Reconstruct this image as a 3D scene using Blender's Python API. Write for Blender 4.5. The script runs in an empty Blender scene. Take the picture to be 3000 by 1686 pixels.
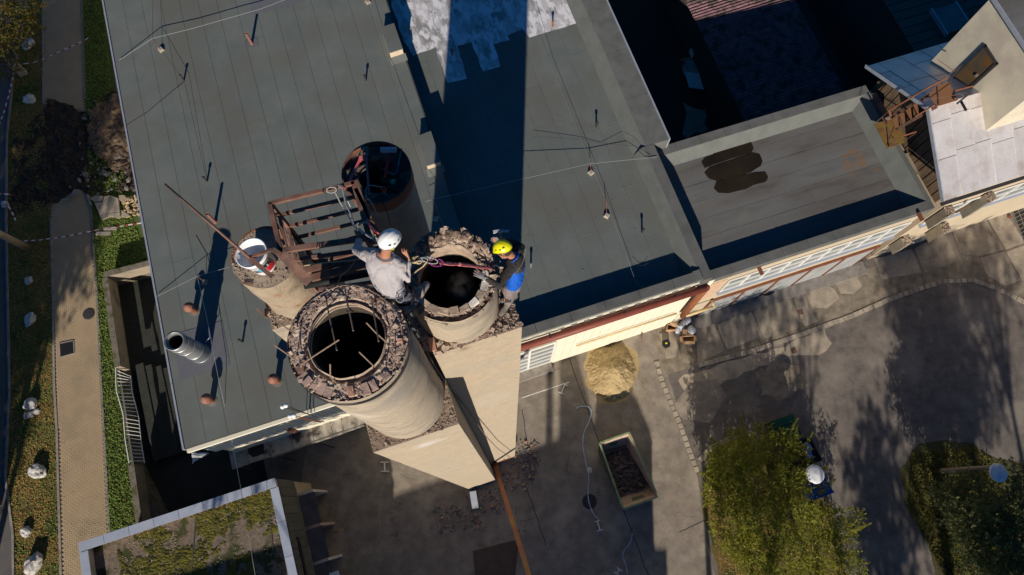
import bpy, bmesh, math, random
import numpy as np
from math import sin, cos, pi, radians, atan, atan2, sqrt
from mathutils import Vector, Matrix, noise as MN
random.seed(7); np.random.seed(7)
R = random.uniform
S = bpy.context.scene
C = bpy.data.collections.new('place'); S.collection.children.link(C)

# ---------------------------------------------------------------- camera, sky, sun, exposure
H = 40.0                              # camera height above the yard
FOC = 2000.0                          # focal length in units of a 3000 wide picture
TILT = atan(639 / FOC)
cam = bpy.data.cameras.new('camera'); camo = bpy.data.objects.new('camera', cam); C.objects.link(camo)
camo.location = (0, 0, H); camo.rotation_euler = (TILT, 0, 0)
cam.sensor_width = 36; cam.lens = 36 * FOC / 3000; cam.clip_start = .05; cam.clip_end = 2000
S.camera = camo
SUN_EL = radians(24.5); SUN_AZ = radians(1.8)
W = bpy.data.worlds.new('World'); S.world = W; W.use_nodes = True
nt = W.node_tree; nt.nodes.clear()
bg = nt.nodes.new('ShaderNodeBackground'); sky = nt.nodes.new('ShaderNodeTexSky'); wo = nt.nodes.new('ShaderNodeOutputWorld')
sky.sky_type = 'NISHITA'; sky.sun_disc = False; sky.sun_elevation = SUN_EL; sky.sun_rotation = pi + SUN_AZ
sky.air_density = 1.0; sky.dust_density = .4; sky.ozone_density = 7.0
bg.inputs[1].default_value = 0.05
hsv = nt.nodes.new('ShaderNodeHueSaturation'); hsv.inputs['Saturation'].default_value = 1.25; nt.links.new(sky.outputs[0], hsv.inputs['Color']); nt.links.new(hsv.outputs[0], bg.inputs[0]); nt.links.new(bg.outputs[0], wo.inputs[0])
sl = bpy.data.lights.new('sun', 'SUN'); slo = bpy.data.objects.new('sun', sl); C.objects.link(slo)
sl.energy = 5.0; sl.angle = radians(.5); sl.color = (1, .90, .76)
sd = Vector((sin(SUN_AZ) * cos(SUN_EL), cos(SUN_AZ) * cos(SUN_EL), -sin(SUN_EL)))
slo.rotation_euler = sd.to_track_quat('-Z', 'Y').to_euler(); slo.location = (0, -60, 60)
S.view_settings.view_transform = 'Standard'; S.view_settings.look = 'None'
S.view_settings.exposure = 0.12; S.view_settings.gamma = 1
S.view_settings.use_curve_mapping = False

# ---------------------------------------------------------------- measuring helpers
def ray(u, v):
    d = ((u - 1500) / FOC, -(v - 843) / FOC, -1.0)
    y = d[1] * cos(TILT) - d[2] * sin(TILT); z = d[1] * sin(TILT) + d[2] * cos(TILT)
    return Vector((d[0] / -z, y / -z, -1))
def P(u, v, z=0.0):
    return Vector((0, 0, H)) + ray(u, v) * (H - z)
def Q(u, v, D):
    return Vector((0, 0, H)) + ray(u, v) * D
AZ = radians(18.3); E1 = Vector((cos(AZ), sin(AZ), 0)); E2 = Vector((-sin(AZ), cos(AZ), 0))
def L(a, b, z=0.0):                   # building frame -> world
    return E1 * a + E2 * b + Vector((0, 0, z))
def PW(u, v, b=6.92):                 # a point of the long front wall (plane b = const)
    r = ray(u, v); return Vector((0, 0, H)) + r * (b / r.dot(E2))
def PA(u, v, a):                      # a point of a wall a = const
    r = ray(u, v); return Vector((0, 0, H)) + r * (a / r.dot(E1))
def crop(ox, oy, s):
    return lambda x, y: (ox + x / s, oy + y / s)
BS = 2.194
SH = Vector((sin(SUN_AZ), cos(SUN_AZ), 0)) * BS   # ground shift of a shadow per metre of height

# ---------------------------------------------------------------- materials (all procedural, world position)
MC = {}
def mat(name, col, col2=None, sc=1.0, rough=.9, bump=0., bsc=30., metal=0., det=6, lo=.35, hi=.65,
        col3=None, sc3=.3, lo3=.5, hi3=.62, stretch=None, alpha=None, spec=.3, emit=None, tint=0., rot=0., grit=0., gsc=45., crack=0., csc=.35):
    if name in MC: return MC[name]
    m = bpy.data.materials.new(name); m.use_nodes = True; MC[name] = m
    t = m.node_tree; N = t.nodes; K = t.links; b = N['Principled BSDF']
    geo = N.new('ShaderNodeNewGeometry'); mp = N.new('ShaderNodeMapping'); K.new(geo.outputs['Position'], mp.inputs[0])
    if stretch: mp.inputs['Scale'].default_value = stretch
    if rot:
        mp0 = N.new('ShaderNodeMapping'); mp0.inputs['Rotation'].default_value = (0, 0, rot)
        K.new(geo.outputs['Position'], mp0.inputs[0]); K.new(mp0.outputs[0], mp.inputs[0])
    def noi(scale, d=6, ro=.6):
        n = N.new('ShaderNodeTexNoise'); n.inputs['Scale'].default_value = scale; n.inputs['Detail'].default_value = d
        n.inputs['Roughness'].default_value = ro; K.new(mp.outputs[0], n.inputs['Vector']); return n.outputs[0]
    def rng(s, a, z):
        r = N.new('ShaderNodeMapRange'); r.inputs[1].default_value = a; r.inputs[2].default_value = z; K.new(s, r.inputs[0]); return r.outputs[0]
    def mix(f, a, c):
        x = N.new('ShaderNodeMix'); x.data_type = 'RGBA'; K.new(f, x.inputs[0])
        for i, q in ((6, a), (7, c)):
            if isinstance(q, tuple): x.inputs[i].default_value = q + (1,)
            else: K.new(q, x.inputs[i])
        return x.outputs[2]
    out = col
    if col2: out = mix(rng(noi(sc, det), lo, hi), col, col2)
    if col3: out = mix(rng(noi(sc3, 5), lo3, hi3), out, col3)
    if crack:
        vo = N.new('ShaderNodeTexVoronoi'); vo.feature = 'DISTANCE_TO_EDGE'; vo.inputs['Scale'].default_value = csc; nz = N.new('ShaderNodeTexNoise'); nz.inputs['Scale'].default_value = csc * 5; nz.inputs['Detail'].default_value = 6; K.new(geo.outputs['Position'], nz.inputs['Vector'])
        ad = N.new('ShaderNodeVectorMath'); ad.operation = 'MULTIPLY_ADD'; ad.inputs[1].default_value = (1.1, 1.1, 1.1); K.new(nz.outputs['Color'], ad.inputs[0]); K.new(geo.outputs['Position'], ad.inputs[2]); K.new(ad.outputs[0], vo.inputs['Vector'])
        r1 = N.new('ShaderNodeMapRange'); r1.inputs[1].default_value = .006; r1.inputs[2].default_value = .0; K.new(vo.outputs['Distance'], r1.inputs[0])
        r2 = rng(noi(csc * 1.3, 3), .45, .6); m1 = N.new('ShaderNodeMath'); m1.operation = 'MULTIPLY'; K.new(r1.outputs[0], m1.inputs[0]); K.new(r2, m1.inputs[1]); m2 = N.new('ShaderNodeMath'); m2.operation = 'MULTIPLY'; m2.inputs[1].default_value = crack; K.new(m1.outputs[0], m2.inputs[0])
        out = mix(m2.outputs[0], out, (.035, .03, .025))
    if grit:
        g1 = N.new('ShaderNodeHueSaturation'); gm = N.new('ShaderNodeMapRange'); gm.inputs[1].default_value = .3; gm.inputs[2].default_value = .7; gm.inputs[3].default_value = 1 - grit; gm.inputs[4].default_value = 1 + grit
        K.new(noi(gsc, 8, .75), gm.inputs[0]); K.new(gm.outputs[0], g1.inputs['Value'])
        if isinstance(out, tuple): g1.inputs['Color'].default_value = out + (1,)
        else: K.new(out, g1.inputs['Color'])
        out = g1.outputs[0]
    if tint:
        oi = N.new('ShaderNodeObjectInfo'); hs = N.new('ShaderNodeHueSaturation')
        r = N.new('ShaderNodeMapRange'); r.inputs[3].default_value = 1 - tint; r.inputs[4].default_value = 1 + tint
        K.new(oi.outputs['Random'], r.inputs[0]); K.new(r.outputs[0], hs.inputs['Value'])
        if isinstance(out, tuple): hs.inputs['Color'].default_value = out + (1,)
        else: K.new(out, hs.inputs['Color'])
        out = hs.outputs[0]
    if isinstance(out, tuple): b.inputs['Base Color'].default_value = out + (1,)
    else: K.new(out, b.inputs['Base Color'])
    b.inputs['Roughness'].default_value = rough; b.inputs['Metallic'].default_value = metal
    b.inputs['Specular IOR Level'].default_value = spec
    if bump:
        bp = N.new('ShaderNodeBump'); bp.inputs['Strength'].default_value = 1; bp.inputs['Distance'].default_value = bump
        K.new(noi(bsc, 8, .65), bp.inputs['Height']); K.new(bp.outputs[0], b.inputs['Normal'])
    if alpha is not None:
        b.inputs['Alpha'].default_value = alpha
    return m
bit = dict(rough=.85, bump=.004, bsc=14)
M_roof = mat('bitumen_green_grey', (.118, .136, .130), (.146, .162, .153), .7, tint=.035, col3=(.126, .128, .115), sc3=.3, lo3=.45, hi3=.65, grit=.10, gsc=30, **bit)
M_seam = mat('bitumen_seam', (.065, .072, .068), rough=.9)
M_roofB = mat('bitumen_dirty', (.115, .115, .113), (.165, .165, .158), .9, det=10, tint=.07, col3=(.095, .085, .078), sc3=.45, lo3=.48, hi3=.66, grit=.15, gsc=20, rot=-AZ, stretch=(.4, 1.6, 1), **bit)
M_par = mat('parapet_felt', (.145, .155, .145), (.12, .128, .12), 1.5, **bit)
M_par2 = mat('parapet_top_felt', (.10, .105, .10), (.145, .145, .14), 1.3, tint=.05, **bit)
M_patch = mat('new_bitumen_patch', (.13, .135, .155), (.115, .118, .138), 2, **bit)
M_silver = mat('silver_roof_coating', (.52, .51, .53), (.27, .27, .265), 1.1, det=10, rough=.7, col3=(.72, .71, .74), sc3=1.5, lo3=.46, hi3=.56, lo=.44, hi=.58, rot=-AZ, stretch=(1.6, .8, 1), bump=.003)
M_puddle = mat('puddle_water', (.018, .013, .006), (.03, .022, .01), .8, rough=.12, spec=.5)
M_wet = mat('wet_roof_felt', (.070, .064, .058), (.095, .09, .082), 2, rough=.7)
M_rust = mat('rust_stain_felt', (.15, .09, .045), (.115, .11, .10), 1.6, rough=.85)
M_edge = mat('zinc_edge_trim', (.42, .46, .55), (.36, .38, .42), 4, rough=.5, metal=.3)
M_conc = mat('tower_render', (.40, .325, .235), (.47, .385, .28), 5, det=12, lo=.35, hi=.65, bump=.012, bsc=45, grit=.24, gsc=32, stretch=(1, 1, 1.6), crack=.8, csc=.9, col3=(.40, .34, .265), sc3=.8, lo3=.45, hi3=.65, rough=.95)
M_conc2 = mat('chimney_render', (.40, .335, .255), (.46, .38, .285), 7, det=12, lo=.35, hi=.65, grit=.22, gsc=28, stretch=(1, 1, 1.8), crack=.5, csc=1.2, bump=.014, bsc=40, col3=(.29, .25, .205), sc3=1.6, lo3=.48, hi3=.66, rough=.95)
M_conc4 = mat('stained_render', (.40, .315, .22), (.30, .245, .185), 5, det=12, bump=.016, bsc=30, col3=(.27, .12, .05), sc3=2.3, lo3=.60, hi3=.72, rough=.95)
M_dustt = mat('dusty_ledge', (.30, .225, .17), (.21, .16, .125), 12, det=12, bump=.02, bsc=40, col3=(.36, .28, .215), sc3=5, lo3=.5, hi3=.65, rough=1)
M_white = mat('lime_wash', (.66, .63, .60), (.5, .45, .38), 3, rough=.9, bump=.01)
M_brkdark = mat('sooty_masonry', (.10, .072, .06), (.24, .165, .125), 14, bump=.012, bsc=40, rough=.95)
M_rim = mat('broken_masonry', (.44, .33, .275), (.29, .21, .17), 9, bump=.014, bsc=40, col3=(.50, .41, .33), sc3=4, lo3=.52, hi3=.62, rough=.95)
M_rim2 = mat('broken_liner', (.46, .37, .29), (.30, .22, .16), 8, bump=.015, bsc=28, rough=.95)
M_brick = mat('red_brick', (.38, .17, .11), (.30, .20, .155), 12, bump=.006, bsc=60, tint=.3, rough=.95)
M_brick2 = mat('pink_brick', (.47, .33, .28), (.38, .27, .225), 14, bump=.006, bsc=60, tint=.25, rough=.95)
M_soot = mat('soot', (.03, .025, .022), (.075, .058, .045), 4, rough=1, bump=.01)
M_sootm = mat('soot_liner', (.04, .032, .027), (.10, .075, .055), 5, rough=1, bump=.01)
M_rubble = mat('rubble', (.25, .19, .15), (.38, .30, .24), 6, rough=.95, tint=.2, bump=.01)
M_gravel = mat('grey_rubble', (.15, .14, .13), (.23, .21, .19), 5, rough=.95, tint=.3)
M_steelr = mat('rusty_brown_steel', (.155, .075, .055), (.21, .12, .09), 7, rough=.7, bump=.002, col3=(.10, .06, .05), sc3=3)
M_rustb = mat('orange_rust', (.30, .10, .035), (.18, .07, .04), 6, rough=.85, bump=.002)
M_rustp = mat('painted_pipe', (.23, .065, .045), (.18, .05, .035), 2, rough=.5)
M_steel = mat('galvanised_steel', (.42, .43, .43), (.34, .35, .36), 3, rough=.42, metal=.6)
M_dark = mat('dark_iron', (.03, .03, .035), (.05, .045, .045), 8, rough=.6)
M_wire = mat('zinc_wire', (.45, .46, .46), rough=.4, metal=.6)
M_cable = mat('dark_cable', (.03, .028, .028), rough=.6)
M_cream = mat('cream_sheet', (.80, .76, .62), (.76, .71, .57), .8, rough=.6)
M_beige = mat('beige_plaster', (.52, .43, .31), (.46, .385, .28), .8, rough=.9, bump=.004)
M_pinkb = mat('exposed_brick', (.50, .30, .20), (.58, .45, .32), 9, rough=.9, bump=.01, bsc=25)
M_frame = mat('white_window_frame', (.75, .75, .72), rough=.45)
M_glass = mat('window_glass', (.10, .12, .13), (.20, .21, .20), .8, rough=.12, spec=.6)
M_door = mat('grey_garage_door', (.34, .35, .35), (.28, .29, .30), 1.2, rough=.6)
M_doorf = mat('brown_door_frame', (.17, .06, .03), (.22, .09, .05), 3, rough=.7)
M_asph = mat('asphalt', (.185, .160, .142), (.115, .102, .094), 1.6, det=12, rough=.95, bump=.012, bsc=22, col3=(.24, .21, .18), sc3=.3, lo3=.52, hi3=.66, grit=.35, gsc=22, crack=.8, csc=.45)
M_yard = mat('yard_concrete', (.30, .255, .21), (.20, .172, .145), 1.5, det=12, rough=.95, bump=.012, bsc=20, col3=(.37, .32, .26), sc3=.5, lo3=.52, hi3=.68, grit=.25, gsc=22, crack=.7, csc=.28)
M_slab = mat('concrete_slab', (.42, .355, .275), (.32, .27, .215), 1.6, det=12, rough=.95, bump=.010, bsc=20, tint=.10, col3=(.24, .21, .17), sc3=.9, lo3=.5, hi3=.68, grit=.2, gsc=22, crack=.85, csc=.5)
M_apron = mat('apron_dirt', (.16, .135, .10), (.30, .255, .20), 1.8, det=12, rough=1, bump=.02, bsc=10)
M_road = mat('side_road', (.10, .095, .095), (.13, .12, .115), 1.2, rough=.95, bump=.004)
M_pave = mat('tan_paver', (.46, .345, .215), (.40, .30, .19), 1.2, det=10, rough=.95, tint=.04, col3=(.34, .27, .18), sc3=.5, lo3=.52, hi3=.7)
M_joint = mat('paver_joint', (.24, .175, .11), rough=1)
M_kerb = mat('concrete_kerb', (.30, .27, .24), (.2, .18, .165), 3, rough=.95, tint=.1, bump=.004)
M_grass = mat('grass', (.06, .10, .02), (.09, .13, .03), 3, rough=1, bump=.05, bsc=18, col3=(.11, .085, .03), sc3=1.2, lo3=.5, hi3=.68)
M_verge = mat('leafy_grass', (.11, .10, .03), (.20, .125, .045), 4, rough=1, bump=.05, bsc=18, col3=(.05, .07, .015), sc3=.8, lo3=.5, hi3=.62)
M_soil = mat('dug_soil', (.10, .07, .05), (.18, .125, .085), 4, rough=1, bump=.06, bsc=14)
M_soild = mat('dark_soil', (.028, .022, .018), (.06, .045, .035), 2, rough=1, bump=.06, bsc=9)
M_stone = mat('white_boulder', (.60, .58, .56), (.36, .33, .32), 4, rough=.85, bump=.03, bsc=7)
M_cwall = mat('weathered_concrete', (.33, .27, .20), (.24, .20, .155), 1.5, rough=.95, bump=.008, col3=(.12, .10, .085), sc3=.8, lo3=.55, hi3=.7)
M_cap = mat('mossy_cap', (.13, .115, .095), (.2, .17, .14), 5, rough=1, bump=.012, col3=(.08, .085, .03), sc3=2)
M_whitep = mat('white_metal_paint', (.78, .77, .73), rough=.45)
M_zinc = mat('zinc_flashing', (.40, .45, .56), (.47, .51, .60), 2, rough=.5, metal=.25, tint=.04)
M_moss = mat('roof_moss', (.085, .080, .012), (.14, .125, .022), 4, rough=1, bump=.05, bsc=14, col3=(.04, .045, .01), sc3=2.5)
M_mroof = mat('gravel_roof', (.22, .17, .13), (.12, .095, .075), 6, grit=.4, gsc=18, rough=1, bump=.02, bsc=16, col3=(.05, .055, .02), sc3=1.1, lo3=.5, hi3=.58)
M_moss_l = mat('lichen', (.30, .25, .17), (.2, .17, .11), 8, rough=1)
M_panel = mat('grey_green_cladding', (.085, .085, .072), (.11, .108, .09), 2, rough=.7, tint=.1)
M_tin = mat('stained_tin', (.46, .43, .38), (.33, .28, .22), 2.5, rough=.7, col3=(.06, .05, .045), sc3=1.3, lo3=.55, hi3=.66, tint=.06)
M_fibro = mat('corrugated_fibre_cement', (.26, .14, .15), (.13, .075, .09), 3, rough=.9, tint=.12, col3=(.05, .05, .04), sc3=1.6)
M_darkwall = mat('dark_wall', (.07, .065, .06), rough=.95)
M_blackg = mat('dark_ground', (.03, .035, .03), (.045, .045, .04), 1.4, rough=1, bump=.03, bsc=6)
M_metal = mat('old_painted_tin', (.68, .65, .65), (.58, .54, .53), 1.1, rough=.38, metal=.35, tint=.08, col3=(.50, .42, .40), sc3=1.1, lo3=.52, hi3=.75, grit=.12, gsc=12)
M_wood = mat('weathered_wood', (.20, .13, .08), (.10, .07, .05), 6, rough=.9, stretch=(1, 1, .2))
M_yel = mat('rusty_yellow_steel', (.20, .14, .03), (.20, .10, .035), 3, rough=.8, col3=(.14, .075, .03), sc3=1.8)
M_rplate = mat('rusty_tread', (.26, .12, .06), (.22, .11, .05), 3, rough=.85)
M_green = mat('green_skip_paint', (.10, .15, .08), (.14, .17, .09), 3, rough=.6)
M_skipin = mat('skip_inner', (.50, .37, .29), (.38, .27, .21), 2, rough=.8)
M_sand = mat('sand', (.44, .33, .175), (.35, .26, .13), 2, grit=.15, gsc=20, rough=1, bump=.035, bsc=9)
M_card = mat('cardboard', (.45, .29, .17), (.40, .25, .14), 3, rough=.9)
M_plast = mat('clear_plastic_bag', (.62, .64, .70), (.40, .44, .52), 9, rough=.25, bump=.03, bsc=14)
M_bing = mat('green_bin', (.015, .075, .045), rough=.45)
M_binb = mat('blue_bin', (.01, .07, .30), rough=.4)
M_bink = mat('black_bin', (.015, .015, .018), rough=.6)
M_bagb = mat('blue_bag', (.02, .12, .5), (.3, .4, .7), 6, rough=.4)
M_lampw = mat('lamp_disc', (.72, .73, .76), (.5, .52, .56), 5, rough=.35)
M_bark = mat('bark', (.10, .075, .055), (.16, .125, .09), 8, rough=1, bump=.02)
M_cobble = mat('cobble', (.40, .345, .275), (.31, .265, .215), 5, rough=.95, tint=.2, bump=.01)
M_tapew = mat('white_tape', (.75, .75, .76), rough=.5)
M_taper = mat('red_tape', (.40, .03, .03), rough=.5)
M_hose = mat('pale_blue_hose', (.38, .50, .62), (.55, .6, .66), 6, rough=.5)
M_white2 = mat('white_plastic', (.84, .84, .85), rough=.3, spec=.5)
M_helw = mat('white_helmet', (.80, .81, .80), (.70, .70, .68), 12, rough=.25, spec=.5, lo=.5, hi=.8)
M_hely = mat('yellow_helmet', (.78, .74, .01), rough=.25, spec=.5)
M_red = mat('red_paint', (.85, .045, .03), (.75, .035, .03), 9, rough=.35)
M_pinkr = mat('worn_red_paint', (.60, .09, .12), (.65, .2, .2), 14, rough=.5)
M_strap = mat('dusty_red_strap', (.42, .10, .115), (.50, .19, .19), 14, rough=.85)
M_rope = mat('beige_rope', (.50, .40, .24), (.36, .28, .17), 60, rough=.9)
M_purple = mat('purple_anodised', (.28, .04, .17), rough=.3, metal=.7)
M_shirt = mat('grey_shirt', (.40, .375, .39), (.34, .315, .325), 4, rough=.95, bump=.006, bsc=16, col3=(.44, .36, .31), sc3=2.5, lo3=.55, hi3=.75)
M_navy = mat('navy_trousers', (.075, .080, .115), (.12, .115, .14), 8, rough=.95, bump=.006, bsc=18)
M_brown = mat('grey_trousers', (.155, .125, .125), (.24, .2, .195), 7, rough=.95, bump=.005, bsc=18)
M_blueg = mat('blue_jersey', (.005, .10, .52), (.005, .085, .44), 6, rough=.75, bump=.004, bsc=16)
M_blackg2 = mat('black_sleeve', (.028, .026, .026), (.045, .042, .04), 7, rough=.95, bump=.005, bsc=18)
M_skin = mat('skin', (.42, .20, .12), (.36, .16, .10), 14, rough=.6)
M_glove = mat('grey_glove', (.26, .25, .25), (.16, .155, .16), 22, rough=.9)
M_boot = mat('work_boot', (.11, .095, .08), (.18, .165, .14), 18, rough=.85, bump=.004, bsc=40)
M_boot2 = mat('pale_boot', (.42, .36, .29), (.26, .22, .18), 20, rough=.9, bump=.004, bsc=40)
M_hair = mat('short_brown_hair', (.045, .03, .02), rough=.9)
M_black = mat('black_rubber', (.015, .015, .016), rough=.6)
M_pbeam = mat('orange_rust_beam', (.26, .10, .06), (.34, .14, .06), 1.4, rough=.8, col3=(.34, .22, .06), sc3=.45, lo3=.5, hi3=.7)
M_yp = mat('yellow_pipe', (.62, .50, .25), (.5, .36, .2), 5, rough=.6)
M_terra = mat('terracotta_cap', (.30, .135, .09), (.22, .10, .075), 8, rough=.6)
M_farwall = mat('far_wall', (.38, .33, .26), rough=.9)
M_dust = None
def blotch(m, p, rad, col, k=1., ns=6):
    t = m.node_tree; N = t.nodes; K = t.links; b = N['Principled BSDF']; inp = b.inputs['Base Color']
    geo = N.new('ShaderNodeNewGeometry'); d = N.new('ShaderNodeVectorMath'); d.operation = 'DISTANCE'; d.inputs[1].default_value = tuple(p)
    K.new(geo.outputs['Position'], d.inputs[0]); n = N.new('ShaderNodeTexNoise'); n.inputs['Scale'].default_value = ns; n.inputs['Detail'].default_value = 8; K.new(geo.outputs['Position'], n.inputs['Vector'])
    a = N.new('ShaderNodeMath'); a.operation = 'MULTIPLY_ADD'; a.inputs[1].default_value = rad * 1.8; K.new(n.outputs[0], a.inputs[0]); K.new(d.outputs['Value'], a.inputs[2])
    r = N.new('ShaderNodeMapRange'); r.inputs[1].default_value = rad * 1.9; r.inputs[2].default_value = rad * .9; r.inputs[3].default_value = 0; r.inputs[4].default_value = k; K.new(a.outputs[0], r.inputs[0])
    x = N.new('ShaderNodeMix'); x.data_type = 'RGBA'; K.new(r.outputs[0], x.inputs[0]); x.inputs[7].default_value = tuple(col) + (1,)
    if inp.links: K.new(inp.links[0].from_socket, x.inputs[6])
    else: x.inputs[6].default_value = inp.default_value
    K.new(x.outputs[2], inp)
def leafmat(name, c1, c2, c3, sc=1.2):
    m = mat(name, c1, c2, sc, rough=.65, col3=c3, sc3=3.5, lo3=.52, hi3=.62)
    b = m.node_tree.nodes['Principled BSDF']
    try:
        b.inputs['Transmission Weight'].default_value = 0
        b.inputs['Subsurface Weight'].default_value = 0
    except Exception: pass
    tr = m.node_tree.nodes.new('ShaderNodeBsdfTranslucent'); mx = m.node_tree.nodes.new('ShaderNodeMixShader')
    o = m.node_tree.nodes['Material Output']; K = m.node_tree.links
    src = b.inputs['Base Color'].links[0].from_socket
    K.new(src, tr.inputs[0]); mx.inputs[0].default_value = .5
    K.new(b.outputs[0], mx.inputs[1]); K.new(tr.outputs[0], mx.inputs[2]); K.new(mx.outputs[0], o.inputs[0])
    return m
M_leaf = leafmat('bush_leaf', (.32, .33, .04), (.19, .22, .03), (.40, .35, .06))
M_leaf2 = leafmat('grey_green_leaf', (.15, .19, .085), (.09, .13, .05), (.19, .17, .06))
M_leaf3 = leafmat('autumn_leaf', (.12, .11, .02), (.07, .08, .015), (.2, .11, .03))
M_fallen = mat('fallen_leaf', (.42, .25, .08), (.20, .10, .035), 9, rough=.9, col3=(.42, .30, .10), sc3=14)
M_blade = mat('grass_blade', (.09, .15, .025), (.14, .18, .04), 5, rough=.9)

# ---------------------------------------------------------------- mesh builder
WLOC = {}
class MB:
    def __init__(s): s.v = []; s.f = []; s.m = []; s.mi = 0
    def add(s, vs, fs):
        n = len(s.v); s.v += [Vector(p) for p in vs]; s.f += [tuple(i + n for i in f) for f in fs]; s.m += [s.mi] * len(fs); return s
    def box(s, c, size, rz=0., M=None):
        x, y, z = (q / 2 for q in size); M = M or Matrix.Rotation(rz, 3, 'Z'); c = Vector(c)
        vs = [c + M @ Vector((i * x, j * y, k * z)) for k in (-1, 1) for j in (-1, 1) for i in (-1, 1)]
        return s.add(vs, [(0, 2, 3, 1), (4, 5, 7, 6), (0, 1, 5, 4), (2, 6, 7, 3), (0, 4, 6, 2), (1, 3, 7, 5)])
    def prism(s, poly, z0, z1):
        p = [Vector((q[0], q[1], 0)) for q in poly]
        ar = sum(p[i].x * p[(i + 1) % len(p)].y - p[(i + 1) % len(p)].x * p[i].y for i in range(len(p)))
        if ar < 0: p.reverse()
        n = len(p)
        return s.add([q + Vector((0, 0, z0)) for q in p] + [q + Vector((0, 0, z1)) for q in p],
                     [tuple(range(n))[::-1], tuple(range(n, 2 * n))] + [(i, (i + 1) % n, n + (i + 1) % n, n + i) for i in range(n)])
    def boxab(s, a0, a1, b0, b1, z0, z1):
        return s.prism([L(a0, b0), L(a1, b0), L(a1, b1), L(a0, b1)], z0, z1)
    def hexa(s, p):                   # 8 points: lower quad then upper quad, both counter clockwise from above
        return s.add(p, [(3, 2, 1, 0), (4, 5, 6, 7), (0, 1, 5, 4), (1, 2, 6, 5), (2, 3, 7, 6), (3, 0, 4, 7)])
    def slab(s, quad, t):             # a tilted plate: quad of 3D points, thickness t along its normal
        q = [Vector(p) for p in quad]; nrm = (q[1] - q[0]).cross(q[2] - q[0]).normalized()
        if nrm.z < 0: q.reverse(); nrm = -nrm
        return s.hexa([p - nrm * t for p in q] + q)
    def tube(s, p0, p1, r0, r1=None, n=8, cap=True):
        r1 = r0 if r1 is None else r1; p0 = Vector(p0); p1 = Vector(p1); d = (p1 - p0)
        if d.length < 1e-6: return s
        q = d.to_track_quat('Z', 'Y').to_matrix()
        ci = [q @ Vector((cos(2 * pi * i / n), sin(2 * pi * i / n), 0)) for i in range(n)]
        fs = [(i, (i + 1) % n, n + (i + 1) % n, n + i) for i in range(n)]
        if cap: fs += [tuple(range(n))[::-1], tuple(range(n, 2 * n))]
        return s.add([p0 + c * r0 for c in ci] + [p1 + c * r1 for c in ci], fs)
    def path(s, pts, r, n=6):
        for a, b in zip(pts[:-1], pts[1:]): s.tube(a, b, r, r, n)
        return s
    def beam(s, p0, p1, w, h, up=(0, 0, 1)):
        p0 = Vector(p0); p1 = Vector(p1); d = (p1 - p0).normalized(); up = Vector(up)
        x = d.cross(up)
        if x.length < 1e-3: x = d.cross(Vector((0, 1, 0)))
        x.normalize(); y = x.cross(d).normalized()
        c = [x * w / 2 + y * h / 2, -x * w / 2 + y * h / 2, -x * w / 2 - y * h / 2, x * w / 2 - y * h / 2]
        return s.add([p0 + q for q in c] + [p1 + q for q in c], [(3, 2, 1, 0), (4, 5, 6, 7), (0, 1, 5, 4), (1, 2, 6, 5), (2, 3, 7, 6), (3, 0, 4, 7)])
    def lathe(s, c, prof, n=24, M=None, close=False, jit=0.):
        c = Vector(c); M = M or Matrix.Identity(3); k = len(prof)
        vs = []
        for i in range(n):
            a = 2 * pi * i / n
            for r, z in prof:
                j = 1 + (R(-jit, jit) if jit else 0)
                vs.append(c + M @ Vector((r * cos(a) * j, r * sin(a) * j, z)))
        fs = []
        for i in range(n):
            i2 = (i + 1) % n
            for j in range(k - 1 if not close else k):
                j2 = (j + 1) % k
                fs.append((i * k + j, i2 * k + j, i2 * k + j2, i * k + j2))
        return s.add(vs, fs)
    def ball(s, c, r, nu=10, nv=6, M=None, top=1.0):
        c = Vector(c); r = Vector((r, r, r)) if not hasattr(r, '__len__') else Vector(r); M = M or Matrix.Identity(3)
        vs = []; fs = []
        for j in range(nv + 1):
            t = pi * j / nv * top
            for i in range(nu):
                a = 2 * pi * i / nu
                vs.append(c + M @ Vector((r.x * sin(t) * cos(a), r.y * sin(t) * sin(a), r.z * cos(t))))
        for j in range(nv):
            for i in range(nu):
                fs.append((j * nu + i, (j + 1) * nu + i, (j + 1) * nu + (i + 1) % nu, j * nu + (i + 1) % nu))
        return s.add(vs, fs)
    def rock(s, c, r, sq=.7, rz=None, sub=1, j=.18):
        c = Vector(c); rz = R(0, 6.28) if rz is None else rz
        r = Vector((r, r, r * sq)) if not hasattr(r, '__len__') else Vector(r)
        M = Matrix.Rotation(rz, 3, 'Z') @ Matrix.Rotation(R(-.5, .5), 3, 'X')
        vs, fs = ICO[sub]
        off = Vector((R(0, 99), R(0, 99), R(0, 99)))
        out = []
        for v in vs:
            k = 1 + j * 2 * (MN.noise(v * 1.3 + off)) + R(-j, j) * .35
            out.append(c + M @ Vector((v.x * r.x * k, v.y * r.y * k, v.z * r.z * k)))
        return s.add(out, fs)
    def chunk(s, c, r):               # a sharp broken piece, 6 faces
        M = Matrix.Rotation(R(0, 6.28), 3, 'Z') @ Matrix.Rotation(R(-.7, .7), 3, 'X') @ Matrix.Rotation(R(-.7, .7), 3, 'Y')
        c = Vector(c); sx, sy, sz = r * R(.6, 1.3), r * R(.5, 1.1), r * R(.35, .8)
        vs = [c + M @ Vector((i * sx * R(.6, 1.1), j * sy * R(.6, 1.1), k * sz * R(.6, 1.1))) for k in (-1, 1) for j in (-1, 1) for i in (-1, 1)]
        return s.add(vs, [(0, 2, 3, 1), (4, 5, 7, 6), (0, 1, 5, 4), (2, 6, 7, 3), (0, 4, 6, 2), (1, 3, 7, 5)])
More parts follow.
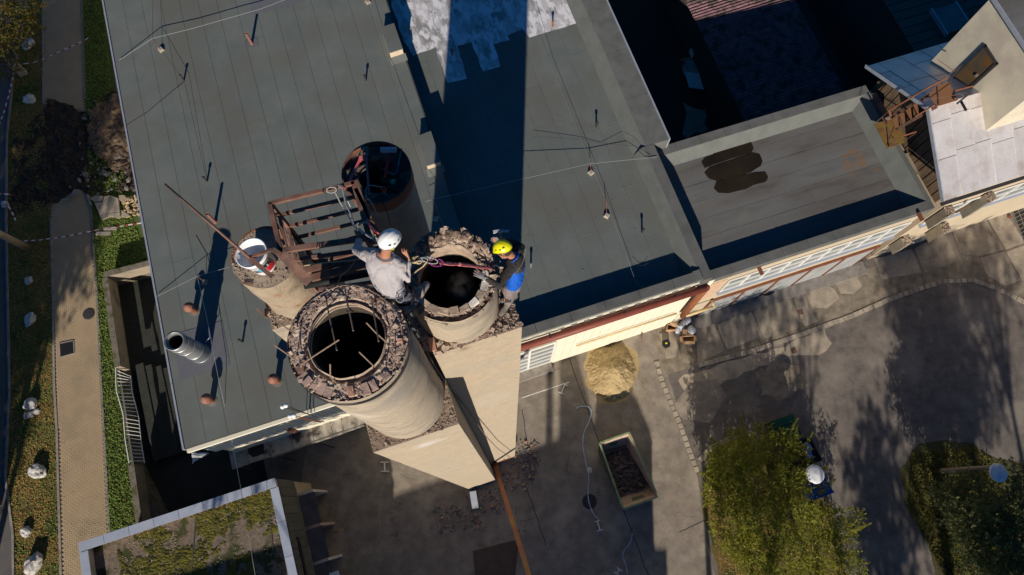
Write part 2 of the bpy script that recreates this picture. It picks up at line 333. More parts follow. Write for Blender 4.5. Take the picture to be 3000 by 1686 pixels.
    def loft(s, pts, rw, rd, side, n=14):   # elliptical limb/torso: centres, half widths, half depths, width direction
        pts = [Vector(p) for p in pts]; side = Vector(side)
        P_ = []; Wd = []; Dd = []
        for i, (p, w, d) in enumerate(zip(pts, rw, rd)):
            P_.append(p); Wd.append(w); Dd.append(d)
        # rounded ends
        d0 = (pts[0] - pts[1]).normalized(); d1 = (pts[-1] - pts[-2]).normalized()
        P_ = [pts[0] + d0 * rd[0] * .85, pts[0] + d0 * rd[0] * .5] + P_ + [pts[-1] + d1 * rd[-1] * .5, pts[-1] + d1 * rd[-1] * .85]
        Wd = [rw[0] * .35, rw[0] * .8] + Wd + [rw[-1] * .8, rw[-1] * .35]; Dd = [rd[0] * .35, rd[0] * .8] + Dd + [rd[-1] * .8, rd[-1] * .35]
        vs = []
        for i, p in enumerate(P_):
            t = (P_[min(i + 1, len(P_) - 1)] - P_[max(i - 1, 0)]).normalized()
            y = t.cross(side)
            if y.length < 1e-3: y = t.cross(Vector((0, 0, 1)))
            y.normalize(); x = y.cross(t).normalized()
            for k in range(n):
                a = 2 * pi * k / n; vs.append(p + x * Wd[i] * cos(a) + y * Dd[i] * sin(a))
        m = len(P_); fs = []
        for i in range(m - 1):
            for k in range(n):
                fs.append((i * n + k, i * n + (k + 1) % n, (i + 1) * n + (k + 1) % n, (i + 1) * n + k))
        fs += [tuple(range(n))[::-1], tuple(range((m - 1) * n, m * n))]
        return s.add(vs, fs)
    def build(s, name, m, parent=None, smooth=False, kind=None, label=None, cat=None, group=None, loc=None):
        me = bpy.data.meshes.new(name)
        if parent is not None: o0 = WLOC[parent.name]
        elif loc is not None: o0 = Vector(loc)
        else:
            xs = [v.x for v in s.v]; ys = [v.y for v in s.v]; zs = [v.z for v in s.v]
            o0 = Vector(((min(xs) + max(xs)) / 2, (min(ys) + max(ys)) / 2, min(zs)))
        me.from_pydata([tuple(v - o0) for v in s.v], [], s.f); me.validate(); me.update()
        for q in (m if isinstance(m, (list, tuple)) else [m]): me.materials.append(q)
        if max(s.m, default=0) > 0 and len(me.polygons) == len(s.m): me.polygons.foreach_set('material_index', s.m)
        if smooth: me.shade_smooth()
        o = bpy.data.objects.new(name, me); C.objects.link(o)
        if parent is not None: o.parent = parent; WLOC[o.name] = o0.copy()
        else: o.location = o0; WLOC[o.name] = o0.copy()
        # a part's own frame keeps its parent's origin, so sub-parts use the same world offset
        tag(o, label, cat, group, kind)
        return o
def tag(o, label=None, cat=None, group=None, kind=None):
    for k, v in (('label', label), ('category', cat), ('group', group), ('kind', kind)):
        if v: o[k] = v
    return o
def thing(name, label, cat, loc, group=None, kind=None):
    o = bpy.data.objects.new(name, None); C.objects.link(o); o.location = loc; o.empty_display_size = .3
    WLOC[o.name] = Vector(loc); return tag(o, label, cat, group, kind)
def ico(sub):
    bm = bmesh.new(); bmesh.ops.create_icosphere(bm, subdivisions=sub, radius=1)
    v = [p.co.copy() for p in bm.verts]; f = [tuple(x.index for x in q.verts) for q in bm.faces]; bm.free(); return v, f
ICO = {1: ico(1), 2: ico(2), 3: ico(3)}
def inpoly(x, y, poly):
    c = False; n = len(poly)
    for i in range(n):
        x1, y1 = poly[i][0], poly[i][1]; x2, y2 = poly[i - 1][0], poly[i - 1][1]
        if (y1 > y) != (y2 > y) and x < (x2 - x1) * (y - y1) / (y2 - y1) + x1: c = not c
    return c
def remesh(o, vox, sm=4, disp=0., dsc=8.):
    md = o.modifiers.new('r', 'REMESH'); md.mode = 'VOXEL'; md.voxel_size = vox
    if sm: s2 = o.modifiers.new('s', 'SMOOTH'); s2.iterations = sm; s2.factor = .5
    dg = bpy.context.evaluated_depsgraph_get(); me = bpy.data.meshes.new_from_object(o.evaluated_get(dg))
    mats = list(o.data.materials); o.modifiers.clear(); o.data = me
    if not me.materials:
        for q in mats: me.materials.append(q)
    if disp:
        off = Vector((R(0, 50),) * 3)
        nr = [v.normal.copy() for v in me.vertices]
        for v, n in zip(me.vertices, nr):
            c = v.co * dsc + off
            k = MN.noise(Vector((c.x, c.y * .55, c.z * .8))) + .5 * MN.noise(c * 2.3)
            v.co -= n * disp * (max(0, 1 - abs(k) * 5) - .35 * k)
    me.shade_smooth()
def sheet(name, poly, z, m, kind='structure', **k):
    b = MB(); pts = [Vector((q[0], q[1], z)) for q in poly]
    ar = sum(pts[i].x * pts[(i + 1) % len(pts)].y - pts[(i + 1) % len(pts)].x * pts[i].y for i in range(len(pts)))
    if ar < 0: pts.reverse()
    b.add(pts, [tuple(range(len(pts)))]); return b.build(name, m, kind=kind, **k)
def pp(lst, z=0.): return [P(u, v, z) for u, v in lst]
def fuzzy(poly, step=.25, amp=.12):   # an outline with a ragged edge
    out = []; n = len(poly)
    for i in range(n):
        a = Vector(poly[i]); b = Vector(poly[(i + 1) % n]); k = max(1, int((b - a).length / step))
        for j in range(k):
            p = a.lerp(b, j / k); q = MN.noise(p * 1.7) * amp * 2 + R(-amp, amp) * .4
            nrm = Vector((-(b - a).y, (b - a).x, 0)).normalized(); out.append(p + nrm * q)
    return out
# ---------------------------------------------------------------- ground and surfaces
from mathutils.geometry import tessellate_polygon
def sheet_hole(name, poly, hole, z, m):
    o_ = [Vector((p[0], p[1], z)) for p in poly]; h_ = [Vector((p[0], p[1], z)) for p in hole]; tr_ = tessellate_polygon([o_, h_]); al = o_ + h_
    fs = []
    for t in tr_:
        a, b_, c = (al[i] for i in t); fs.append(t if (b_ - a).cross(c - a).z > 0 else (t[0], t[2], t[1]))
    b = MB(); b.add(al, fs); return b.build(name, m, kind='structure')
PIT = [P(312, 818), P(465, 782), L(-12.65, 12), L(-12.65, 4.8), L(-18.55, 4.8), P(392, 1362), P(350, 1078)]
sheet_hole('ground', [(-400, -400), (400, -400), (400, 400), (-400, 400)], PIT, 0, M_asph)
PZ = -1.3
pf = MB(); pf.add([Vector((p.x, p.y, PZ)) for p in PIT][::-1], [tuple(range(len(PIT)))]); pf.add([Vector((p.x, p.y, PZ)) for p in PIT], [tuple(range(len(PIT)))]) if 0 else None; pf.build('sunken_court', M_blackg, kind='structure')  # floor coloured near black, deep shade of the court is in the colour
# left verge, path, road
PL = [(127, -700), (127, 0), (128, 305), (150, 640), (157, 900), (160, 1124), (168, 1260), (180, 1686), (188, 1950)]
PRt = [(236, -700), (240, 0), (252, 330), (268, 620), (285, 860), (298, 1124), (308, 1300), (322, 1560), (330, 1950)]
pathpoly = pp(PL) + pp(PRt[::-1])
b_left = pp([(330, -900), (305, 0), (345, 300), (400, 620), (440, 770), (306, 812), (346, 1080), (388, 1364), (415, 1540), (440, 1950)])
sheet('lawn', pp([(236, -700), (240, 0), (252, 330), (268, 620), (285, 860), (298, 1124), (308, 1300), (322, 1560), (330, 1950)]) + b_left[::-1], .004, M_grass)
road_edge = pp([(95, -700), (80, 0), (40, 230), (22, 400), (20, 650), (25, 900), (30, 1150), (18, 1400), (40, 1560), (45, 1950)])
sheet('verge', pp(PL) + road_edge[::-1], .004, M_verge)
sheet('side_road', [P(-900, -700), P(-900, 1950)] + road_edge[::-1], .004, M_road)
pb = MB(); pts = [Vector((p.x, p.y, .008)) for p in pathpoly]; pb.add(pts, [tuple(range(len(pts)))])
path = pb.build('footpath', M_joint, kind='structure')
# pavers laid one by one along the path
def seg_x(y, line):
    for a, b in zip(line[:-1], line[1:]):
        if min(a.y, b.y) <= y <= max(a.y, b.y): return a.x + (b.x - a.x) * (y - a.y) / (b.y - a.y)
    return None
pl = pp(PL); pr = pp(PRt)
pw, ph = .235, .117
slots = []
ang = radians(13.0); ex = Vector((cos(ang), sin(ang), 0)); ey = Vector((-sin(ang), cos(ang), 0))
for j in range(-80, 460):
    for i in range(-200, -30):
        c = ex * ((i + (j % 2) * .5) * pw) + ey * (j * ph)
        if not (-6 < c.y < 47): continue
        x0 = seg_x(c.y, pl); x1 = seg_x(c.y, pr)
        if x0 is None or c.x - .06 < x0 or c.x + .06 > x1: continue
        py = P(0, 0).y
        slots.append(c)
# hole in the path: dug trench between these lines
trench = pp([(40, 420), (150, 290), (255, 330), (290, 270), (380, 260), (395, 420), (400, 560), (300, 590), (230, 560), (160, 600), (30, 640)])
slots = [c for c in slots if not inpoly(c.x, c.y, trench)]
slots.sort(key=lambda c: c.y)
big = [c for c in slots if c.y > -4.2][:300]
bs = set(id(c) for c in big)
pm = None
for c in big:
    if pm is None:
        q = MB(); q.box((0, 0, .012), (pw - .014, ph - .012, .03), ang); me0 = q.build('paver', M_pave, loc=(0, 0, 0)); pm = me0
        o = me0
    else:
        o = bpy.data.objects.new('paver', pm.data); C.objects.link(o)
    o.parent = path; o.location = c - WLOC[path.name] + Vector((0, 0, WLOC[path.name].z + R(0, .004)))
q = MB()
for c in slots:
    if id(c) in bs: continue
    z = R(.026, .031); x = ex * (pw / 2 - .007); y = ey * (ph / 2 - .006); p = Vector((c.x, c.y, z))
    lo = Vector((0, 0, -.02))
    q.add([p - x - y, p + x - y, p + x + y, p - x + y] , [(0, 1, 2, 3)])
q.build('paving', M_pave, path, kind='stuff')
# kerb strips along the path
for line, w in ((pl, .13), (pr, .13)):
    kb = MB()
    for a, b in zip(line[:-1], line[1:]):
        n = max(1, int((b - a).length))
        for k in range(n):
            u = a.lerp(b, k / n); v = a.lerp(b, (k + .985) / n)
            if inpoly(u.x, u.y, trench) or inpoly(v.x, v.y, trench): continue
            kb.beam(u + Vector((0, 0, .03)), v + Vector((0, 0, .03)), w, .09)
    tag(kb.build('path_edging', M_kerb), kind='structure')
kb = MB()
re = [p for p in road_edge]
for a, b in zip(re[:-1], re[1:]):
    n = max(1, int((b - a).length))
    for k in range(n): kb.beam(a.lerp(b, k / n) + Vector((0, 0, .04)), a.lerp(b, (k + .98) / n) + Vector((0, 0, .04)), .12, .12)
kb.build('road_kerb', M_kerb, kind='structure')
# dug trench with soil heaps
def heap(name, poly, hfun, m, res, z0=.006, **k):
    xs = [p.x for p in poly]; ys = [p.y for p in poly]; nx = int((max(xs) - min(xs)) / res); ny = int((max(ys) - min(ys)) / res)
    b = MB(); idx = {}
    P2 = [(p.x, p.y) for p in poly]
    for j in range(ny + 1):
        for i in range(nx + 1):
            x = min(xs) + i * res; y = min(ys) + j * res
            if inpoly(x + MN.noise(Vector((x, y, 1)) * 1.5) * .3, y + MN.noise(Vector((x, y, 7)) * 1.5) * .3, P2):
                idx[i, j] = len(b.v); b.v.append(Vector((x, y, z0 + hfun(x, y))))
    for (i, j), n in list(idx.items()):
        q = [(i, j), (i + 1, j), (i + 1, j + 1), (i, j + 1)]
        if all(t in idx for t in q): b.f.append(tuple(idx[t] for t in q)); b.m.append(0)
    return b.build(name, m, smooth=False, **k)
def tnoise(x, y, s=1., o=0): return MN.fractal(Vector((x * s, y * s, o)), 1., 2., 5)
heap('dug_earth', trench, lambda x, y: max(.0, +.02 + .20 * tnoise(x, y, 1.3) + .14 * tnoise(x, y, 6, 3)), M_soild, .07, .015, kind='stuff')
east = pp([(262, 345), (330, 290), (385, 285), (400, 420), (395, 520), (330, 500), (270, 430)])
heap('earth_heap', east, lambda x, y: .35 + .25 * tnoise(x, y, .9, 5) + .1 * tnoise(x, y, 4, 3), M_soil, .08, .02, label='brown heap of dug soil between the path and the roof edge', cat='earth heap')
g = MB()
for k in range(260):
    t = random.choice(trench[:]); c = Vector((R(-28.5, -22), R(14, 26), 0))
    if not inpoly(c.x, c.y, trench): continue
    r = R(.03, .14) if R(0, 1) < .9 else R(.15, .3); g.rock((c.x, c.y, .2 + r * .3), (r, r * .7, r * .5))
g.build('trench_stones', M_gravel, kind='stuff')
# broken concrete slab pieces and planks beside the trench
def platepoly(b, pts, z0, th):
    b.prism([P(u, v, z0) for u, v in pts], z0, z0 + th)
cr = crop(0, 540, 6.133)
b = MB(); platepoly(b, [cr(*p) for p in [(1720, 350), (1860, 345), (1900, 240), (2000, 215), (2140, 270), (2180, 590), (2150, 630), (2050, 595), (1960, 600), (1850, 655)]], .15, .14)
b.build('concrete_slab', M_slab, label='large broken concrete slab lying on the grass by the trench', cat='slab')
b = MB(); platepoly(b, [cr(*p) for p in [(1640, 270), (1740, 215), (1870, 230), (1840, 330), (1700, 320)]], .1, .12)
b.build('concrete_slab', M_slab, label='smaller shaded concrete piece behind the large broken slab', cat='slab')
b = MB(); platepoly(b, [cr(*p) for p in [(2150, 215), (2240, 210), (2300, 270), (2240, 330), (2160, 300)]], .2, .12)
b.build('concrete_slab', M_cwall, label='dark tilted concrete fragment between large slab and roof edge', cat='slab')
b = MB(); platepoly(b, [cr(*p) for p in [(2195, 480), (2340, 570), (2290, 610), (2190, 590)]], .1, .1)
b.build('concrete_slab', M_slab, label='small pointed concrete fragment beside the heap of pavers', cat='slab')
hp = thing('paver_heap', 'heap of lifted tan pavers on grass by the roof edge', 'paver heap', P(398, 610, 0))
for k in range(46):
    u, v = cr(R(2230, 2520), R(250, 600)); c = P(u, v, 0)
    q = MB(); Mx = Matrix.Rotation(R(0, 6.28), 3, 'Z') @ Matrix.Rotation(R(-.6, .6), 3, 'X'); q.box((c.x, c.y, R(.05, .28)), (.2, .15, .07), M=Mx)
    q.build('paver', M_pave, hp)
for (pts, lab) in (([(1740, 860), (2000, 855), (1975, 915), (1720, 915)], 'lower grey kerb stone on the grass under the tape'),
                   ([(1885, 775), (2110, 765), (2100, 820), (1870, 830)], 'upper grey kerb stone on the grass beside the tape')):
    q = MB(); q.prism([P(*cr(*p), .1) for p in pts], .01, .13); q.build('kerb_stone', M_kerb, label=lab, cat='kerb stone')
q = MB(); q.prism([P(*cr(*p), .2) for p in [(1240, 230), (1350, 90), (1440, 110), (1380, 200), (1280, 240)]], .1, .25)
q.build('kerb_stone', M_kerb, label='shaded broken kerb stone leaning on the end of the lower path', cat='kerb stone')
q = MB(); q.prism([P(*cr(*p), .2) for p in [(1130, 265), (1240, 250), (1250, 285), (1140, 295)]], .1, .25)
q.build('kerb_stone', M_kerb, label='short kerb stub at the torn path edge in the shade', cat='kerb stone')
q = MB(); q.prism([P(*cr(*p), .2) for p in [(1550, 190), (1575, 180), (1640, 370), (1615, 375)]], .05, .2)
q.build('kerb_stone', M_kerb, label='thin tilted kerb stone at the right corner of the torn path', cat='kerb stone')
# white boulders on the verge
bl = [((83, 130), .42, .6, 'grey shaded boulder at the top of the verge under the autumn tree'),
      ((84, 291), .40, .55, 'white boulder on the verge above the dug trench'),
      ((82, 822), .28, .5, 'small pale boulder on the shaded verge, fourth from the top'),
      ((86, 936), .42, .5, 'flat round white boulder on the shaded verge left of the hatch cover'),
      ((90, 1184), .42, .7, 'upper white boulder of the cluster of three on the verge'),
      ((82, 1216), .26, .7, 'lower left small boulder of the cluster of three'),
      ((104, 1206), .20, .6, 'little grey stone on the right of the boulder cluster'),
      ((113, 1382), .42, .8, 'angular white boulder with long shadow on leafy verge'),
      ((78, 1558), .34, .7, 'low white boulder between the angular one and the bottom one'),
      ((101, 1652), .54, .75, 'largest white boulder at the bottom of the verge'),
      ((12, 598), .25, .6, 'small boulder at the left frame edge by tangled tape')]
for (uv, r, s, lab) in bl:
    c = P(*uv, .15); q = MB(); q.rock((c.x, c.y, r * s * .55), (r * R(.85, 1.05), r * R(.75, .95), r * s), sub=3, j=.22)
    q.build('boulder', M_stone, label=lab, cat='boulder', group='white boulders on the verge')
# covers in the path
q = MB(); c = P(261, 920); q.lathe((c.x, c.y, .03), [(0, .022), (.30, .022), (.31, .015), (.36, .012), (.37, 0)], 28)
q.lathe((c.x, c.y, .055), [(0, .01), (.05, .01), (.06, 0)], 10); q.build('manhole_cover', M_dark, label='round iron manhole cover on the tan paved path', cat='manhole cover', smooth=False)
MC['dark_iron'].node_tree.nodes
hatch = thing('hatch_cover', 'square dark steel hatch cover set in the tan paved path', 'hatch cover', P(196, 1022, .03))
c4 = pp([(175, 1007), (216, 998), (218, 1036), (177, 1047)], .035)
q = MB(); q.prism(c4, .02, .05); q.build('cover_plate', M_bink, hatch)
q = MB()
for a, b in zip(c4, c4[1:] + c4[:1]): q.beam(a + Vector((0, 0, .02)), b + Vector((0, 0, .02)), .05, .03)
q.build('frame', M_kerb, hatch)
# fallen leaves and grass tufts
def scatter(name, poly, n, size, m, zr=(.02, .06), up=.35, kind='stuff', dens=None):
    xs = [p.x for p in poly]; ys = [p.y for p in poly]; P2 = [(p.x, p.y) for p in poly]
    vs = []; fs = []; t = 0; k = 0
    while k < n and t < n * 6:
        t += 1; x = R(min(xs), max(xs)); y = R(min(ys), max(ys))
        if not inpoly(x, y, P2): continue
        if dens and MN.noise(Vector((x, y, 3)) * dens) < R(-.35, .35): continue
        k += 1; s = size * R(.6, 1.4); a = R(0, 6.28); tl = R(-up, up); z = R(*zr)
        dx = Vector((cos(a), sin(a), tl)) * s; dy = Vector((-sin(a), cos(a), R(-up, up))) * s * .6; p = Vector((x, y, z))
        b = len(vs); vs += [tuple(p - dx), tuple(p - dy), tuple(p + dx), tuple(p + dy)]; fs.append((b, b + 1, b + 2, b + 3))
    me = bpy.data.meshes.new(name); me.from_pydata(vs, [], fs); me.materials.append(m); o = bpy.data.objects.new(name, me); C.objects.link(o); o['kind'] = kind
    return o
vpoly = [p for p in pp(PL) + road_edge[::-1] if -8 < p.y < 45]
lpoly = pp([(240, 0), (252, 330), (268, 620), (285, 860), (298, 1124), (308, 1300), (322, 1560), (330, 1750)]) + pp([(305, 0), (330, 300), (380, 620), (440, 780), (305, 800), (345, 1090), (380, 1370), (415, 1540)])[::-1]
scatter('fallen_leaves', vpoly, 32000, .036, M_fallen, (.02, .07), dens=.9)
scatter('fallen_leaves', lpoly, 3500, .03, M_fallen, (.03, .08), dens=1.2)
scatter('grass_tufts', lpoly, 26000, .05, M_blade, (.02, .09), .9)
scatter('grass_tufts', vpoly, 14000, .045, M_blade, (.01, .06), .9)
scatter('path_leaves', [p for p in pathpoly if -8 < p.y < 45], 200, .03, M_fallen, (.045, .05), .1)
# ---------------------------------------------------------------- yard surfaces
yard = pp([(900, 1290), (1560, 1070), (1905, 955), (1960, 1110), (2045, 1400), (2065, 1560), (2100, 1700), (2150, 2000), (800, 2000)])
sheet('yard_concrete', fuzzy(yard, .6, .05), .004, M_yard)
sheet('apron', pp([(1905, 955), (2220, 880), (2600, 770), (3300, 560), (3300, 1000), (3000, 880), (2860, 835), (2700, 840), (2470, 935), (2045, 1072), (1950, 1100)]), .008, M_apron)
sheet('asphalt_patch', fuzzy(pp([(1985, 1110), (2060, 1085), (2300, 1015), (2410, 960), (2440, 1010), (2400, 1045), (2290, 1040), (2270, 1060), (2180, 1090), (2020, 1180)]), .4, .12), .012, M_slab)
sheet('asphalt_patch', fuzzy(pp([(1975, 1180), (2020, 1120), (2100, 1110), (2130, 1160), (2080, 1240), (2000, 1230)]), .4, .12), .016, M_yard)
sheet('damp_stain', fuzzy(pp([(2215, 1095), (2280, 1060), (2335, 1075), (2370, 1130), (2320, 1170), (2230, 1160)]), .3, .15), .020, M_apron)
cz = crop(1900, 750, 3.62); c44 = crop(2350, 400, 2.586)
slabs = [[cz(*p) for p in q] for q in (
    [(480, 700), (660, 630), (815, 1005), (530, 1145)],
    [(680, 625), (1058, 522), (1200, 855), (832, 1000)],
    [(1078, 518), (1500, 430), (1600, 690), (1590, 770), (1222, 880)],
    [(1525, 425), (1632, 382), (1700, 560), (1800, 700), (1660, 752), (1625, 690)],
    [(1652, 375), (1870, 300), (1970, 350), (2025, 450), (1890, 555), (1740, 555)],
    [(1955, 228), (2172, 162), (2262, 320), (2172, 400), (2035, 400)])]
slabs += [[c44(*p) for p in q] for q in (
    [(545, 930), (828, 855), (905, 1035), (600, 1085)],
    [(850, 850), (1120, 705), (1190, 890), (1140, 960), (925, 1035)],
    [(1125, 690), (1382, 615), (1528, 862), (1335, 912), (1200, 890)],
    [(1396, 610), (1530, 565), (1690, 805), (1540, 858)],
    [(1542, 874), (1700, 818), (1720, 1090), (1665, 1090)],
    [(1345, 922), (1530, 872), (1650, 1090), (1545, 1138), (1400, 1050)],
    [(1130, 690), (1380, 600), (1370, 575), (1140, 650)])]
ap = bpy.data.objects['apron']
for q in slabs:
    f = fuzzy(pp(q), .5, .015); b = MB(); b.prism(f, .006 - .02, .022 + R(0, .012)); b.build('concrete_slab', M_slab, ap)
def cobbles(name, line, w, gap=.03):
    root = thing(name, None, None, line[0]); root['kind'] = 'structure'; q = MB()
    for a, b in zip(line[:-1], line[1:]): q.beam(a + Vector((0, 0, .0)), b + Vector((0, 0, .0)), w * 1.0, .058)
    q.build('joint_bed', M_apron, root)
    for a, b in zip(line[:-1], line[1:]):
        d = (b - a).normalized(); n = int((b - a).length / w)
        for k in range(n):
            c = a + d * ((k + .5) * (b - a).length / n) + Vector((R(-.015, .015), R(-.015, .015), .0))
            q = MB(); q.box((c.x, c.y, .018 + R(0, .012)), (w - gap, w * R(.74, .86), .05), atan2(d.y, d.x) + R(-.05, .05)); q.build('cobble', M_cobble, root)
    return root
cobbles('cobble_edging', pp([(1923, 1057), (1940, 1120), (1990, 1240), (2043, 1385)]), .33)
cobbles('cobble_edging', pp([(2045, 1072), (2200, 1030), (2350, 980), (2500, 925), (2600, 880), (2690, 848), (2760, 826), (2850, 822), (2930, 850), (3010, 890)]), .33)
cobbles('cobble_edging', pp([(2050, 1350), (2075, 1320), (2105, 1300), (2140, 1285)]), .35)
scatter('yard_grit', yard, 6000, .022, M_rubble, (.02, .03), .3)
scatter('yard_grit', pp([(2000, 1100), (2700, 900), (3000, 900), (3000, 1686), (2100, 1700)]), 5000, .020, M_rubble, (.02, .03), .3)
# joints, covers and bits in the yard
q = MB()
for a, b in (((1668, 1055), (1757, 1299)), ((1826, 1492), (1900, 1690)), ((1990, 1560), (2075, 1520)), ((1530, 1200), (1560, 1420)), ((1540, 1420), (1600, 1600))):
    a = P(*a); b = P(*b); n = 8
    for k in range(n): q.beam(a.lerp(b, k / n) + Vector((R(-.03, .03), 0, .005)), a.lerp(b, (k + 1) / n) + Vector((R(-.03, .03), 0, .005)), .05, .008)
q.build('yard_joint', M_seam, kind='structure')
for uv, lab in (((1727, 1470), 'round dark manhole cover under the pale hose'),):
    c = P(*uv); q = MB(); q.lathe((c.x, c.y, .012), [(0, .015), (.34, .015), (.40, .01), (.41, 0)], 28); q.build('manhole_cover', M_dark, label=lab, cat='manhole cover')
c = P(2060, 970, .05); q = MB()
q = MB(); q.prism(pp([(1385, 1615), (1520, 1580), (1510, 1686), (1395, 1720)], .02), .012, .03); q.build('steel_plate', mat('dull_plate', (.085, .06, .05), (.11, .08, .06), 2, rough=.8), label='rusty brown steel plate lying flat in the shaded yard', cat='steel plate')
q = MB(); c = P(1727, 1378); q.lathe((c.x, c.y, .01), [(0, .03), (.10, .03), (.16, .01)], 14, jit=.1); q.build('cement_splash', M_white, label='small white splash of lime on the yard by the hose', cat='splash')
# sand pile, a noisy cone
sc = P(1792, 1095, 0)
def hs(x, y):
    d = sqrt(((x - sc.x) / 1.45) ** 2 + ((y - sc.y - .1) / 1.75) ** 2); return max(0, 1.25 * (1 - d) + .09 * tnoise(x, y, 2.2) + .06 * tnoise(x, y, 8, 2)) if d < 1.15 else 0
poly = [sc + Vector((cos(a) * 1.62 * (1 + .06 * sin(3 * a)), .1 + sin(a) * 1.95 * (1 + .05 * sin(2 * a + 1)), 0)) for a in [2 * pi * k / 40 for k in range(40)]]
heap('sand_pile', poly, lambda x, y: hs(x, y), M_sand, .04, .006, label='large pile of yellow sand against the cream wall', cat='sand pile').data.shade_smooth()
scatter('loose_sand', fuzzy(pp([(1860, 1080), (1905, 1110), (1890, 1180), (1850, 1200), (1700, 1190), (1690, 1150)]), .3, .1), 500, .03, M_sand, (.012, .02), .1)
# ---------------------------------------------------------------- main building
ZL, ZR, ZP = 9.5, 8.6, 9.3
AL0, AL1 = -12.85, 1.75
main = thing('main_building', 'long flat roofed building with dark bitumen roof and cream sheet front', 'building', L(0, 6.92, 0))
q = MB(); q.boxab(-12.6, AL1, 6.92, 46, .0, ZL - .22); q.boxab(AL1, 12.3, 6.92, 46, 0, ZR - .02); q.build('wall', M_cream, main)
q = MB(); q.boxab(AL0, AL1, 6.72, 46.2, ZL - .22, ZL - .02); q.build('roof_deck', M_seam, main)
q = MB(); q.boxab(AL1, 12.2, 7.2, 46.0, ZR - .06, ZR - .0); q.build('roof_deck', M_seam, main)
def strips(a0, a1, b0, b1, z, w, m, axis='b', n=None, lens=(9, 17), parent=main, gap=.011, tilt=.006):
    k = max(1, round((a1 - a0) / w)); w = (a1 - a0) / k
    for i in range(k):
        x0 = a0 + i * w + gap / 2; x1 = a0 + (i + 1) * w - gap / 2; y = b0 + (R(-3, 0))
        while y < b1:
            ln = R(*lens); y0 = max(b0, y); y1 = min(b1, y + ln - gap)
            if y1 > y0 + .1:
                zz = z + R(0, .006)
                cs = [(x0, y0), (x1, y0), (x1, y1), (x0, y1)]
                if axis == 'a': cs = [(c[1], c[0]) for c in cs]
                tp = [L(c[0], c[1], zz + (tilt if j in (1, 2) else 0)) for j, c in enumerate(cs)]
                bt = [L(c[0], c[1], z - .015) for c in cs]
                if axis == 'a': tp.reverse(); bt.reverse()
                bb = MB(); bb.hexa(bt + tp); bb.build('roofing_strip', m, parent)
            y += ln
strips(AL0 + .03, AL1 - .05, 6.75, 40, ZL, 1.0, M_roof)
strips(AL1 + .02, 11.27, 7.3, 40, ZR, 1.02, M_roof)
# left edge trim, front gutter
q = MB()
for k in range(11):
    b0 = 6.7 + k * 3.05; q.boxab(AL0 - .05, AL0 + .03, b0, b0 + 3.02, ZL - .20, ZL + .045)
q.build('edge_trim', M_edge, main)
# the front upper cladding of the left part: ribbed sheets
for k in range(29):
    a0 = -12.7 + k * .5; q = MB(); q.boxab(a0, a0 + .47, 6.80, 6.92 - .003, 6.4, ZL - .23); q.boxab(a0 + .47, a0 + .5, 6.74, 6.80, 6.4, ZL - .25); q.build('cladding_sheet', M_cream, main)
q = MB(); q.boxab(-12.8, AL1, 6.55, 6.70, ZL - .34, ZL - .14); q.build('gutter', M_cream, main)
# step between both roofs
q = MB(); q.boxab(AL1 - .04, AL1 + .0, 6.72, 40, ZR - .1, ZL + .03); q.build('step_trim', M_seam, main)
# right part: front parapet, east border with fillets
for k in range(6):
    a0 = AL1 + .05 + k * 1.72; q = MB(); q.boxab(a0, a0 + 1.70, 6.86, 7.32, ZR + .01, ZP + R(0, .006)); q.build('parapet_cap', M_par2, main)
q = MB(); q.boxab(11.75, 12.28, 6.80, 14.3, ZR - .3, ZP + .01)
q.build('parapet', M_par2, main)
q = MB(); q.hexa([L(11.27, 7.32, ZR), L(11.75, 7.32, ZR), L(11.75, 14.3, ZR), L(11.27, 14.3, ZR), L(11.6, 7.32, ZP - .05), L(11.75, 7.32, ZP), L(11.75, 14.3, ZP), L(11.6, 14.3, ZP - .05)])
q.build('fillet', M_par, main)
q = MB(); q.hexa([L(11.27, 14.3, ZR), L(11.9, 14.3, ZR), L(11.9, 40, ZR), L(11.27, 40, ZR), L(11.85, 14.3, ZP), L(11.9, 14.3, ZP), L(11.9, 40, ZP), L(11.85, 40, ZP)])
q.build('fillet', M_par, main)
for k in range(9):
    b0 = 14.3 + k * 2.9; q = MB(); q.boxab(11.88, 13.12, b0, b0 + 2.88, ZR - .2, ZP + R(0, .008)); q.build('border_strip', M_par2, main)
q = MB(); q.boxab(13.12, 13.20, 14.3, 40, ZR - .35, ZP + .03); q.build('edge_trim', M_edge, main)
# east wall seen from above is hidden; wall body out to the trim
q = MB(); q.boxab(12.3, 13.1, 14.5, 46, 0, ZR - .25); q.build('wall', M_beige, main)
# corner block
q = MB(); q.prism([L(11.45, 6.84), L(11.8, 6.84), L(11.8, 7.35), L(11.45, 7.35)], ZR, ZP + .10); q.build('corner_block', M_par, main)
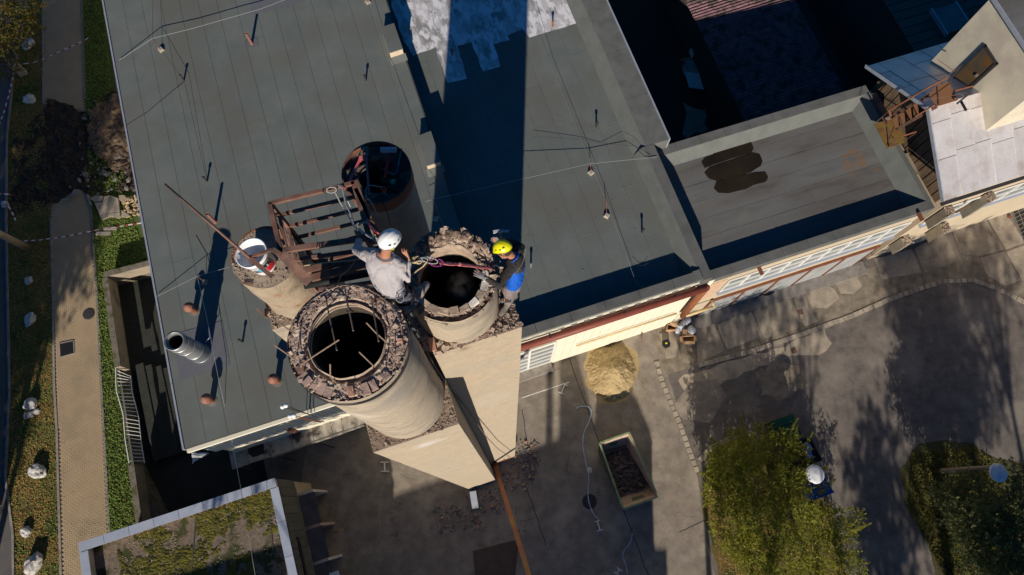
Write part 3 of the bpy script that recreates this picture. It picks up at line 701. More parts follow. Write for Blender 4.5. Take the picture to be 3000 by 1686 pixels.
# silver coating, patches (thin coats lying on the strips)
cS = crop(1100, 0, 3.68)
sil = [cS(*p) for p in [(320, -500), (320, 60), (375, 220), (350, 320), (340, 480), (400, 600), (650, 515), (700, 680), (780, 900), (985, 850), (880, 500), (1040, 455), (1130, 700), (1165, 778), (1350, 720), (1270, 480), (1450, 435), (1420, 380), (1590, 320), (1660, 405), (1960, 320), (2262, 225), (2230, 110), (2180, 0), (2100, -500)]]
sil = sil[:7] + [cS(150, -500)] * 0 + sil[7:]
silp = [P(u, v, ZR + .02) for u, v in sil]; silp[0] = P(*cS(150, -500), ZR + .02); silp[1] = P(*cS(170, 60), ZR + .02); silp[2] = P(*cS(230, 220), ZR + .02); silp[3] = P(*cS(260, 320), ZR + .02); silp[4] = P(*cS(310, 450), ZR + .02)
b = MB(); f = fuzzy([Vector((p.x, p.y, 0)) for p in silp], .35, .035); ar = sum(f[i].x * f[(i + 1) % len(f)].y - f[(i + 1) % len(f)].x * f[i].y for i in range(len(f)))
if ar < 0: f.reverse()
b.add([Vector((p.x, p.y, ZR + .024)) for p in f], [tuple(range(len(f)))]); b.build('silver_coating', M_silver, main)
def patch(pts, z, m, name='roof_patch', lift=.022, par=main, ragged=.0):
    f = [P(u, v, z + lift) for u, v in pts]
    if ragged: f = [Vector((p.x, p.y, z + lift)) for p in fuzzy([Vector((p.x, p.y, 0)) for p in f], .15, ragged)]
    ar = sum(f[i].x * f[(i + 1) % len(f)].y - f[(i + 1) % len(f)].x * f[i].y for i in range(len(f)))
    if ar < 0: f.reverse()
    b = MB(); b.add(f, [tuple(range(len(f)))]); return b.build(name, m, par)
patch([(728, -20), (738, 44), (860, 14), (960, -20)], ZL, M_patch)
patch([(720, 119), (753, 110), (757, 134), (726, 143)], ZL, M_patch)
c48 = crop(480, 760, 4.8275)
patch([c48(*p) for p in [(150, 1060), (830, 865), (835, 930), (890, 1210), (940, 1500), (850, 1530), (250, 1700)]], ZL, M_patch)
patch([c48(*p) for p in [(160, 1085), (300, 1045), (300, 1650), (230, 1690), (150, 1200)]], ZL, M_patch, lift=.026)
# window strip and lower front wall features (plane of the front wall)
cw = crop(1500, 800, 4.137)
def wallbox(mb, x0, y0, x1, y1, b=6.9, th=.06, f=cw):   # box hung on the wall between two picture corners of its upper left / lower right
    p = PW(*f(x0, y0), b); r = PW(*f(x1, y1), b); a0 = min(p.dot(E1), r.dot(E1)); a1 = max(p.dot(E1), r.dot(E1)); z0 = min(p.z, r.z); z1 = max(p.z, r.z)
    mb.boxab(a0, a1, b - th, b, z0, z1)
win = MB(); fr = MB()
A0 = PW(*cw(135, 935)).dot(E1) - .8; A1 = PW(*cw(520, 830)).dot(E1)
ztop = PW(*cw(520, 830)).z; zmid = PW(*cw(500, 945)).z; zlow = PW(*cw(500, 1045)).z
w1 = MB(); w1.boxab(A0, A1, 6.86, 6.90, zlow, ztop); wp = w1.build('window', M_glass, main)
for zz in np.linspace(zlow, ztop, 6):
    fr.boxab(A0, A1, 6.80, 6.88, zz - .05, zz + .05)
for aa in (A0, A0 + (A1 - A0) * .45, A1): fr.boxab(aa - .06, aa + .06, 6.79, 6.88, zlow, ztop)
fr.build('window_frame', M_frame, wp)
q = MB(); q.boxab(A0 - .5, A1 + .1, 6.4, 6.92, 0, .35); q.build('door_step', M_kerb, main)
# rib texture of the cream wall: separate sheets
for k in range(17):
    a0 = A1 + .15 + k * .5
    if a0 + .5 > 12.2: break
    q = MB(); q.boxab(a0, a0 + .485, 6.87, 6.917, .3, ZP - .5); q.build('cladding_sheet', M_cream, main)
q = MB()
q.boxab(AL1, 11.7, 6.80, 6.90, ZP - .40, ZP - .28); q.build('gutter', M_cream, main)
# brackets of the gutter as small blocks
q = MB()
for k in range(14):
    a0 = 2.6 + k * .64; q.boxab(a0, a0 + .3, 6.74, 6.80, ZP - .36, ZP - .30)
q.build('gutter_bracket', M_kerb, main, kind='stuff')
# ---- pipes on the front
pj = PW(*cw(2330, 205), 6.62); p0 = PW(*cw(-300, 1010), 6.62); pm = p0.lerp(pj, .5)
zp = (PW(*cw(135, 880), 6.62).z + pj.z) / 2
pa = L(PW(*cw(-300, 1010), 6.62).dot(E1), 6.62, zp); pb_ = L(pj.dot(E1), 6.62, zp)
pipe = thing('heating_pipe', 'thick red brown pipe running under the front gutter', 'pipe', L(2, 6.62, zp))
q = MB(); q.tube(pa, pb_, .19, .19, 20); q.ball(pb_, .19, 14, 8); q.build('pipe_run', M_rustp, pipe, smooth=True)
pd = PW(*cw(2070, 520), 6.62)
q = MB(); q.tube(pb_, L(pd.dot(E1), 6.62, pd.z), .17, .17, 20); q.ball(L(pd.dot(E1), 6.62, pd.z), .17, 12, 8); q.build('pipe_drop', M_rustb, pipe, smooth=True)
for t in (.28, .62, .86):
    c = pa.lerp(pb_, t); q = MB(); q.beam(c + Vector((0, 0, .22)), c + Vector((0, 0, -.6)), .06, .06); q.beam(c + Vector((0, 0, .2)), L(c.dot(E1), 6.9, zp + .2), .06, .06); q.build('bracket', M_dark, pipe)
yl = thing('gas_pipe', 'yellow gas pipe with elbow in front of the garage doors', 'pipe', PW(2030, 930, 6.3))
y0 = PW(*cw(2110, 520), 6.45); y1 = PW(*cz(790, 505), 6.2); y1 = L(y1.dot(E1), 6.45, y0.z); y2 = L(y1.dot(E1) + .1, 6.80, y0.z)
q = MB(); q.tube(y0, y1, .09, .09, 14); q.ball(y1, .095, 10, 6); q.tube(y1, y2, .09, .09, 14); q.build('pipe_run', M_yp, yl, smooth=True)
g0 = PW(*cw(780, 888), 6.75); g1 = PW(*cw(1950, 545), 6.75)
q = MB(); q.tube(g0, L(g1.dot(E1), 6.75, g0.z), .05, .05, 10); q.build('drain_pipe', M_yp, label='thin horizontal cream pipe low on the cream wall', cat='pipe', smooth=True)
# ---------------------------------------------------------------- right building with the puddled roof
BZ = 7.85; BP = 8.45; B0, B1 = 12.28, 24.75; BB1 = 14.55
bB = thing('garage_building', 'low garage building with puddled flat roof and beige window front', 'building', L(18, 6.92, 0))
q = MB(); q.boxab(B0 + .02, B1 - .2, 6.92, BB1 - .1, 0, BZ - .05); q.build('wall', M_beige, bB)
q = MB(); q.boxab(B0 + .02, B1 - .25, 7.2, BB1 - .3, BZ - .05, BZ); q.build('roof_deck', M_seam, bB)
strips(7.3, 14.0, B0 + .1, B1 - .6, BZ, 1.02, M_roofB, axis='a', lens=(6, 12), parent=bB)
for k in range(9):
    a0 = B0 + k * (B1 - B0) / 9; a1 = a0 + (B1 - B0) / 9 - .02
    q = MB(); q.boxab(a0, a1, 6.88, 7.36, BZ, BP + R(0, .008)); q.build('parapet_cap', M_par2, bB)
    q = MB(); q.boxab(a0, a1, BB1 - .62, BB1 - .12, BZ, BP + R(0, .008)); q.build('parapet_cap', M_par2, bB)
def fil(pl_, z0, z1, nm='fillet', par=bB):
    q = MB(); q.hexa([Vector((p.x, p.y, z0)) for p in pl_[:4]] + [Vector((p.x, p.y, z)) for p, z in zip(pl_[4:], (z0 + .012, z0 + .012, z1, z1))]); q.build(nm, M_par, par)
fil([L(B0 + .1, BB1 - 1.10), L(B1 - .5, BB1 - 1.10), L(B1 - .5, BB1 - .62), L(B0 + .1, BB1 - .62), L(B0 + .1, BB1 - 1.10), L(B1 - .5, BB1 - 1.10), L(B1 - .5, BB1 - .62), L(B0 + .1, BB1 - .62)], BZ, BP - .05)
q = MB(); q.hexa([L(B1 - 1.0, 7.36, BZ), L(B1 - .25, 7.36, BZ), L(B1 - .25, BB1 - .62, BZ), L(B1 - 1.0, BB1 - .62, BZ), L(B1 - .97, 7.36, BZ + .02), L(B1 - .25, 7.36, BP), L(B1 - .25, BB1 - .62, BP), L(B1 - .97, BB1 - .62, BZ + .02)])
q.build('fillet', M_par, bB)
q = MB(); q.boxab(B1 - .25, B1, 7.36, BB1 - .6, BZ - .3, BP + .01); q.build('parapet', M_par2, bB)
cB = crop(1850, 400, 2.586)
pud = [[(630, 115), (720, 70), (850, 25), (900, 40), (920, 90), (905, 125), (780, 160), (640, 205), (560, 235), (535, 190), (560, 160), (620, 140)],
       [(600, 235), (780, 175), (920, 130), (965, 140), (987, 190), (975, 225), (900, 272), (760, 315), (655, 335), (590, 315), (560, 275)],
       [(650, 345), (780, 318), (940, 275), (1010, 272), (1030, 310), (1010, 345), (920, 370), (860, 400), (740, 428), (665, 425), (632, 395)]]
def grow(pts, k):
    cx = sum(p[0] for p in pts) / len(pts); cy_ = sum(p[1] for p in pts) / len(pts); return [(cx + (x - cx) * 1.03, cy_ + (y - cy_) * k) for x, y in pts]
for k, pd_ in enumerate(pud): patch([cB(*p) for p in grow(pd_, 1.05)], BZ, M_puddle, 'puddle', .026 + .002 * k, bB, .012)
RP = lambda x, y, f=c44: P(*f(x, y), BZ)
for x, y, r_ in ((400, 120, .16), (430, 150, .18), (450, 195, .20), (365, 130, .16), (320, 150, .14), (395, 225, .18), (340, 240, .16), (460, 215, .12), (340, 200, .14), (380, 290, .14), (560, 250, .09)): blotch(M_roofB, RP(x, y), r_ * 1.7, (.23, .115, .04), .6, 4.5)
blotch(M_roofB, P(*cB(850, 610), BZ), .42, (.16, .158, .13), .8, 3)
blotch(M_roofB, P(*cB(780, 250), BZ), 1.35, (.082, .068, .058), .75, 2)
# beige front: windows
zt = PW(*cB(1681, 775)).z; zb = PW(*cB(1681, 890)).z
wa0 = PW(*cB(790, 1130)).dot(E1); wz1 = PW(*cB(880, 1035)).z; wz0 = PW(*cB(790, 1135)).z
def winband(a0, a1, z0, z1, n, par, b=6.91):
    for k in range(n):
        x0 = a0 + (a1 - a0) * k / n + .04; x1 = a0 + (a1 - a0) * (k + 1) / n - .04
        q = MB(); q.boxab(x0 + .05, x1 - .05, b - .03, b, z0 + .05, z1 - .05); w = q.build('window', M_glass, par)
        q = MB()
        for zz in (z0, (z0 + z1) / 2, z1): q.boxab(x0, x1, b - .09, b - .02, zz - .03, zz + .03)
        for xx in (x0, x1): q.boxab(xx - .035, xx + .035, b - .095, b - .02, z0, z1)
        q.build('window_frame', M_frame, w)
    q = MB(); q.boxab(a0 - .1, a1 + .1, b - .2, b, z0 - .16, z0 - .08); q.build('window_sill', M_zinc, par)
winband(13.9, 24.3, 5.2, 7.0, 9, bB)
q = MB(); q.boxab(12.75, 13.7, 6.88, 6.916, 4.4, 7.4); q.build('bare_brick_patch', M_pinkb, bB)
q = MB(); q.boxab(12.35, 12.72, 6.86, 6.916, .0, BP - .1); q.build('cream_strip', M_cream, bB)
# garage doors
DB = 6.90
for k in range(5):
    a0 = 14.1 + k * 2.1; a1 = a0 + 1.95
    for j in range(2):
        q = MB(); q.boxab(a0 + j * .98, a0 + j * .98 + .94, DB - .06, DB, .15, 3.25); q.build('garage_door', M_door, bB)
    q = MB(); q.boxab(a0 - .09, a0 - .015, DB - .10, DB, .1, 3.4); q.boxab(a1 + .015, a1 + .05, DB - .10, DB, .1, 3.4); q.boxab(a0 - .09, a1 + .05, DB - .11, DB, 3.27, 3.5); q.build('door_frame', M_doorf, bB)
q = MB(); q.boxab(12.5, 25.2, 6.1, 6.9, 0, .14); q.build('concrete_plinth', M_kerb, bB)
for (uv, z) in (((2235, 785), 6.6), ((2708, 625), 7.3)):
    p = PW(uv[0], uv[1], 6.7); q = MB(); q.boxab(p.dot(E1) - .07, p.dot(E1) + .07, 6.45, 6.9, p.z - .45, p.z - .3); q.build('steel_bracket', M_doorf, bB)
# ---------------------------------------------------------------- far right: gable building with tin roof, penthouse
GE = 9.9; GR = 12.0; GA = 24.15; GB0, GB1, GM = 6.85, 14.7, 10.75
gb = thing('tin_roof_building', 'beige building with old tin gable roof and stepped standing seams', 'building', L(30, 6.9, 0))
q = MB(); q.boxab(25.6, 44, 6.93, 14.5, 0, GE - .15)
q.add([L(25.6, 6.93, GE - .15), L(25.6, 14.5, GE - .15), L(25.6, GM, GR - .2), L(44, 6.93, GE - .15), L(44, 14.5, GE - .15), L(44, GM, GR - .2)], [(0, 2, 1), (3, 4, 5), (0, 3, 5, 2), (1, 2, 5, 4)])
q.build('wall', M_beige, gb)
def zr_(b): return GR - (GR - GE) * (abs(b - GM) / (GM - GB0 if b < GM else GB1 - GM))
for side in (0, 1):
    a = GA
    while a < 40:
        w = R(.7, 1.25); e0, e1 = (GB0 - .1, GM) if side == 0 else (GM, GB1 + .1)
        cuts = [e0]
        while cuts[-1] < e1 - 1.9: cuts.append(cuts[-1] + R(1.2, 2.2))
        cuts.append(e1)
        for y0, y1 in zip(cuts[:-1], cuts[1:]):
            j = R(0, .02)
            bb = MB(); bb.slab([L(a + .015, y0 + .015, zr_(y0 + .01) + j), L(a + w - .015, y0 + .015, zr_(y0 + .01) + j), L(a + w - .015, y1 - .01, zr_(y1) + j), L(a + .015, y1 - .01, zr_(y1) + j)], .03)
            bb.slab([L(a - .015, y0, zr_(y0) + .035), L(a + .02, y0, zr_(y0) + .035), L(a + .02, y1, zr_(y1) + .035), L(a - .015, y1, zr_(y1) + .035)], .05)
            bb.build('tin_sheet', M_metal, gb)
        a += w
q = MB(); q.slab([L(GA, GB0, GE - .06), L(40, GB0, GE - .06), L(40, GM, GR - .06), L(GA, GM, GR - .06)], .05); q.slab([L(GA, GM, GR - .06), L(40, GM, GR - .06), L(40, GB1, GE - .06), L(GA, GB1, GE - .06)], .05); q.build('roof_boarding', M_seam, gb)
q = MB(); q.beam(L(GA - .03, GB0 - .1, GE), L(GA - .03, GM, GR), .06, .2); q.beam(L(GA - .03, GM, GR), L(GA - .03, GB1 + .1, GE), .06, .2); q.build('verge_trim', M_edge, gb)
for k in range(15):   # weathered boards of the gable end under the verge
    b0 = 7.3 + k * .48; q = MB(); q.boxab(25.45, 25.58, b0, b0 + .4, GE - 2.2, min(zr_(b0), zr_(b0 + .4)) - .3); q.build('gable_board', M_wood, gb)
q = MB(); q.boxab(GA - .05, 40, GB0 - .26, GB0 - .1, GE - .22, GE - .1); q.build('gutter', M_dark, gb)
winband(25.8, 38, 5.6, 7.6, 8, gb)
# gap between the buildings: narrow yard, shed roofs
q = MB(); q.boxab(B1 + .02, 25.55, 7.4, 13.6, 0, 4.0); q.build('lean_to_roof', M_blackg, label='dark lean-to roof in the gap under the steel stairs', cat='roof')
wl = thing('parapet_wall', 'crumbling plastered wall along the end of the garage roof', 'wall', L(24.95, 10, 0))
for k, (b0, b1, z) in enumerate(((7.4, 8.9, 7.6), (8.92, 10.2, 8.1), (10.22, 12.2, 8.0), (12.22, 13.9, 8.3))):
    q = MB(); q.boxab(24.78, 25.2, b0, b1, 0, z); q.build('wall_section', M_cwall, wl)
# penthouse
PH = thing('stair_tower', 'cream plastered rooftop tower with a rusty steel door', 'tower', L(26.9, 9.1, 9))
pa0, pb0, pb1, pz = 26.9, 9.1, 13.7, 15.2
q = MB(); q.boxab(pa0, 36, pb0, pb1, 9.5, pz); q.build('wall', M_beige if 0 else mat('tower_plaster', (.60, .54, .42), (.52, .47, .37), 1.0, rough=.9, bump=.006, col3=(.50, .43, .36), sc3=.5), PH)
q = MB(); q.boxab(pa0 - .12, 36, pb0 - .12, pb1 + .12, pz, pz + .12); q.build('roof', M_roofB, PH)
q = MB(); q.boxab(pa0 - .16, 36, pb0 - .16, pb0 - .12, pz - .03, pz + .16); q.boxab(pa0 - .18, pa0 - .12, pb0 - .12, pb1 + .16, pz - .03, pz + .16); q.build('edge_trim', M_edge, PH)
c24 = crop(2400, 0, 2.577)
dc = [PA(*c24(*p), pa0) for p in ((1260, 335), (1355, 485), (1165, 640), (1020, 590))]
db0 = min(p.dot(E2) for p in dc); db1 = max(p.dot(E2) for p in dc); dz0 = min(p.z for p in dc); dz1 = max(p.z for p in dc)
q = MB(); q.boxab(pa0 - .05, pa0 + .05, db0 + .12, db1 - .12, dz0 + .1, dz1 - .1); dr = q.build('door', mat('rusty_door', (.13, .075, .025), (.07, .06, .045), 1.6, rough=.6, col3=(.16, .07, .02), sc3=1.5), PH)
q = MB()
q.boxab(pa0 - .08, pa0 + .01, db0, db0 + .12, dz0, dz1); q.boxab(pa0 - .08, pa0 + .01, db1 - .12, db1, dz0, dz1); q.boxab(pa0 - .08, pa0 + .01, db0, db1, dz1 - .1, dz1); q.build('door_frame', M_dark, PH)
q = MB(); q.boxab(pa0 - .12, pa0 - .05, db0 + .25, db0 + .33, (dz0 + dz1) / 2 - .08, (dz0 + dz1) / 2 + .08); q.build('handle', M_steel, dr)
print('door', db0, db1, dz0, dz1)
# steel stair from the garage roof up to the door
st = thing('steel_stair', 'rusty steel stair with thin handrails leading to the tower door', 'stair', L(24.6, 10.5, 9))
lz = max(12.2, dz0 - .05); bs0, bs1 = (db0 + db1) / 2 - .75, (db0 + db1) / 2 + .55
def quadpx(pts, z): return [P(u, v, z) for u, v in pts]
c25 = crop(2500, 150, 4.389)
z_top = 12.3; z_bot = 9.3
top = quadpx([c25(*p) for p in [(975, 560), (1050, 450), (1230, 395), (1345, 630), (1080, 710)]], z_top)
q = MB(); q.prism(top, z_top - .05, z_top); q.build('landing', M_rplate, st)
lowp = quadpx([c25(*p) for p in [(270, 935), (580, 850), (670, 1165), (440, 1255)]], z_bot)
q = MB(); q.prism(lowp, z_bot - .05, z_bot); q.build('landing', M_yel, st)
tc = [[(500, 870), (575, 835), (605, 950), (535, 1000)], [(590, 810), (655, 790), (700, 880), (640, 935)], [(675, 765), (760, 710), (800, 810), (740, 880)], [(770, 690), (850, 655), (890, 760), (830, 820)], [(880, 640), (960, 595), (1000, 690), (930, 760)]]
for k, t in enumerate(tc):
    z = z_bot + .35 + (z_top - z_bot - .5) * k / 5; q = MB(); q.prism(quadpx([c25(*p) for p in t], z), z - .03, z); q.build('tread', M_rplate, st)
def stp(x, y, z): return P(*c25(x, y), z)
q = MB()
q.beam(stp(545, 1010, z_bot), stp(1075, 715, z_top), .05, .14); q.beam(stp(480, 850, z_bot), stp(990, 560, z_top), .05, .14); q.build('stringer', M_steelr, st)
q = MB()
for (x0, y0, za), (x1, y1, zb_) in (((455, 765, z_bot + .9), (960, 470, z_top + .8)), ((960, 470, z_top + .8), (1200, 345, z_top + .9)), ((455, 765, z_bot + .9), (500, 870, z_bot)),
                                 ((1310, 510, z_top + .3), (1540, 450, z_top + .6)), ((650, 1090, z_bot + .3), (830, 1030, z_bot + .6)), ((800, 840, z_top - .8), (1050, 690, z_top + .2))):
    q = MB(); q.tube(stp(x0, y0, za), stp(x1, y1, zb_), .035, .035, 6); q.build('handrail', M_rustb, st)
q = MB()
for (x0, y0, za), (x1, y1, zb_) in (((460, 780, 10), (1010, 450, 12.9)), ((280, 930, 9.5), (460, 770, 10)), ((840, 640, 12), (1350, 210, 13.6)), ((1070, 100, 13.5), (1300, 260, 13.5)), ((840, 650, 12.2), (1450, 540, 12.8)), ((450, 1240, 9.4), (660, 1080, 9.8)), ((660, 1150, 9.8), (800, 1060, 10))):
    q = MB(); q.tube(stp(x0, y0, za), stp(x1, y1, zb_), .012, .012, 5); q.build('wire_rail', M_steelr, st)
q = MB()
for (x0, y0), (x1, y1), z in (((370, 850), (540, 1170), 9.4), ((430, 890), (460, 1240), 9.36), ((1080, 440), (1100, 700), 12.34)): q = MB(); q.beam(stp(x0, y0, z), stp(x1, y1, z), .05, .04); q.build('floor_rib', M_steelr, st)
q = MB()
for (x0, y0), (x1, y1) in (((1220, 390), (1400, 180)), ((1330, 680), (1500, 540)), ((1380, 640), (1450, 765))): q = MB(); q.beam(stp(x0, y0, z_top + .2), stp(x1, y1, z_top + .5), .08, .08); q.build('bracket', M_dark, st)
# ---------------------------------------------------------------- dark yard behind, brown corrugated roof
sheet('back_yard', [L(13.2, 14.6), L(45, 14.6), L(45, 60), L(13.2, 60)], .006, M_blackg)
cq = thing('workshop', 'shaded workshop under a brown corrugated roof behind the garages', 'building', L(23, 21, 0))
ca0, ca1, cb0, cb1 = 20.5, 26.9, 15.8, 33
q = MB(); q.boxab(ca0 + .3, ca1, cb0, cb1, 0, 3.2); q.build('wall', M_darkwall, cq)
nrow = 5
for i in range(nrow):
    w = (ca1 - ca0) / nrow; k = 0; b = cb0
    while b < 27.5:
        ln = 1.1; q = MB(); a0 = ca0 + i * w; n = 16; vs = []; fs = []
        z0 = 3.4 + (nrow - i) * .03 + .02 * (k % 2)
        for j in range(n + 1):
            y = b + ln * j / n; zz = z0 + .05 * sin(j / n * 2 * pi * 5) ; vs += [L(a0 - .08, y, zz + i * .10), L(a0 + w, y, zz + (i + 1) * .10)]
        fs = [(2 * j, 2 * j + 1, 2 * j + 3, 2 * j + 2) for j in range(n)]
        # ribs as real folds
        q.add(vs, fs); q.build('corrugated_sheet', M_fibro, cq); b += ln; k += 1
sh = thing('shed', 'dark shed with ribbed sheet roof and window at the top right', 'building', L(33, 20, 0))
q = MB(); q.boxab(31.5, 44, 16.5, 40, 0, 5.0); q.build('wall', M_darkwall, sh)
for k in range(26):
    b = 16.5 + k * .6; q = MB(); q.boxab(31.3, 37.5, b, b + .55, 5.0, 5.07); q.build('roof_sheet', M_panel, sh)
q = MB(); q.boxab(33.6, 35.2, 17.6, 19.4, 5.08, 5.3); w = q.build('skylight', M_glass, sh); q = MB(); q.boxab(33.5, 33.62, 17.5, 19.5, 5.08, 5.34); q.boxab(35.18, 35.3, 17.5, 19.5, 5.08, 5.34); q.build('frame', M_edge, w)
q = MB(); q.boxab(27.5, 30.5, 15.5, 33, 0, .02); q.build('concrete_strip', M_darkwall, kind='structure')
# debris by the workshop
cd = crop(1750, 0, 2.895)
for (pts, z, m, nm, lab) in (([(740, 620), (830, 590), (890, 750), (810, 760)], .5, M_tapew, 'pallet', 'pile of pale slats in the shaded yard by the workshop'),
                      ([(710, 500), (830, 480), (880, 640), (740, 620)], .4, M_tin, 'sheet_pile', 'stack of grey sheets in the dark back yard'),
                      ([(785, 420), (818, 390), (820, 460), (810, 480)], .9, M_whitep, 'white_board', 'white board leaning on the workshop wall')):
    if nm == 'pallet':
        rt = thing(nm, lab, 'slats', P(*cd(820, 680), 0))
        for k in range(9):
            x = 745 + k * 14; q = MB(); q.beam(P(*cd(x, 610 + k * 2), z), P(*cd(x + 40, 745 + k * 2), z), .10, .04); q.build('slat', M_whitep, rt)
    else:
        q = MB(); q.prism([P(*cd(*p), z) for p in pts], z - .3, z); q.build(nm, m, label=lab, cat=nm.replace('_', ' '))
sheet('concrete_pad', fuzzy(pp([cd(*p) for p in [(720, 880), (900, 940), (940, 1100), (760, 1190), (730, 1020)]]), .4, .2), .012, M_slab)
# ---------------------------------------------------------------- small building bottom left (mossy roof)
SZ = 6.0
sb = thing('small_building', 'small building with mossy gravel roof and zinc edged parapet', 'building', L(-15, 0, 0))
q = MB(); q.boxab(-19.5, -10.6, -9, 4.55, 0, SZ - .55); q.build('wall', M_farwall, sb)
q = MB(); q.boxab(-19.4, -10.5, -9, 4.45, SZ - .55, SZ - .50); q.build('roof_gravel', M_mroof, sb)
q = MB(); q.boxab(-19.7, -10.4, 4.42, 4.70, 0, SZ - .03); q.boxab(-19.7, -19.42, -9, 4.42, 0, SZ - .03); q.boxab(-10.68, -10.4, -9, 4.42, 0, SZ - .03); q.build('parapet', M_beige, sb)
for k in range(8):
    a0 = -19.75 + k * 1.17; q = MB(); q.boxab(a0, a0 + 1.15, 4.36, 4.78, SZ - .03, SZ + .02 + R(0, .006)); q.build('zinc_cap', M_zinc, sb)
for k in range(8):
    b0 = 4.34 - (k + 1) * 1.6; q = MB(); q.boxab(-10.74, -10.34, b0, b0 + 1.58, SZ - .03, SZ + .02 + R(0, .006)); q.build('zinc_cap', M_zinc, sb)
    q = MB(); q.boxab(-19.76, -19.36, b0, b0 + 1.58, SZ - .03, SZ + .02 + R(0, .006)); q.build('zinc_cap', M_zinc, sb)
# moss cushions
def cushions(name, a0, a1, b0, b1, n, z, par, m, r=(.03, .11), thr=-.05, o=0, dens=.55):
    b = MB(); vs0, fs0 = ICO[1]; cnt = 0; t = 0
    while cnt < n and t < n * 12:
        t += 1; a = R(a0, a1); bb = R(b0, b1)
        if MN.noise(Vector((a * dens, bb * dens, o))) + .5 * MN.noise(Vector((a * 2.2, bb * 2.2, o))) < thr: continue
        cnt += 1; rr = R(*r); c = L(a, bb, z)
        b.add([c + Vector((v.x * rr * R(.8, 1.2), v.y * rr * R(.8, 1.2), v.z * rr * .45)) for v in vs0], fs0)
    b.build(name, m, par, kind='stuff', smooth=False)
cushions('moss', -18.3, -12.3, -3.5, 4.35, 5200, SZ - .50, sb, M_moss, thr=-.08)
cushions('moss', -12.3, -10.75, 2.4, 4.35, 500, SZ - .50, sb, M_moss, thr=-.3)
cushions('lichen_crumbs', -18.6, -10.8, -3.5, 4.35, 1500, SZ - .49, sb, M_moss_l, r=(.015, .05), thr=.0, o=5, dens=1.1)
q = MB(); q.beam(P(945 * 1.0 - 370, 1500, SZ - .47), P(560, 1690, SZ - .47), .05, .03); q.beam(P(790, 1500, SZ - .47), P(800, 1620, SZ - .47), .05, .03); q.build('roof_joint', M_seam, sb)
# east cladding of the small building
b = 4.72; k = 0
while b > -7:
    h = .42; q = MB(); q.boxab(-10.4, -10.36 + .02 * (k % 2), b - h + .02, b, 3.2, SZ - .2); q.build('cladding_panel', M_panel, sb); b -= h; k += 1
q = MB(); q.boxab(-10.34, -10.30, -1.8, 1.9, 4.6, 4.95); q.build('dark_slot', M_bink, sb)
for k in range(4):
    b1 = 3.9 - k * 1.75; q = MB(); q.slab([L(-10.36, b1 - 1.6, 3.1), L(-9.55, b1 - 1.6, 2.9), L(-9.55, b1, 2.9), L(-10.36, b1, 3.1)], .03); q.build('awning_sheet', M_tin if 0 else mat('dark_glazed_roof', (.05, .05, .06), (.09, .085, .09), 2, rough=.3), sb)
    q = MB(); q.boxab(-10.36, -9.6, b1, b1 + .14, 0, 2.97); q.build('brick_pier', M_white if k % 2 == 0 else M_brick2, sb)
q = MB(); q.slab([P(965, 1680, 3.5), P(990, 1672, 3.5), P(1000, 1700, 3.5), P(960, 1710, 3.5)], .05); q.build('white_sign', M_tapew, label='white curved board at the bottom corner of the small building', cat='board')
# garden spade leaning by the small building (tan blade shape)
sp = thing('spade', 'spade with tan blade leaning by the small building', 'spade', P(998, 1556, .8))
q = MB(); f = crop(850, 1350, 3.963); q.prism([P(*f(*p), 1.2) for p in [(560, 800), (590, 785), (625, 782), (620, 815), (598, 848), (565, 840)]], 1.17, 1.2); q.build('blade', M_card, sp)
q = MB(); q.tube(P(*f(490, 835), 1.0), P(*f(560, 820), 1.18), .018, .018, 6); q.build('handle', M_wood, sp)
# ---------------------------------------------------------------- canopy and bits in front of the left wall
c8 = crop(500, 1150, 2.7015)
CZ = 4.0
cn = thing('canopy', 'long low canopy of stained sheets below the left front wall', 'canopy', P(860, 1330, 0))
cpts = [((455, 440), (595, 395), (615, 570), (490, 610)), ((600, 388), (762, 345), (790, 510), (620, 565)), ((775, 345), (940, 300), (970, 455), (800, 508)), ((945, 298), (1120, 250), (1135, 400), (975, 452)), ((1125, 248), (1250, 205), (1290, 355), (1140, 398)), ((1255, 205), (1345, 175), (1370, 325), (1295, 352)), ((1350, 178), (1480, 150), (1530, 250), (1375, 322))]
for p4 in cpts:
    q = MB(); q.prism([P(*c8(*p), CZ) for p in p4], CZ - .06, CZ + R(0, .03)); q.build('roof_sheet', M_tin, cn)
q = MB(); q.beam(P(*c8(800, 515), CZ - .1), P(*c8(1530, 262), CZ - .1), .05, .3); q.build('front_gutter', M_kerb, cn)
q = MB()
for x, y in ((480, 600), (800, 510), (1140, 400), (1500, 262)): q.tube(P(*c8(x, y - 12), CZ - .1), Vector((P(*c8(x, y - 12), CZ).x, P(*c8(x, y - 12), CZ).y, 0)), .04, .04, 6)
q.build('post', M_dark, cn)
q = MB(); q.prism([P(*c8(*p), CZ + .05) for p in [(610, 430), (700, 400), (735, 410), (740, 485), (650, 515), (615, 480)]], CZ + .03, CZ + .05); q.build('dark_cover', M_bink, cn)
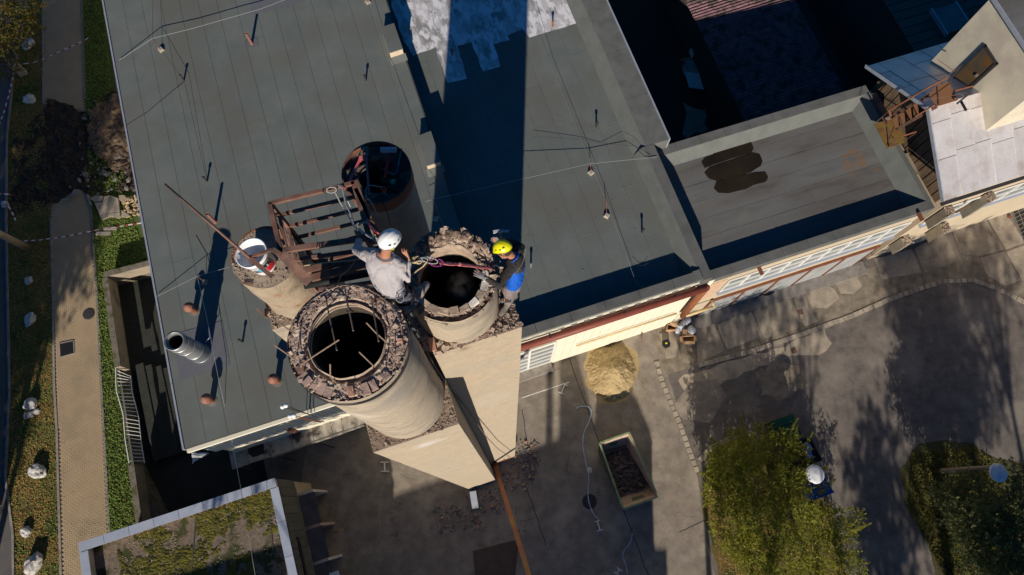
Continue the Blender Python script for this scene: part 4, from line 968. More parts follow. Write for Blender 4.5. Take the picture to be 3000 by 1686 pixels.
# rusty elbow duct and lightning rods on the canopy
el = thing('elbow_pipe', 'rusty brown elbow pipe above the canopy', 'pipe', P(*c8(960, 290), CZ))
q = MB(); pts = [P(*c8(1050, 190), 6.4), P(*c8(960, 205), 6.6), P(*c8(905, 225), 6.5), P(*c8(895, 258), 6.1), P(*c8(930, 275), 5.7), P(*c8(975, 298), 4.6), P(*c8(980, 298), 4.1)]
for a, b in zip(pts[:-1], pts[1:]): q.tube(a, b, .20, .20, 14); q.ball(b, .2, 12, 6)
q.build('pipe_run', M_rustb if 0 else M_terra, el, smooth=True)
for (x, y, x2, y2, lab) in ((885, 115, 1130, 185, 'left thin rod with white knob of the upper pair'), (912, 105, 1160, 200, 'right thin rod with white knob of the upper pair'), (943, 190, 1190, 238, 'left rusty rod with white knob of the lower pair'), (975, 185, 1215, 235, 'right rusty rod with white knob of the lower pair')):
    rd = thing('rod', lab, 'rod', P(*c8(x2, y2), 7.2), 'rods with round white insulators by the gutter')
    za = 12.2 if y < 150 else 11.0; zb_ = 9.0 if y < 150 else 8.0
    q = MB(); q.tube(P(*c8(x, y), za), P(*c8(x2, y2), zb_), .018, .018, 6); q.build('bar', M_rustb if y > 150 else M_dark, rd)
    q = MB(); q.ball(P(*c8(x, y), za), (.10, .10, .07), 12, 6); q.build('insulator', M_white2, rd, smooth=True)
# white blinds sheet hanging below the left corner
bnd = thing('louvre', 'white slatted louvre below the left roof corner', 'louvre', P(*c8(200, 510), 5))
for k in range(9):
    q = MB(); q.beam(P(*c8(165 + k * 1.5, 482 + k * 10), 6 - k * .3), P(*c8(300 - k * 16, 484 + k * 9), 6 - k * .3), .05, .03); q.build('slat', M_whitep, bnd)
# ---------------------------------------------------------------- light well wall with railing, left
lw = thing('retaining_wall', 'weathered concrete light well wall beside the lawn', 'wall', P(320, 950, 0))
WZ = 1.0
def wallseg(p, q_, z, th=.3, m=None, nm='wall_section', cap=True, par=lw, zb=0.):
    p = P(*p, z); q_ = P(*q_, z); d = (q_ - p).normalized(); n = Vector((-d.y, d.x, 0)) * th / 2
    b = MB(); b.prism([p - n, q_ - n, q_ + n, p + n], zb, z); b.build(nm, m or M_cwall, par)
    if cap:
        b = MB(); n *= 1.12; b.prism([p - n, q_ - n, q_ + n, p + n], z, z + .05); b.build('coping', M_cap, par)
wallseg((305, 806), (450, 768), WZ)
wallseg((308, 815), (346, 1076), WZ)
wallseg((385, 1362), (410, 1545), WZ)
rl = thing('railing', 'white steel bar railing on the lawn edge by the steps', 'railing', P(360, 1220, 0))
cr3 = crop(0, 1124, 2.576)
rt0 = [(875, 0), (880, 60), (925, 215), (932, 250), (945, 425), (975, 600)]; rt1 = [(990, 0), (995, 60), (1040, 230), (1048, 270), (1065, 440), (1090, 600)]
rt0 = [(873, -115)] + rt0; rt1 = [(985, -60)] + rt1
zt_, zb2 = 1.3, .35
tp = [P(*cr3(*p), zt_) for p in rt0]; bt = [Vector((p.x, p.y, .2)) for p in tp]
# leaning frame: outer rail is high, inner rail low on the stair side
inn = [P(*cr3(*p), .25) for p in rt1]
q = MB(); q.path([P(*cr3(*p), .9) for p in rt0], .035, 6); q.path(inn, .03, 6); q.build('rail', M_whitep, rl)
out = [P(*cr3(*p), .9) for p in rt0]
for (a, b), (c, d) in zip(zip(out[:-1], out[1:]), zip(inn[:-1], inn[1:])):
    n = max(1, round((b - a).length / .22))
    for k in range(n):
        q = MB(); q.tube(a.lerp(b, (k + .5) / n), c.lerp(d, (k + .5) / n), .024, .024, 5); q.build('bar', M_whitep, rl)
# walls and steps of the sunken court
for a, b in zip(PIT, PIT[1:] + PIT[:1]):
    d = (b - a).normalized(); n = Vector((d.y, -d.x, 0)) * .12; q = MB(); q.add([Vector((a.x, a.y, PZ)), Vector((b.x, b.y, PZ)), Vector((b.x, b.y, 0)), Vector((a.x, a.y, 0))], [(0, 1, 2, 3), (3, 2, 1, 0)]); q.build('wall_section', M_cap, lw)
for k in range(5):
    u = 415 + k * 24; q = MB(); q.beam(P(u, 1070 + k * 3, -1.1 + .0 * k), P(u + 55, 1350 - k * 8, -1.1), .50, 0.35 + .16 * (2 - k)); q.build('step', M_blackg, bpy.data.objects['sunken_court'])  # step colour darkened to stand in for the shade down here
# ---------------------------------------------------------------- the broken chimney stacks
T1 = Vector((-1.93, 1.84, 0)); T2 = Vector((-.865, 3.03, 0)); T3 = Vector((-2.27, 5.32, 0)); T4 = Vector((-3.51, 3.36, 0))
ZB1, ZB2 = H - 12.23, H - 10.29
Z1, Z2, Z3, Z4 = H - 7.75, H - 8.98, H - 10.3, H - 9.1
def corner_block(name, pts, z0, z1, m, parent, j=.02, nz=60, nx=10, amp=.004, hole=None):
    # a tall square shaft with slightly worn faces and edges
    b = MB(); n = len(pts); rings = []
    per = []
    for i in range(n):
        p = Vector(pts[i]); q_ = Vector(pts[(i + 1) % n])
        for k in range(nx): per.append(p.lerp(q_, k / nx))
    cx = sum(p.x for p in per) / len(per); cy = sum(p.y for p in per) / len(per)
    vs = []; m_ = len(per)
    for j_ in range(nz + 1):
        t = j_ / nz; z = z0 + (z1 - z0) * t
        for p in per:
            d = Vector((p.x - cx, p.y - cy, 0)); k = amp * 2 * MN.noise(Vector((p.x * 3, p.y * 3, z * 1.2))) + (amp * MN.noise(Vector((p.x * 9, p.y * 9, z * 5))))
            vs.append(Vector((p.x, p.y, z)) + d.normalized() * k)
    fs = [(j_ * m_ + i, j_ * m_ + (i + 1) % m_, (j_ + 1) * m_ + (i + 1) % m_, (j_ + 1) * m_ + i) for j_ in range(nz) for i in range(m_)]
    b.add(vs, fs); c0 = Vector((cx, cy, z1 + .0)); top = [vs[nz * m_ + i] for i in range(m_)]
    o = b.build(name, m, parent); b = MB()
    if hole is None: b.add(top + [c0], [(i, (i + 1) % m_, m_) for i in range(m_)])
    else:
        hc, hr = hole; inn_ = []
        for p in top: d = Vector((p.x - hc.x, p.y - hc.y, 0)).normalized(); inn_.append(Vector((hc.x, hc.y, z1)) + d * hr)
        b.add(top + inn_, [(i, (i + 1) % m_, m_ + (i + 1) % m_, m_ + i) for i in range(m_)])
    b.build('ledge', M_dustt, parent); return o
# shaft corners measured on the ground and on the top
def sq(cpt, s, ang=AZ):
    ex_ = Vector((cos(ang), sin(ang), 0)) * s / 2; ey_ = Vector((-sin(ang), cos(ang), 0)) * s / 2
    return [cpt - ex_ - ey_, cpt + ex_ - ey_, cpt + ex_ + ey_, cpt - ex_ + ey_]
c1 = L(-1.24, 2.34); c2b = L(.22, 3.22)
k1 = thing('chimney_stack', 'widest round chimney with rebars on a square shaft, nearest the camera', 'chimney', (T1.x, T1.y, 0), 'half demolished chimney stacks')
k2 = thing('chimney_stack', 'lower round chimney with dusty broken rim between the two workers', 'chimney', (T2.x, T2.y, 0), 'half demolished chimney stacks')
k3 = thing('chimney_stack', 'round chimney with rusty steel collar holding tools, at the back', 'chimney', (T3.x, T3.y, 0), 'half demolished chimney stacks')
blotch(M_conc, PW(1247, 1303, 1.60), .42, (.66, .64, .62), .75, 4)
blotch(M_conc, PW(1362, 1022, 2.46), .16, (.20, .14, .08), .8, 9)
blotch(M_conc, PW(1420, 1180, 2.46), 1.3, (.46, .40, .33), .6, 3)
blotch(M_conc2, T1 + Vector((-.1, -.7, Z1 - 1.5)), .35, (.60, .55, .48), .6, 7)
blotch(M_conc2, T1 + Vector((.5, -.5, Z1 - 1.0)), .55, (.27, .255, .235), .8, 9)
blotch(M_conc4, Q(812, 862, 9.45), .10, (.30, .13, .04), .95, 14); blotch(M_conc4, Q(838, 874, 9.5), .07, (.05, .03, .02), .95, 14); blotch(M_conc4, Q(870, 850, 9.5), .16, (.12, .10, .06), .8, 9)
k4 = thing('chimney_stack', 'closed concrete stack on the left with a white bucket on top', 'chimney', (T4.x, T4.y, 0), 'half demolished chimney stacks')
s1 = [L(-2.02, 1.60), L(-.46, 1.60), L(-.46, 3.05), L(-2.02, 3.05)]
s2 = [L(-.46 + .015, 2.46), L(.98, 2.46), L(.98, 3.95), L(-.44, 3.95)]
corner_block('shaft', [(p.x, p.y, 0) for p in s1], 0.05, ZB1, M_conc, k1, hole=(T1, .6))
corner_block('shaft', [(p.x, p.y, 0) for p in s2], 0.55, ZB2, M_conc, k2, hole=(T2, .56))
def cyl(name, c, r, z0, z1, m, parent, n=64, nz=14, amp=.012, flare=0.):
    b = MB(); vs = []
    for j in range(nz + 1):
        z = z0 + (z1 - z0) * j / nz
        for i in range(n):
            a = 2 * pi * i / n; p = Vector((cos(a), sin(a), 0)); k = amp * 1.6 * MN.noise(Vector((p.x * 2, p.y * 2, z * 1.5))) + amp * .6 * MN.noise(Vector((p.x * 8, p.y * 8, z * 8)))
            vs.append(c + p * (r + k + flare * (1 - j / nz) ** 3) + Vector((0, 0, z)))
    b.add(vs, [(j * n + i, j * n + (i + 1) % n, (j + 1) * n + (i + 1) % n, (j + 1) * n + i) for j in range(nz) for i in range(n)])
    return b.build(name, m, parent, smooth=True)
def innerwall(name, c, r, z0, z1, m, parent, n=64, nz=16, amp=.012, floor=True):
    b = MB(); vs = []
    for j in range(nz + 1):
        z = z0 + (z1 - z0) * j / nz
        for i in range(n):
            a = 2 * pi * i / n; p = Vector((cos(a), sin(a), 0)); k = amp * MN.noise(Vector((p.x * 3, p.y * 3, z * 6))) + (.012 if j % 3 == 0 else 0)
            vs.append(c + p * (r - k) + Vector((0, 0, z)))
    b.add(vs, [(j * n + (i + 1) % n, j * n + i, (j + 1) * n + i, (j + 1) * n + (i + 1) % n) for j in range(nz) for i in range(n)])
    if floor: b.add([c + Vector((r * cos(2 * pi * i / n), r * sin(2 * pi * i / n), z0)) for i in range(n)], [tuple(range(n))])
    return b.build(name, m, parent)
def rimring(name, c, ri, ro, zf, m, parent, n=150, nr=9, seed=0, amp=.02):
    b = MB(); vs = []
    for k in range(nr + 1):
        for i in range(n):
            a = 2 * pi * i / n; t = k / nr; r = ri + (ro - ri) * t
            x = cos(a); y = sin(a); q_ = Vector((x * 7, y * 7, t * 5 + seed))
            z = zf(a, t) + amp * 2 * MN.noise(q_) + amp * MN.noise(q_ * 2.7) + amp * .8 * (MN.noise(q_ * 6))
            rj = r + (.015 * MN.noise(q_ * 2) if 0 < k < nr else 0)
            if k == 0: rj = r + .03 * MN.noise(Vector((x * 4, y * 4, seed)))
            vs.append(c + Vector((x * rj, y * rj, z)))
    b.add(vs, [(k * n + i, (k + 1) * n + i, (k + 1) * n + (i + 1) % n, k * n + (i + 1) % n) for k in range(nr) for i in range(n)])
    return b.build(name, m, parent)
# --- chimney 1
R1, r1 = .705, .455
cyl('barrel', T1, R1, ZB1 - .02, Z1 - .07, M_conc2, k1, n=96, nz=40, amp=.006, flare=.02)
innerwall('flue', T1, r1, Z1 - 6, Z1 - .13, M_soot, k1)
innerwall('flue_lip', T1, r1 + .004, Z1 - .17, Z1 - .02, M_rim2, k1, nz=6, floor=False)
def zf1(a, t):   # jagged: outer edge lower where pieces broke off, higher at the back
    return Z1 - .05 - .05 * (t > .86) + .03 * sin(a) + .015 * MN.noise(Vector((cos(a) * 3, sin(a) * 3, 1))) - .05 * (t < .12)
rimring('broken_rim', T1, r1, R1 + .0, zf1, M_rim, k1, seed=3, amp=.011)
q = MB()
for i in range(44):   # bricks left standing round the ring
    a = 2 * pi * i / 44
    near_ = -2.6 < a - 2 * pi * (a > pi) < -.5
    if R(0, 1) < (.3 if near_ else .74): continue
    t = R(.55, .78) if sin(a) < .2 else R(.3, .8); r = r1 + (R1 - r1) * t; c = T1 + Vector((cos(a) * r, sin(a) * r, zf1(a, t) + R(-.022, .006)))
    q = MB(); Mx = Matrix.Rotation(a + R(-.06, .06), 3, 'Z') @ Matrix.Rotation(R(-.06, .06), 3, 'X') @ Matrix.Rotation(R(-.06, .06), 3, 'Y')
    kk = 1 if near_ else R(.45, .8); q.box(c, (R(.09, .16) * kk, R(.06, .095) * kk, R(.05, .08)), M=Mx)
    q.v = [v + Vector((R(-.006, .006), R(-.006, .006), R(-.006, .006))) for v in q.v]
    q.build('brick', random.choice([M_brick2, M_brick2, M_rim, M_brick]), k1)
q = MB()
for i in range(520):
    a = R(0, 2 * pi); t = R(.03, .99); r = r1 + (R1 - r1) * t; sz = R(.004, .013) if R(0, 1) < .95 else R(.015, .032)
    q.chunk(T1 + Vector((cos(a) * r, sin(a) * r, zf1(a, t) + sz * .5)), sz)
q.build('rubble', M_rim, k1, kind='stuff')
q = MB()
for i in range(160):
    a = R(0, 2 * pi); r = R1 * R(.94, .99); sz = R(.010, .026)
    q.chunk(T1 + Vector((cos(a) * r, sin(a) * r, Z1 - .09 + R(-.02, .03))), sz)
q.build('edge_rubble', M_rubble, k1, kind='stuff')
q = MB(); n = 72; pr_ = [(R1 + .012, -.022), (R1 + .026, -.022), (R1 + .026, .022), (R1 + .012, .022)]
tiltM = Matrix.Rotation(radians(3), 3, 'X')
q.lathe(T1 + Vector((0, 0, Z1 - .20)), pr_, n, close=True, M=tiltM); q.build('steel_band', M_dark, k1)
lg = Q(1165, 1068, 7.93); q = MB(); q.box(lg, (.10, .05, .05), .5); q.box(lg + Vector((.03, -.02, 0)), (.02, .09, .07), .5); q.tube(lg - Vector((.08, .03, 0)), lg + Vector((.09, .03, 0)), .009); q.build('band_lug', M_dark, k1)
c5 = crop(650, 780, 2.895)
# rebars: the foot stands in the rim, the tip leans over
reb = [([(1040, 160, 7.72), (1055, 260, 7.6), (1115, 550, 7.45)]), ([(885, 280, 7.72), (905, 400, 7.6), (975, 715, 7.45)]), ([(1270, 290, 7.72), (1330, 640, 7.5)]),
       ([(1400, 650, 7.72), (1310, 570, 7.55), (1225, 480, 7.4)]), ([(670, 860, 7.74), (680, 830, 7.6), (995, 625, 7.3)]), ([(1290, 850, 7.73), (1165, 730, 7.3)]),
       ([(970, 990, 7.72), (920, 940, 7.5), (918, 830, 7.3)]), ([(625, 575, 7.72), (560, 535, 7.5), (455, 465, 7.2)]), ([(630, 800, 7.72), (445, 670, 7.15)]),
       ([(790, 330, 7.7), (690, 400, 7.66), (650, 480, 7.7)])]
for pts in reb:
    q = MB(); q.path([Q(*c5(x, y), D) for x, y, D in pts], .0085, 6); q.build('rebar', M_steelr if 0 else mat('dusty_rebar', (.30, .21, .16), (.18, .12, .09), 30, rough=.9), k1)
# rebar hoops and uprights on the back half, they throw the grid of shadows
for rr in (.52, .64):
    pts = [T1 + Vector((cos(a) * rr, sin(a) * rr, Z1 + .05 + .03 * sin(a * 5))) for a in np.linspace(.15 * pi, .95 * pi, 22)]
    q = MB(); q.path(pts, .006, 5); q.build('rebar_hoop', MC['dusty_rebar'], k1)
for a in np.linspace(-.9 * pi, -.1 * pi, 8):
    p = T1 + Vector((cos(a) * .6, sin(a) * .6, Z1 - .05)); q = MB(); q.tube(p, p + Vector((R(-.03, .03), R(-.03, .03), R(.12, .26))), .006, .006, 5); q.build('rebar_stub', MC['dusty_rebar'], k1)
# lime run on shaft 1 and stains are in the material; debris ledge on shaft 1
def debris(par, poly, z, n, m, r=(.008, .03), avoid=None, name='rubble', box=None):
    xs = [p.x for p in poly]; ys = [p.y for p in poly]; P2 = [(p.x, p.y) for p in poly]; q = MB(); t = 0; c_ = 0
    while c_ < n and t < n * 10:
        t += 1; x = R(min(xs), max(xs)); y = R(min(ys), max(ys))
        if not inpoly(x, y, P2): continue
        if avoid and any((x - a.x) ** 2 + (y - a.y) ** 2 < rr * rr for a, rr in avoid): continue
        sz = R(*r) * (2.2 if R(0, 1) < .06 else 1); q.chunk((x, y, z + sz * .4), sz); c_ += 1
    return q.build(name, m, par, kind='stuff')
debris(k1, s1, ZB1, 500, M_rubble, avoid=[(T1, R1)], r=(.004, .014))
debris(k1, s1, ZB1, 160, M_brick2, avoid=[(T1, R1)], r=(.004, .014))
# --- chimney 2
R2, r2 = .645, .465
cyl('barrel', T2, R2, ZB2 - .02, Z2 - .05, M_conc2, k2, n=96, nz=14, amp=.006, flare=.015)
innerwall('flue', T2, r2, Z2 - 6, Z2 - .22, M_sootm, k2)
def zf2(a, t):
    s = sin(a + .12); h = min(1, max(0, (s - .15) / .75)); h = h * h * (3 - 2 * h)
    return Z2 - .06 + h * (.24 + .16 * MN.noise(Vector((cos(a) * 5, sin(a) * 5, 9)))) * (.45 + .55 * t) - (.08 if t > .55 and s < -.2 else 0)
rimring('broken_rim', T2, r2 - .02, R2, zf2, M_rim, k2, seed=11, amp=.024)
b = MB(); n = 96; vs = []
for k in range(7):   # rough outer skin of the standing back part
    for i in range(n):
        a = 2 * pi * i / n; z = Z2 - .14 + (zf2(a, 1) - Z2 + .14) * k / 6; rr = R2 - .004 + .02 * MN.noise(Vector((cos(a) * 6, sin(a) * 6, z * 7))) * (k > 0); vs.append(T2 + Vector((cos(a) * rr, sin(a) * rr, z)))
b.add(vs, [(k * n + i, k * n + (i + 1) % n, (k + 1) * n + (i + 1) % n, (k + 1) * n + i) for k in range(6) for i in range(n)]); b.build('outer_skin', M_rim, k2)
b = MB(); n = 96; vs = []
for k in range(6):   # pale inner liner, lit on the far side
    for i in range(n):
        a = 2 * pi * i / n; z = Z2 - .30 + (zf2(a, 0) - Z2 + .30 + .02) * k / 5; rr = r2 - .02 + .01 * MN.noise(Vector((cos(a) * 6, sin(a) * 6, z * 9)))
        vs.append(T2 + Vector((cos(a) * rr, sin(a) * rr, z)))
b.add(vs, [(k * n + (i + 1) % n, k * n + i, (k + 1) * n + i, (k + 1) * n + (i + 1) % n) for k in range(5) for i in range(n)]); b.build('liner', M_rim2, k2)
for i in range(22):   # liner blocks on the near side, pale and cracked
    a = 2 * pi * i / 22 + R(-.03, .03)
    if sin(a) < .15 and cos(a) > -.75:
        r = r2 + .04; q = MB(); q.box(T2 + Vector((cos(a) * r, sin(a) * r, Z2 - .02 + R(-.01, .015))), (R(.06, .10), R(.12, .155), R(.07, .11)), a + R(-.06, .06)); q.v = [v + Vector((R(-.014, .014), R(-.014, .014), R(-.012, .012))) for v in q.v]; q.build('liner_block', random.choice([M_white, M_rim2]) if cos(a) > .3 else M_rim2, k2)
for i in range(38):
    a = 2 * pi * i / 38 + R(-.03, .03)
    if R(0, 1) < .42: continue
    t = R(.5, .92); r = r2 + (R2 - r2) * t; q = MB(); Mx = Matrix.Rotation(a + R(-.2, .2), 3, 'Z') @ Matrix.Rotation(R(-.3, .3), 3, 'X') @ Matrix.Rotation(R(-.2, .2), 3, 'Y')
    q.box(T2 + Vector((cos(a) * r, sin(a) * r, zf2(a, t) + R(0, .03))), (R(.07, .13), R(.05, .09), R(.04, .09)), M=Mx); q.v = [v + Vector((R(-.01, .01), R(-.01, .01), R(-.01, .01))) for v in q.v]
    q.build('brick', random.choice([M_rim, M_brick2, M_brkdark, M_rim2]), k2)
q = MB()
for i in range(1100):
    a = R(0, 2 * pi); t = R(.0, 1); r = r2 + (R2 - r2) * t; sz = R(.007, .02) if R(0, 1) < .85 else R(.02, .05)
    q.chunk(T2 + Vector((cos(a) * r, sin(a) * r, zf2(a, t) + sz * .4)), sz)
q.build('rubble', M_rubble, k2, kind='stuff')
q = MB()
for a in (.8, 1.0, 1.15, 1.35, 1.6, 1.85, 2.1, 2.35, 2.6):
    q.rock(T2 + Vector((cos(a) * .56, sin(a) * .56, zf2(a, .8) + .02)), (R(.05, .08), R(.05, .07), R(.04, .07)), sub=2, j=.3)
q.build('loose_masonry', M_brkdark, k2)
debris(k2, s2, ZB2, 1300, M_rubble, avoid=[(T2, R2)], r=(.005, .018))
debris(k2, s2, ZB2, 350, M_brick2, avoid=[(T2, R2)], r=(.008, .025))
q = MB()
for i in range(90):   # big rubble at the left corner of shaft 2, by the gap
    u = R(1185, 1330); v = 985 + (u - 1185) * .15 + R(-60, 45); p = Q(u, v, 10.25)
    if (p - T2 - Vector((0, 0, p.z))).length < R2 + .01 or p.dot(E2) < 2.47: continue
    q.chunk(p, R(.03, .07))
q.build('loose_rubble', M_rubble, k2, kind='stuff')
q = MB(); q.box(Q(1266, 1010, 10.2), (.10, .21, .065), .25); q.build('brick', M_brick, k2)
q = MB()   # rebar loops on the ledge
for (x, y) in ((1990, 720), (2130, 730), (1840, 880)):
    c = Q(*crop(1180, 840, 6.58)(x, y), 10.2); q.path([c + Vector((.06 * cos(t), .08 * sin(t), .02 * sin(2 * t))) for t in np.linspace(0, 4.4, 9)], .008, 5)
q.build('rebar_loop', M_dark, k2)
# steel frame where shaft 2 stands on the broken base
q = MB()
q.beam(L(-.6, 2.52, .45), L(1.1, 2.52, .45), .14, .16); q.beam(L(-.6, 3.8, .45), L(1.1, 3.8, .45), .14, .16); q.boxab(-.2, .8, 2.7, 3.7, 0, .5)
q.build('steel_base', M_doorf, k2)
q = MB()
for a, h in ((-.1, .5), (.35, .62), (.6, .5)): q.beam(L(a, 2.44, .55), L(a, 2.44, .55 + h), .09, .03)
q.build('steel_strap', M_doorf, k2)
# --- chimney 3 with steel collar and the tools inside
R3 = .585
cyl('barrel', T3, R3 - .02, 0, Z3 - .25, mat('grey_concrete', (.30, .28, .245), (.22, .205, .18), 2.5, rough=.95, bump=.008, bsc=30, col3=(.30, .27, .21), sc3=1.5, lo3=.55, hi3=.7), k3, n=64, nz=60, amp=.006)
q = MB(); q.lathe(T3, [(R3 - .025, Z3 - .22), (R3 - .025, Z3), (R3 + .0, Z3), (R3 + .0, Z3 - .33), (R3 - .012, Z3 - .33)], 72); q.build('steel_collar', mat('rusty_collar', (.24, .10, .06), (.17, .075, .05), 3, rough=.7, col3=(.09, .05, .045), sc3=1.6), k3, smooth=False)
q = MB(); q.lathe(T3, [(R3 - .03, Z3 - .10), (.33, Z3 - .12), (.32, Z3 - .16), (.31, Z3 - .9), (.30, Z3 - 5)], 56, jit=.006); q.build('inner_ring', mat('sooty_ring', (.075, .065, .06), (.26, .21, .15), 5, rough=1, bump=.012, lo=.45, hi=.65), k3)
q = MB(); q.lathe(T3, [(0, Z3 - 5), (.30, Z3 - 5)], 32); q.build('flue_bottom', M_soot, k3)
q = MB()
for i in range(240):
    a = R(0, 6.28); r = R(.34, .55); q.chunk(T3 + Vector((cos(a) * r, sin(a) * r, Z3 - .10)), R(.005, .016))
q.build('soot_crumbs', mat('brown_crumbs', (.12, .09, .06), (.2, .15, .1), 9, rough=1), k3, kind='stuff')
ct = crop(1000, 380, 5.569)
def T_(x, y, z=-.07): return P(*ct(x, y), Z3 + z)
bc = thing('bolt_cutter', 'long bolt cutter with worn red handles lying across the collar', 'bolt cutter', T_(380, 400))
q = MB(); q.beam(T_(300, 500, .0), T_(50, 1000, .06), .035, .03); q.build('handle', M_pinkr, bc); q = MB(); q.beam(T_(405, 480, .0), T_(455, 1060, .02), .035, .03); q.build('handle', M_pinkr, bc)
q = MB(); q.beam(T_(290, 470, .0), T_(425, 470, .0), .06, .035); q.beam(T_(300, 520, .0), T_(320, 440, .0), .045, .04); q.beam(T_(410, 520, .0), T_(410, 440, .0), .045, .04); q.build('hinge_block', M_pinkr, bc)
q = MB(); q.beam(T_(335, 440, .0), T_(340, 280, .0), .04, .035); q.beam(T_(425, 440, .0), T_(420, 280, .0), .04, .035); q.beam(T_(325, 300, .0), T_(440, 300, .0), .05, .03); q.build('jaw', mat('worn_steel', (.34, .25, .21), (.22, .17, .15), 20, rough=.4, metal=.5), bc)
sh_ = thing('sledgehammer', 'sledgehammer with red handle and polished steel head', 'hammer', T_(770, 330))
q = MB(); q.beam(T_(800, 245, .0), T_(712, 790, .0), .042, .03); q.build('handle', M_red, sh_)
q = MB(); q.tube(T_(650, 335, .03), T_(890, 335, .03), .052, .052, 8); q.tube(T_(640, 335, .03), T_(655, 335, .03), .042, .052, 8); q.tube(T_(890, 335, .03), T_(903, 335, .03), .052, .042, 8); q.build('head', mat('hammer_steel', (.42, .46, .52), (.30, .33, .38), 12, rough=.5, metal=.2), sh_)
hd = thing('hammer_drill', 'dark hammer drill with green body lying in the collar', 'drill', T_(850, 850))
q = MB(); q.ball(T_(700, 840), (.065, .07, .06), 12, 8); q.beam(T_(700, 830), T_(830, 870), .09, .09); q.beam(T_(905, 640), T_(880, 1020), .07, .07); q.beam(T_(760, 900), T_(890, 960), .11, .06); q.build('motor_body', M_black, hd)
q = MB(); q.ball(T_(840, 860, -.06), (.062, .062, .05), 10, 6); q.build('green_cover', mat('green_plastic', (.0, .30, .16), rough=.4), hd)
q = MB(); q.tube(T_(685, 640, -.05), T_(800, 720, -.06), .020, .022, 10); q.tube(T_(800, 720, -.06), T_(880, 745, -.06), .028, .028, 10); q.build('side_grip', mat('grey_rubber', (.13, .14, .15), rough=.6), hd)
q = MB(); q.tube(T_(905, 740, -.05), T_(920, 600, -.05), .035, .02, 12); q.build('chuck', mat('blue_black_steel', (.03, .05, .10), rough=.35), hd)
q = MB(); q.tube(T_(925, 600, -.05), T_(985, 310, -.03), .011, .011, 8); q.build('drill_bit', M_steel, hd)
hs_ = thing('hand_saw', 'curved saw with red grip and metal hoop hanging in the collar', 'saw', T_(690, 980))
q = MB(); q.path([T_(*p, .04) for p in [(660, 960), (690, 1010), (735, 990), (720, 960), (690, 940), (650, 935)]], .018, 7); q.build('grip', M_red, hs_)
q = MB(); q.path([T_(*p, .06) for p in [(660, 945), (560, 920), (470, 910), (420, 930), (400, 990), (405, 1100), (470, 1150), (540, 1270), (590, 1400)]], .010, 6); q.build('hoop', M_steel, hs_)
q = MB(); q.slab([T_(690, 1000, -.05), T_(820, 1110, -.12), T_(800, 1125, -.12), T_(670, 1040, -.05)], .006); q.build('blade', mat('dull_blade', (.22, .2, .15), rough=.6), hs_)
q = MB(); q.path([T_(*p, .08) for p in [(590, 960), (570, 980), (590, 1060), (660, 1160), (720, 1290), (760, 1400), (800, 1560)]], .006, 5); q.build('cable', M_black, label='thin black cable running over the edge of the rusty collar', cat='cable')
q = MB(); q.path([T_(*p, .08) for p in [(410, 1140), (470, 1160), (520, 1240), (560, 1330), (600, 1420)]], .010, 6); q.build('red_cord', mat('red_white_cord', (.45, .05, .07), (.6, .5, .5), 40, rough=.7), label='red and white cord hanging over the collar beside the cage', cat='cord')
# --- chimney 4, capped concrete, stained
cyl('barrel', T4, .47, H - 10.62, Z4, M_conc4, k4, n=72, nz=24, amp=.014, flare=.03)
q = MB(); q.lathe(T4, [(0, Z4 + .0), (.2, Z4 + .003), (.46, Z4 - .004), (.475, Z4 - .02)], 64, jit=.004); q.build('cap', mat('gritty_cap', (.36, .285, .215), (.27, .21, .165), 10, rough=1, bump=.008, bsc=40, col3=(.36, .30, .24), sc3=18, lo3=.58, hi3=.64), k4)
debris(k4, [T4 + Vector((cos(a) * .46, sin(a) * .46, 0)) for a in np.linspace(0, 6.1, 16)], Z4, 420, M_rubble, r=(.004, .011))
q = MB()
for i in range(70):
    a = R(.35 * pi, 1.1 * pi); q.chunk(T4 + Vector((cos(a) * .455, sin(a) * .455, Z4 + .005)), R(.008, .018))
q.build('rust_flakes', M_rustb, k4, kind='stuff')
s4 = sq(T4 + Vector((0, -.02, 0)), 1.06)
corner_block('shaft', [(p.x, p.y, 0) for p in s4], 0, H - 10.62, M_conc2, k4, nz=40, nx=6, amp=.02)
debris(k4, s4, H - 10.62, 120, M_rubble, r=(.006, .02), avoid=[(T4, .5)])
q = MB(); c48_ = c48
q.beam(Q(*c48(1310, 700), 10.5), Q(*c48(1445, 830), 10.55), .03, .03); q.beam(Q(*c48(1445, 830), 10.55), Q(*c48(1440, 705), 10.6), .03, .03); q.build('angle_iron', M_steelr, k4)
q = MB(); q.beam(Q(*c48(1125, 340), 9.08), Q(*c48(1255, 350), 9.08), .03, .02); q.build('iron_bit', M_steelr, k4)
# rust and soot stain on the barrel of stack 4
for (u, v, s, m) in ((815, 858, .10, M_rustb), (838, 872, .07, M_rustb)):
    pass
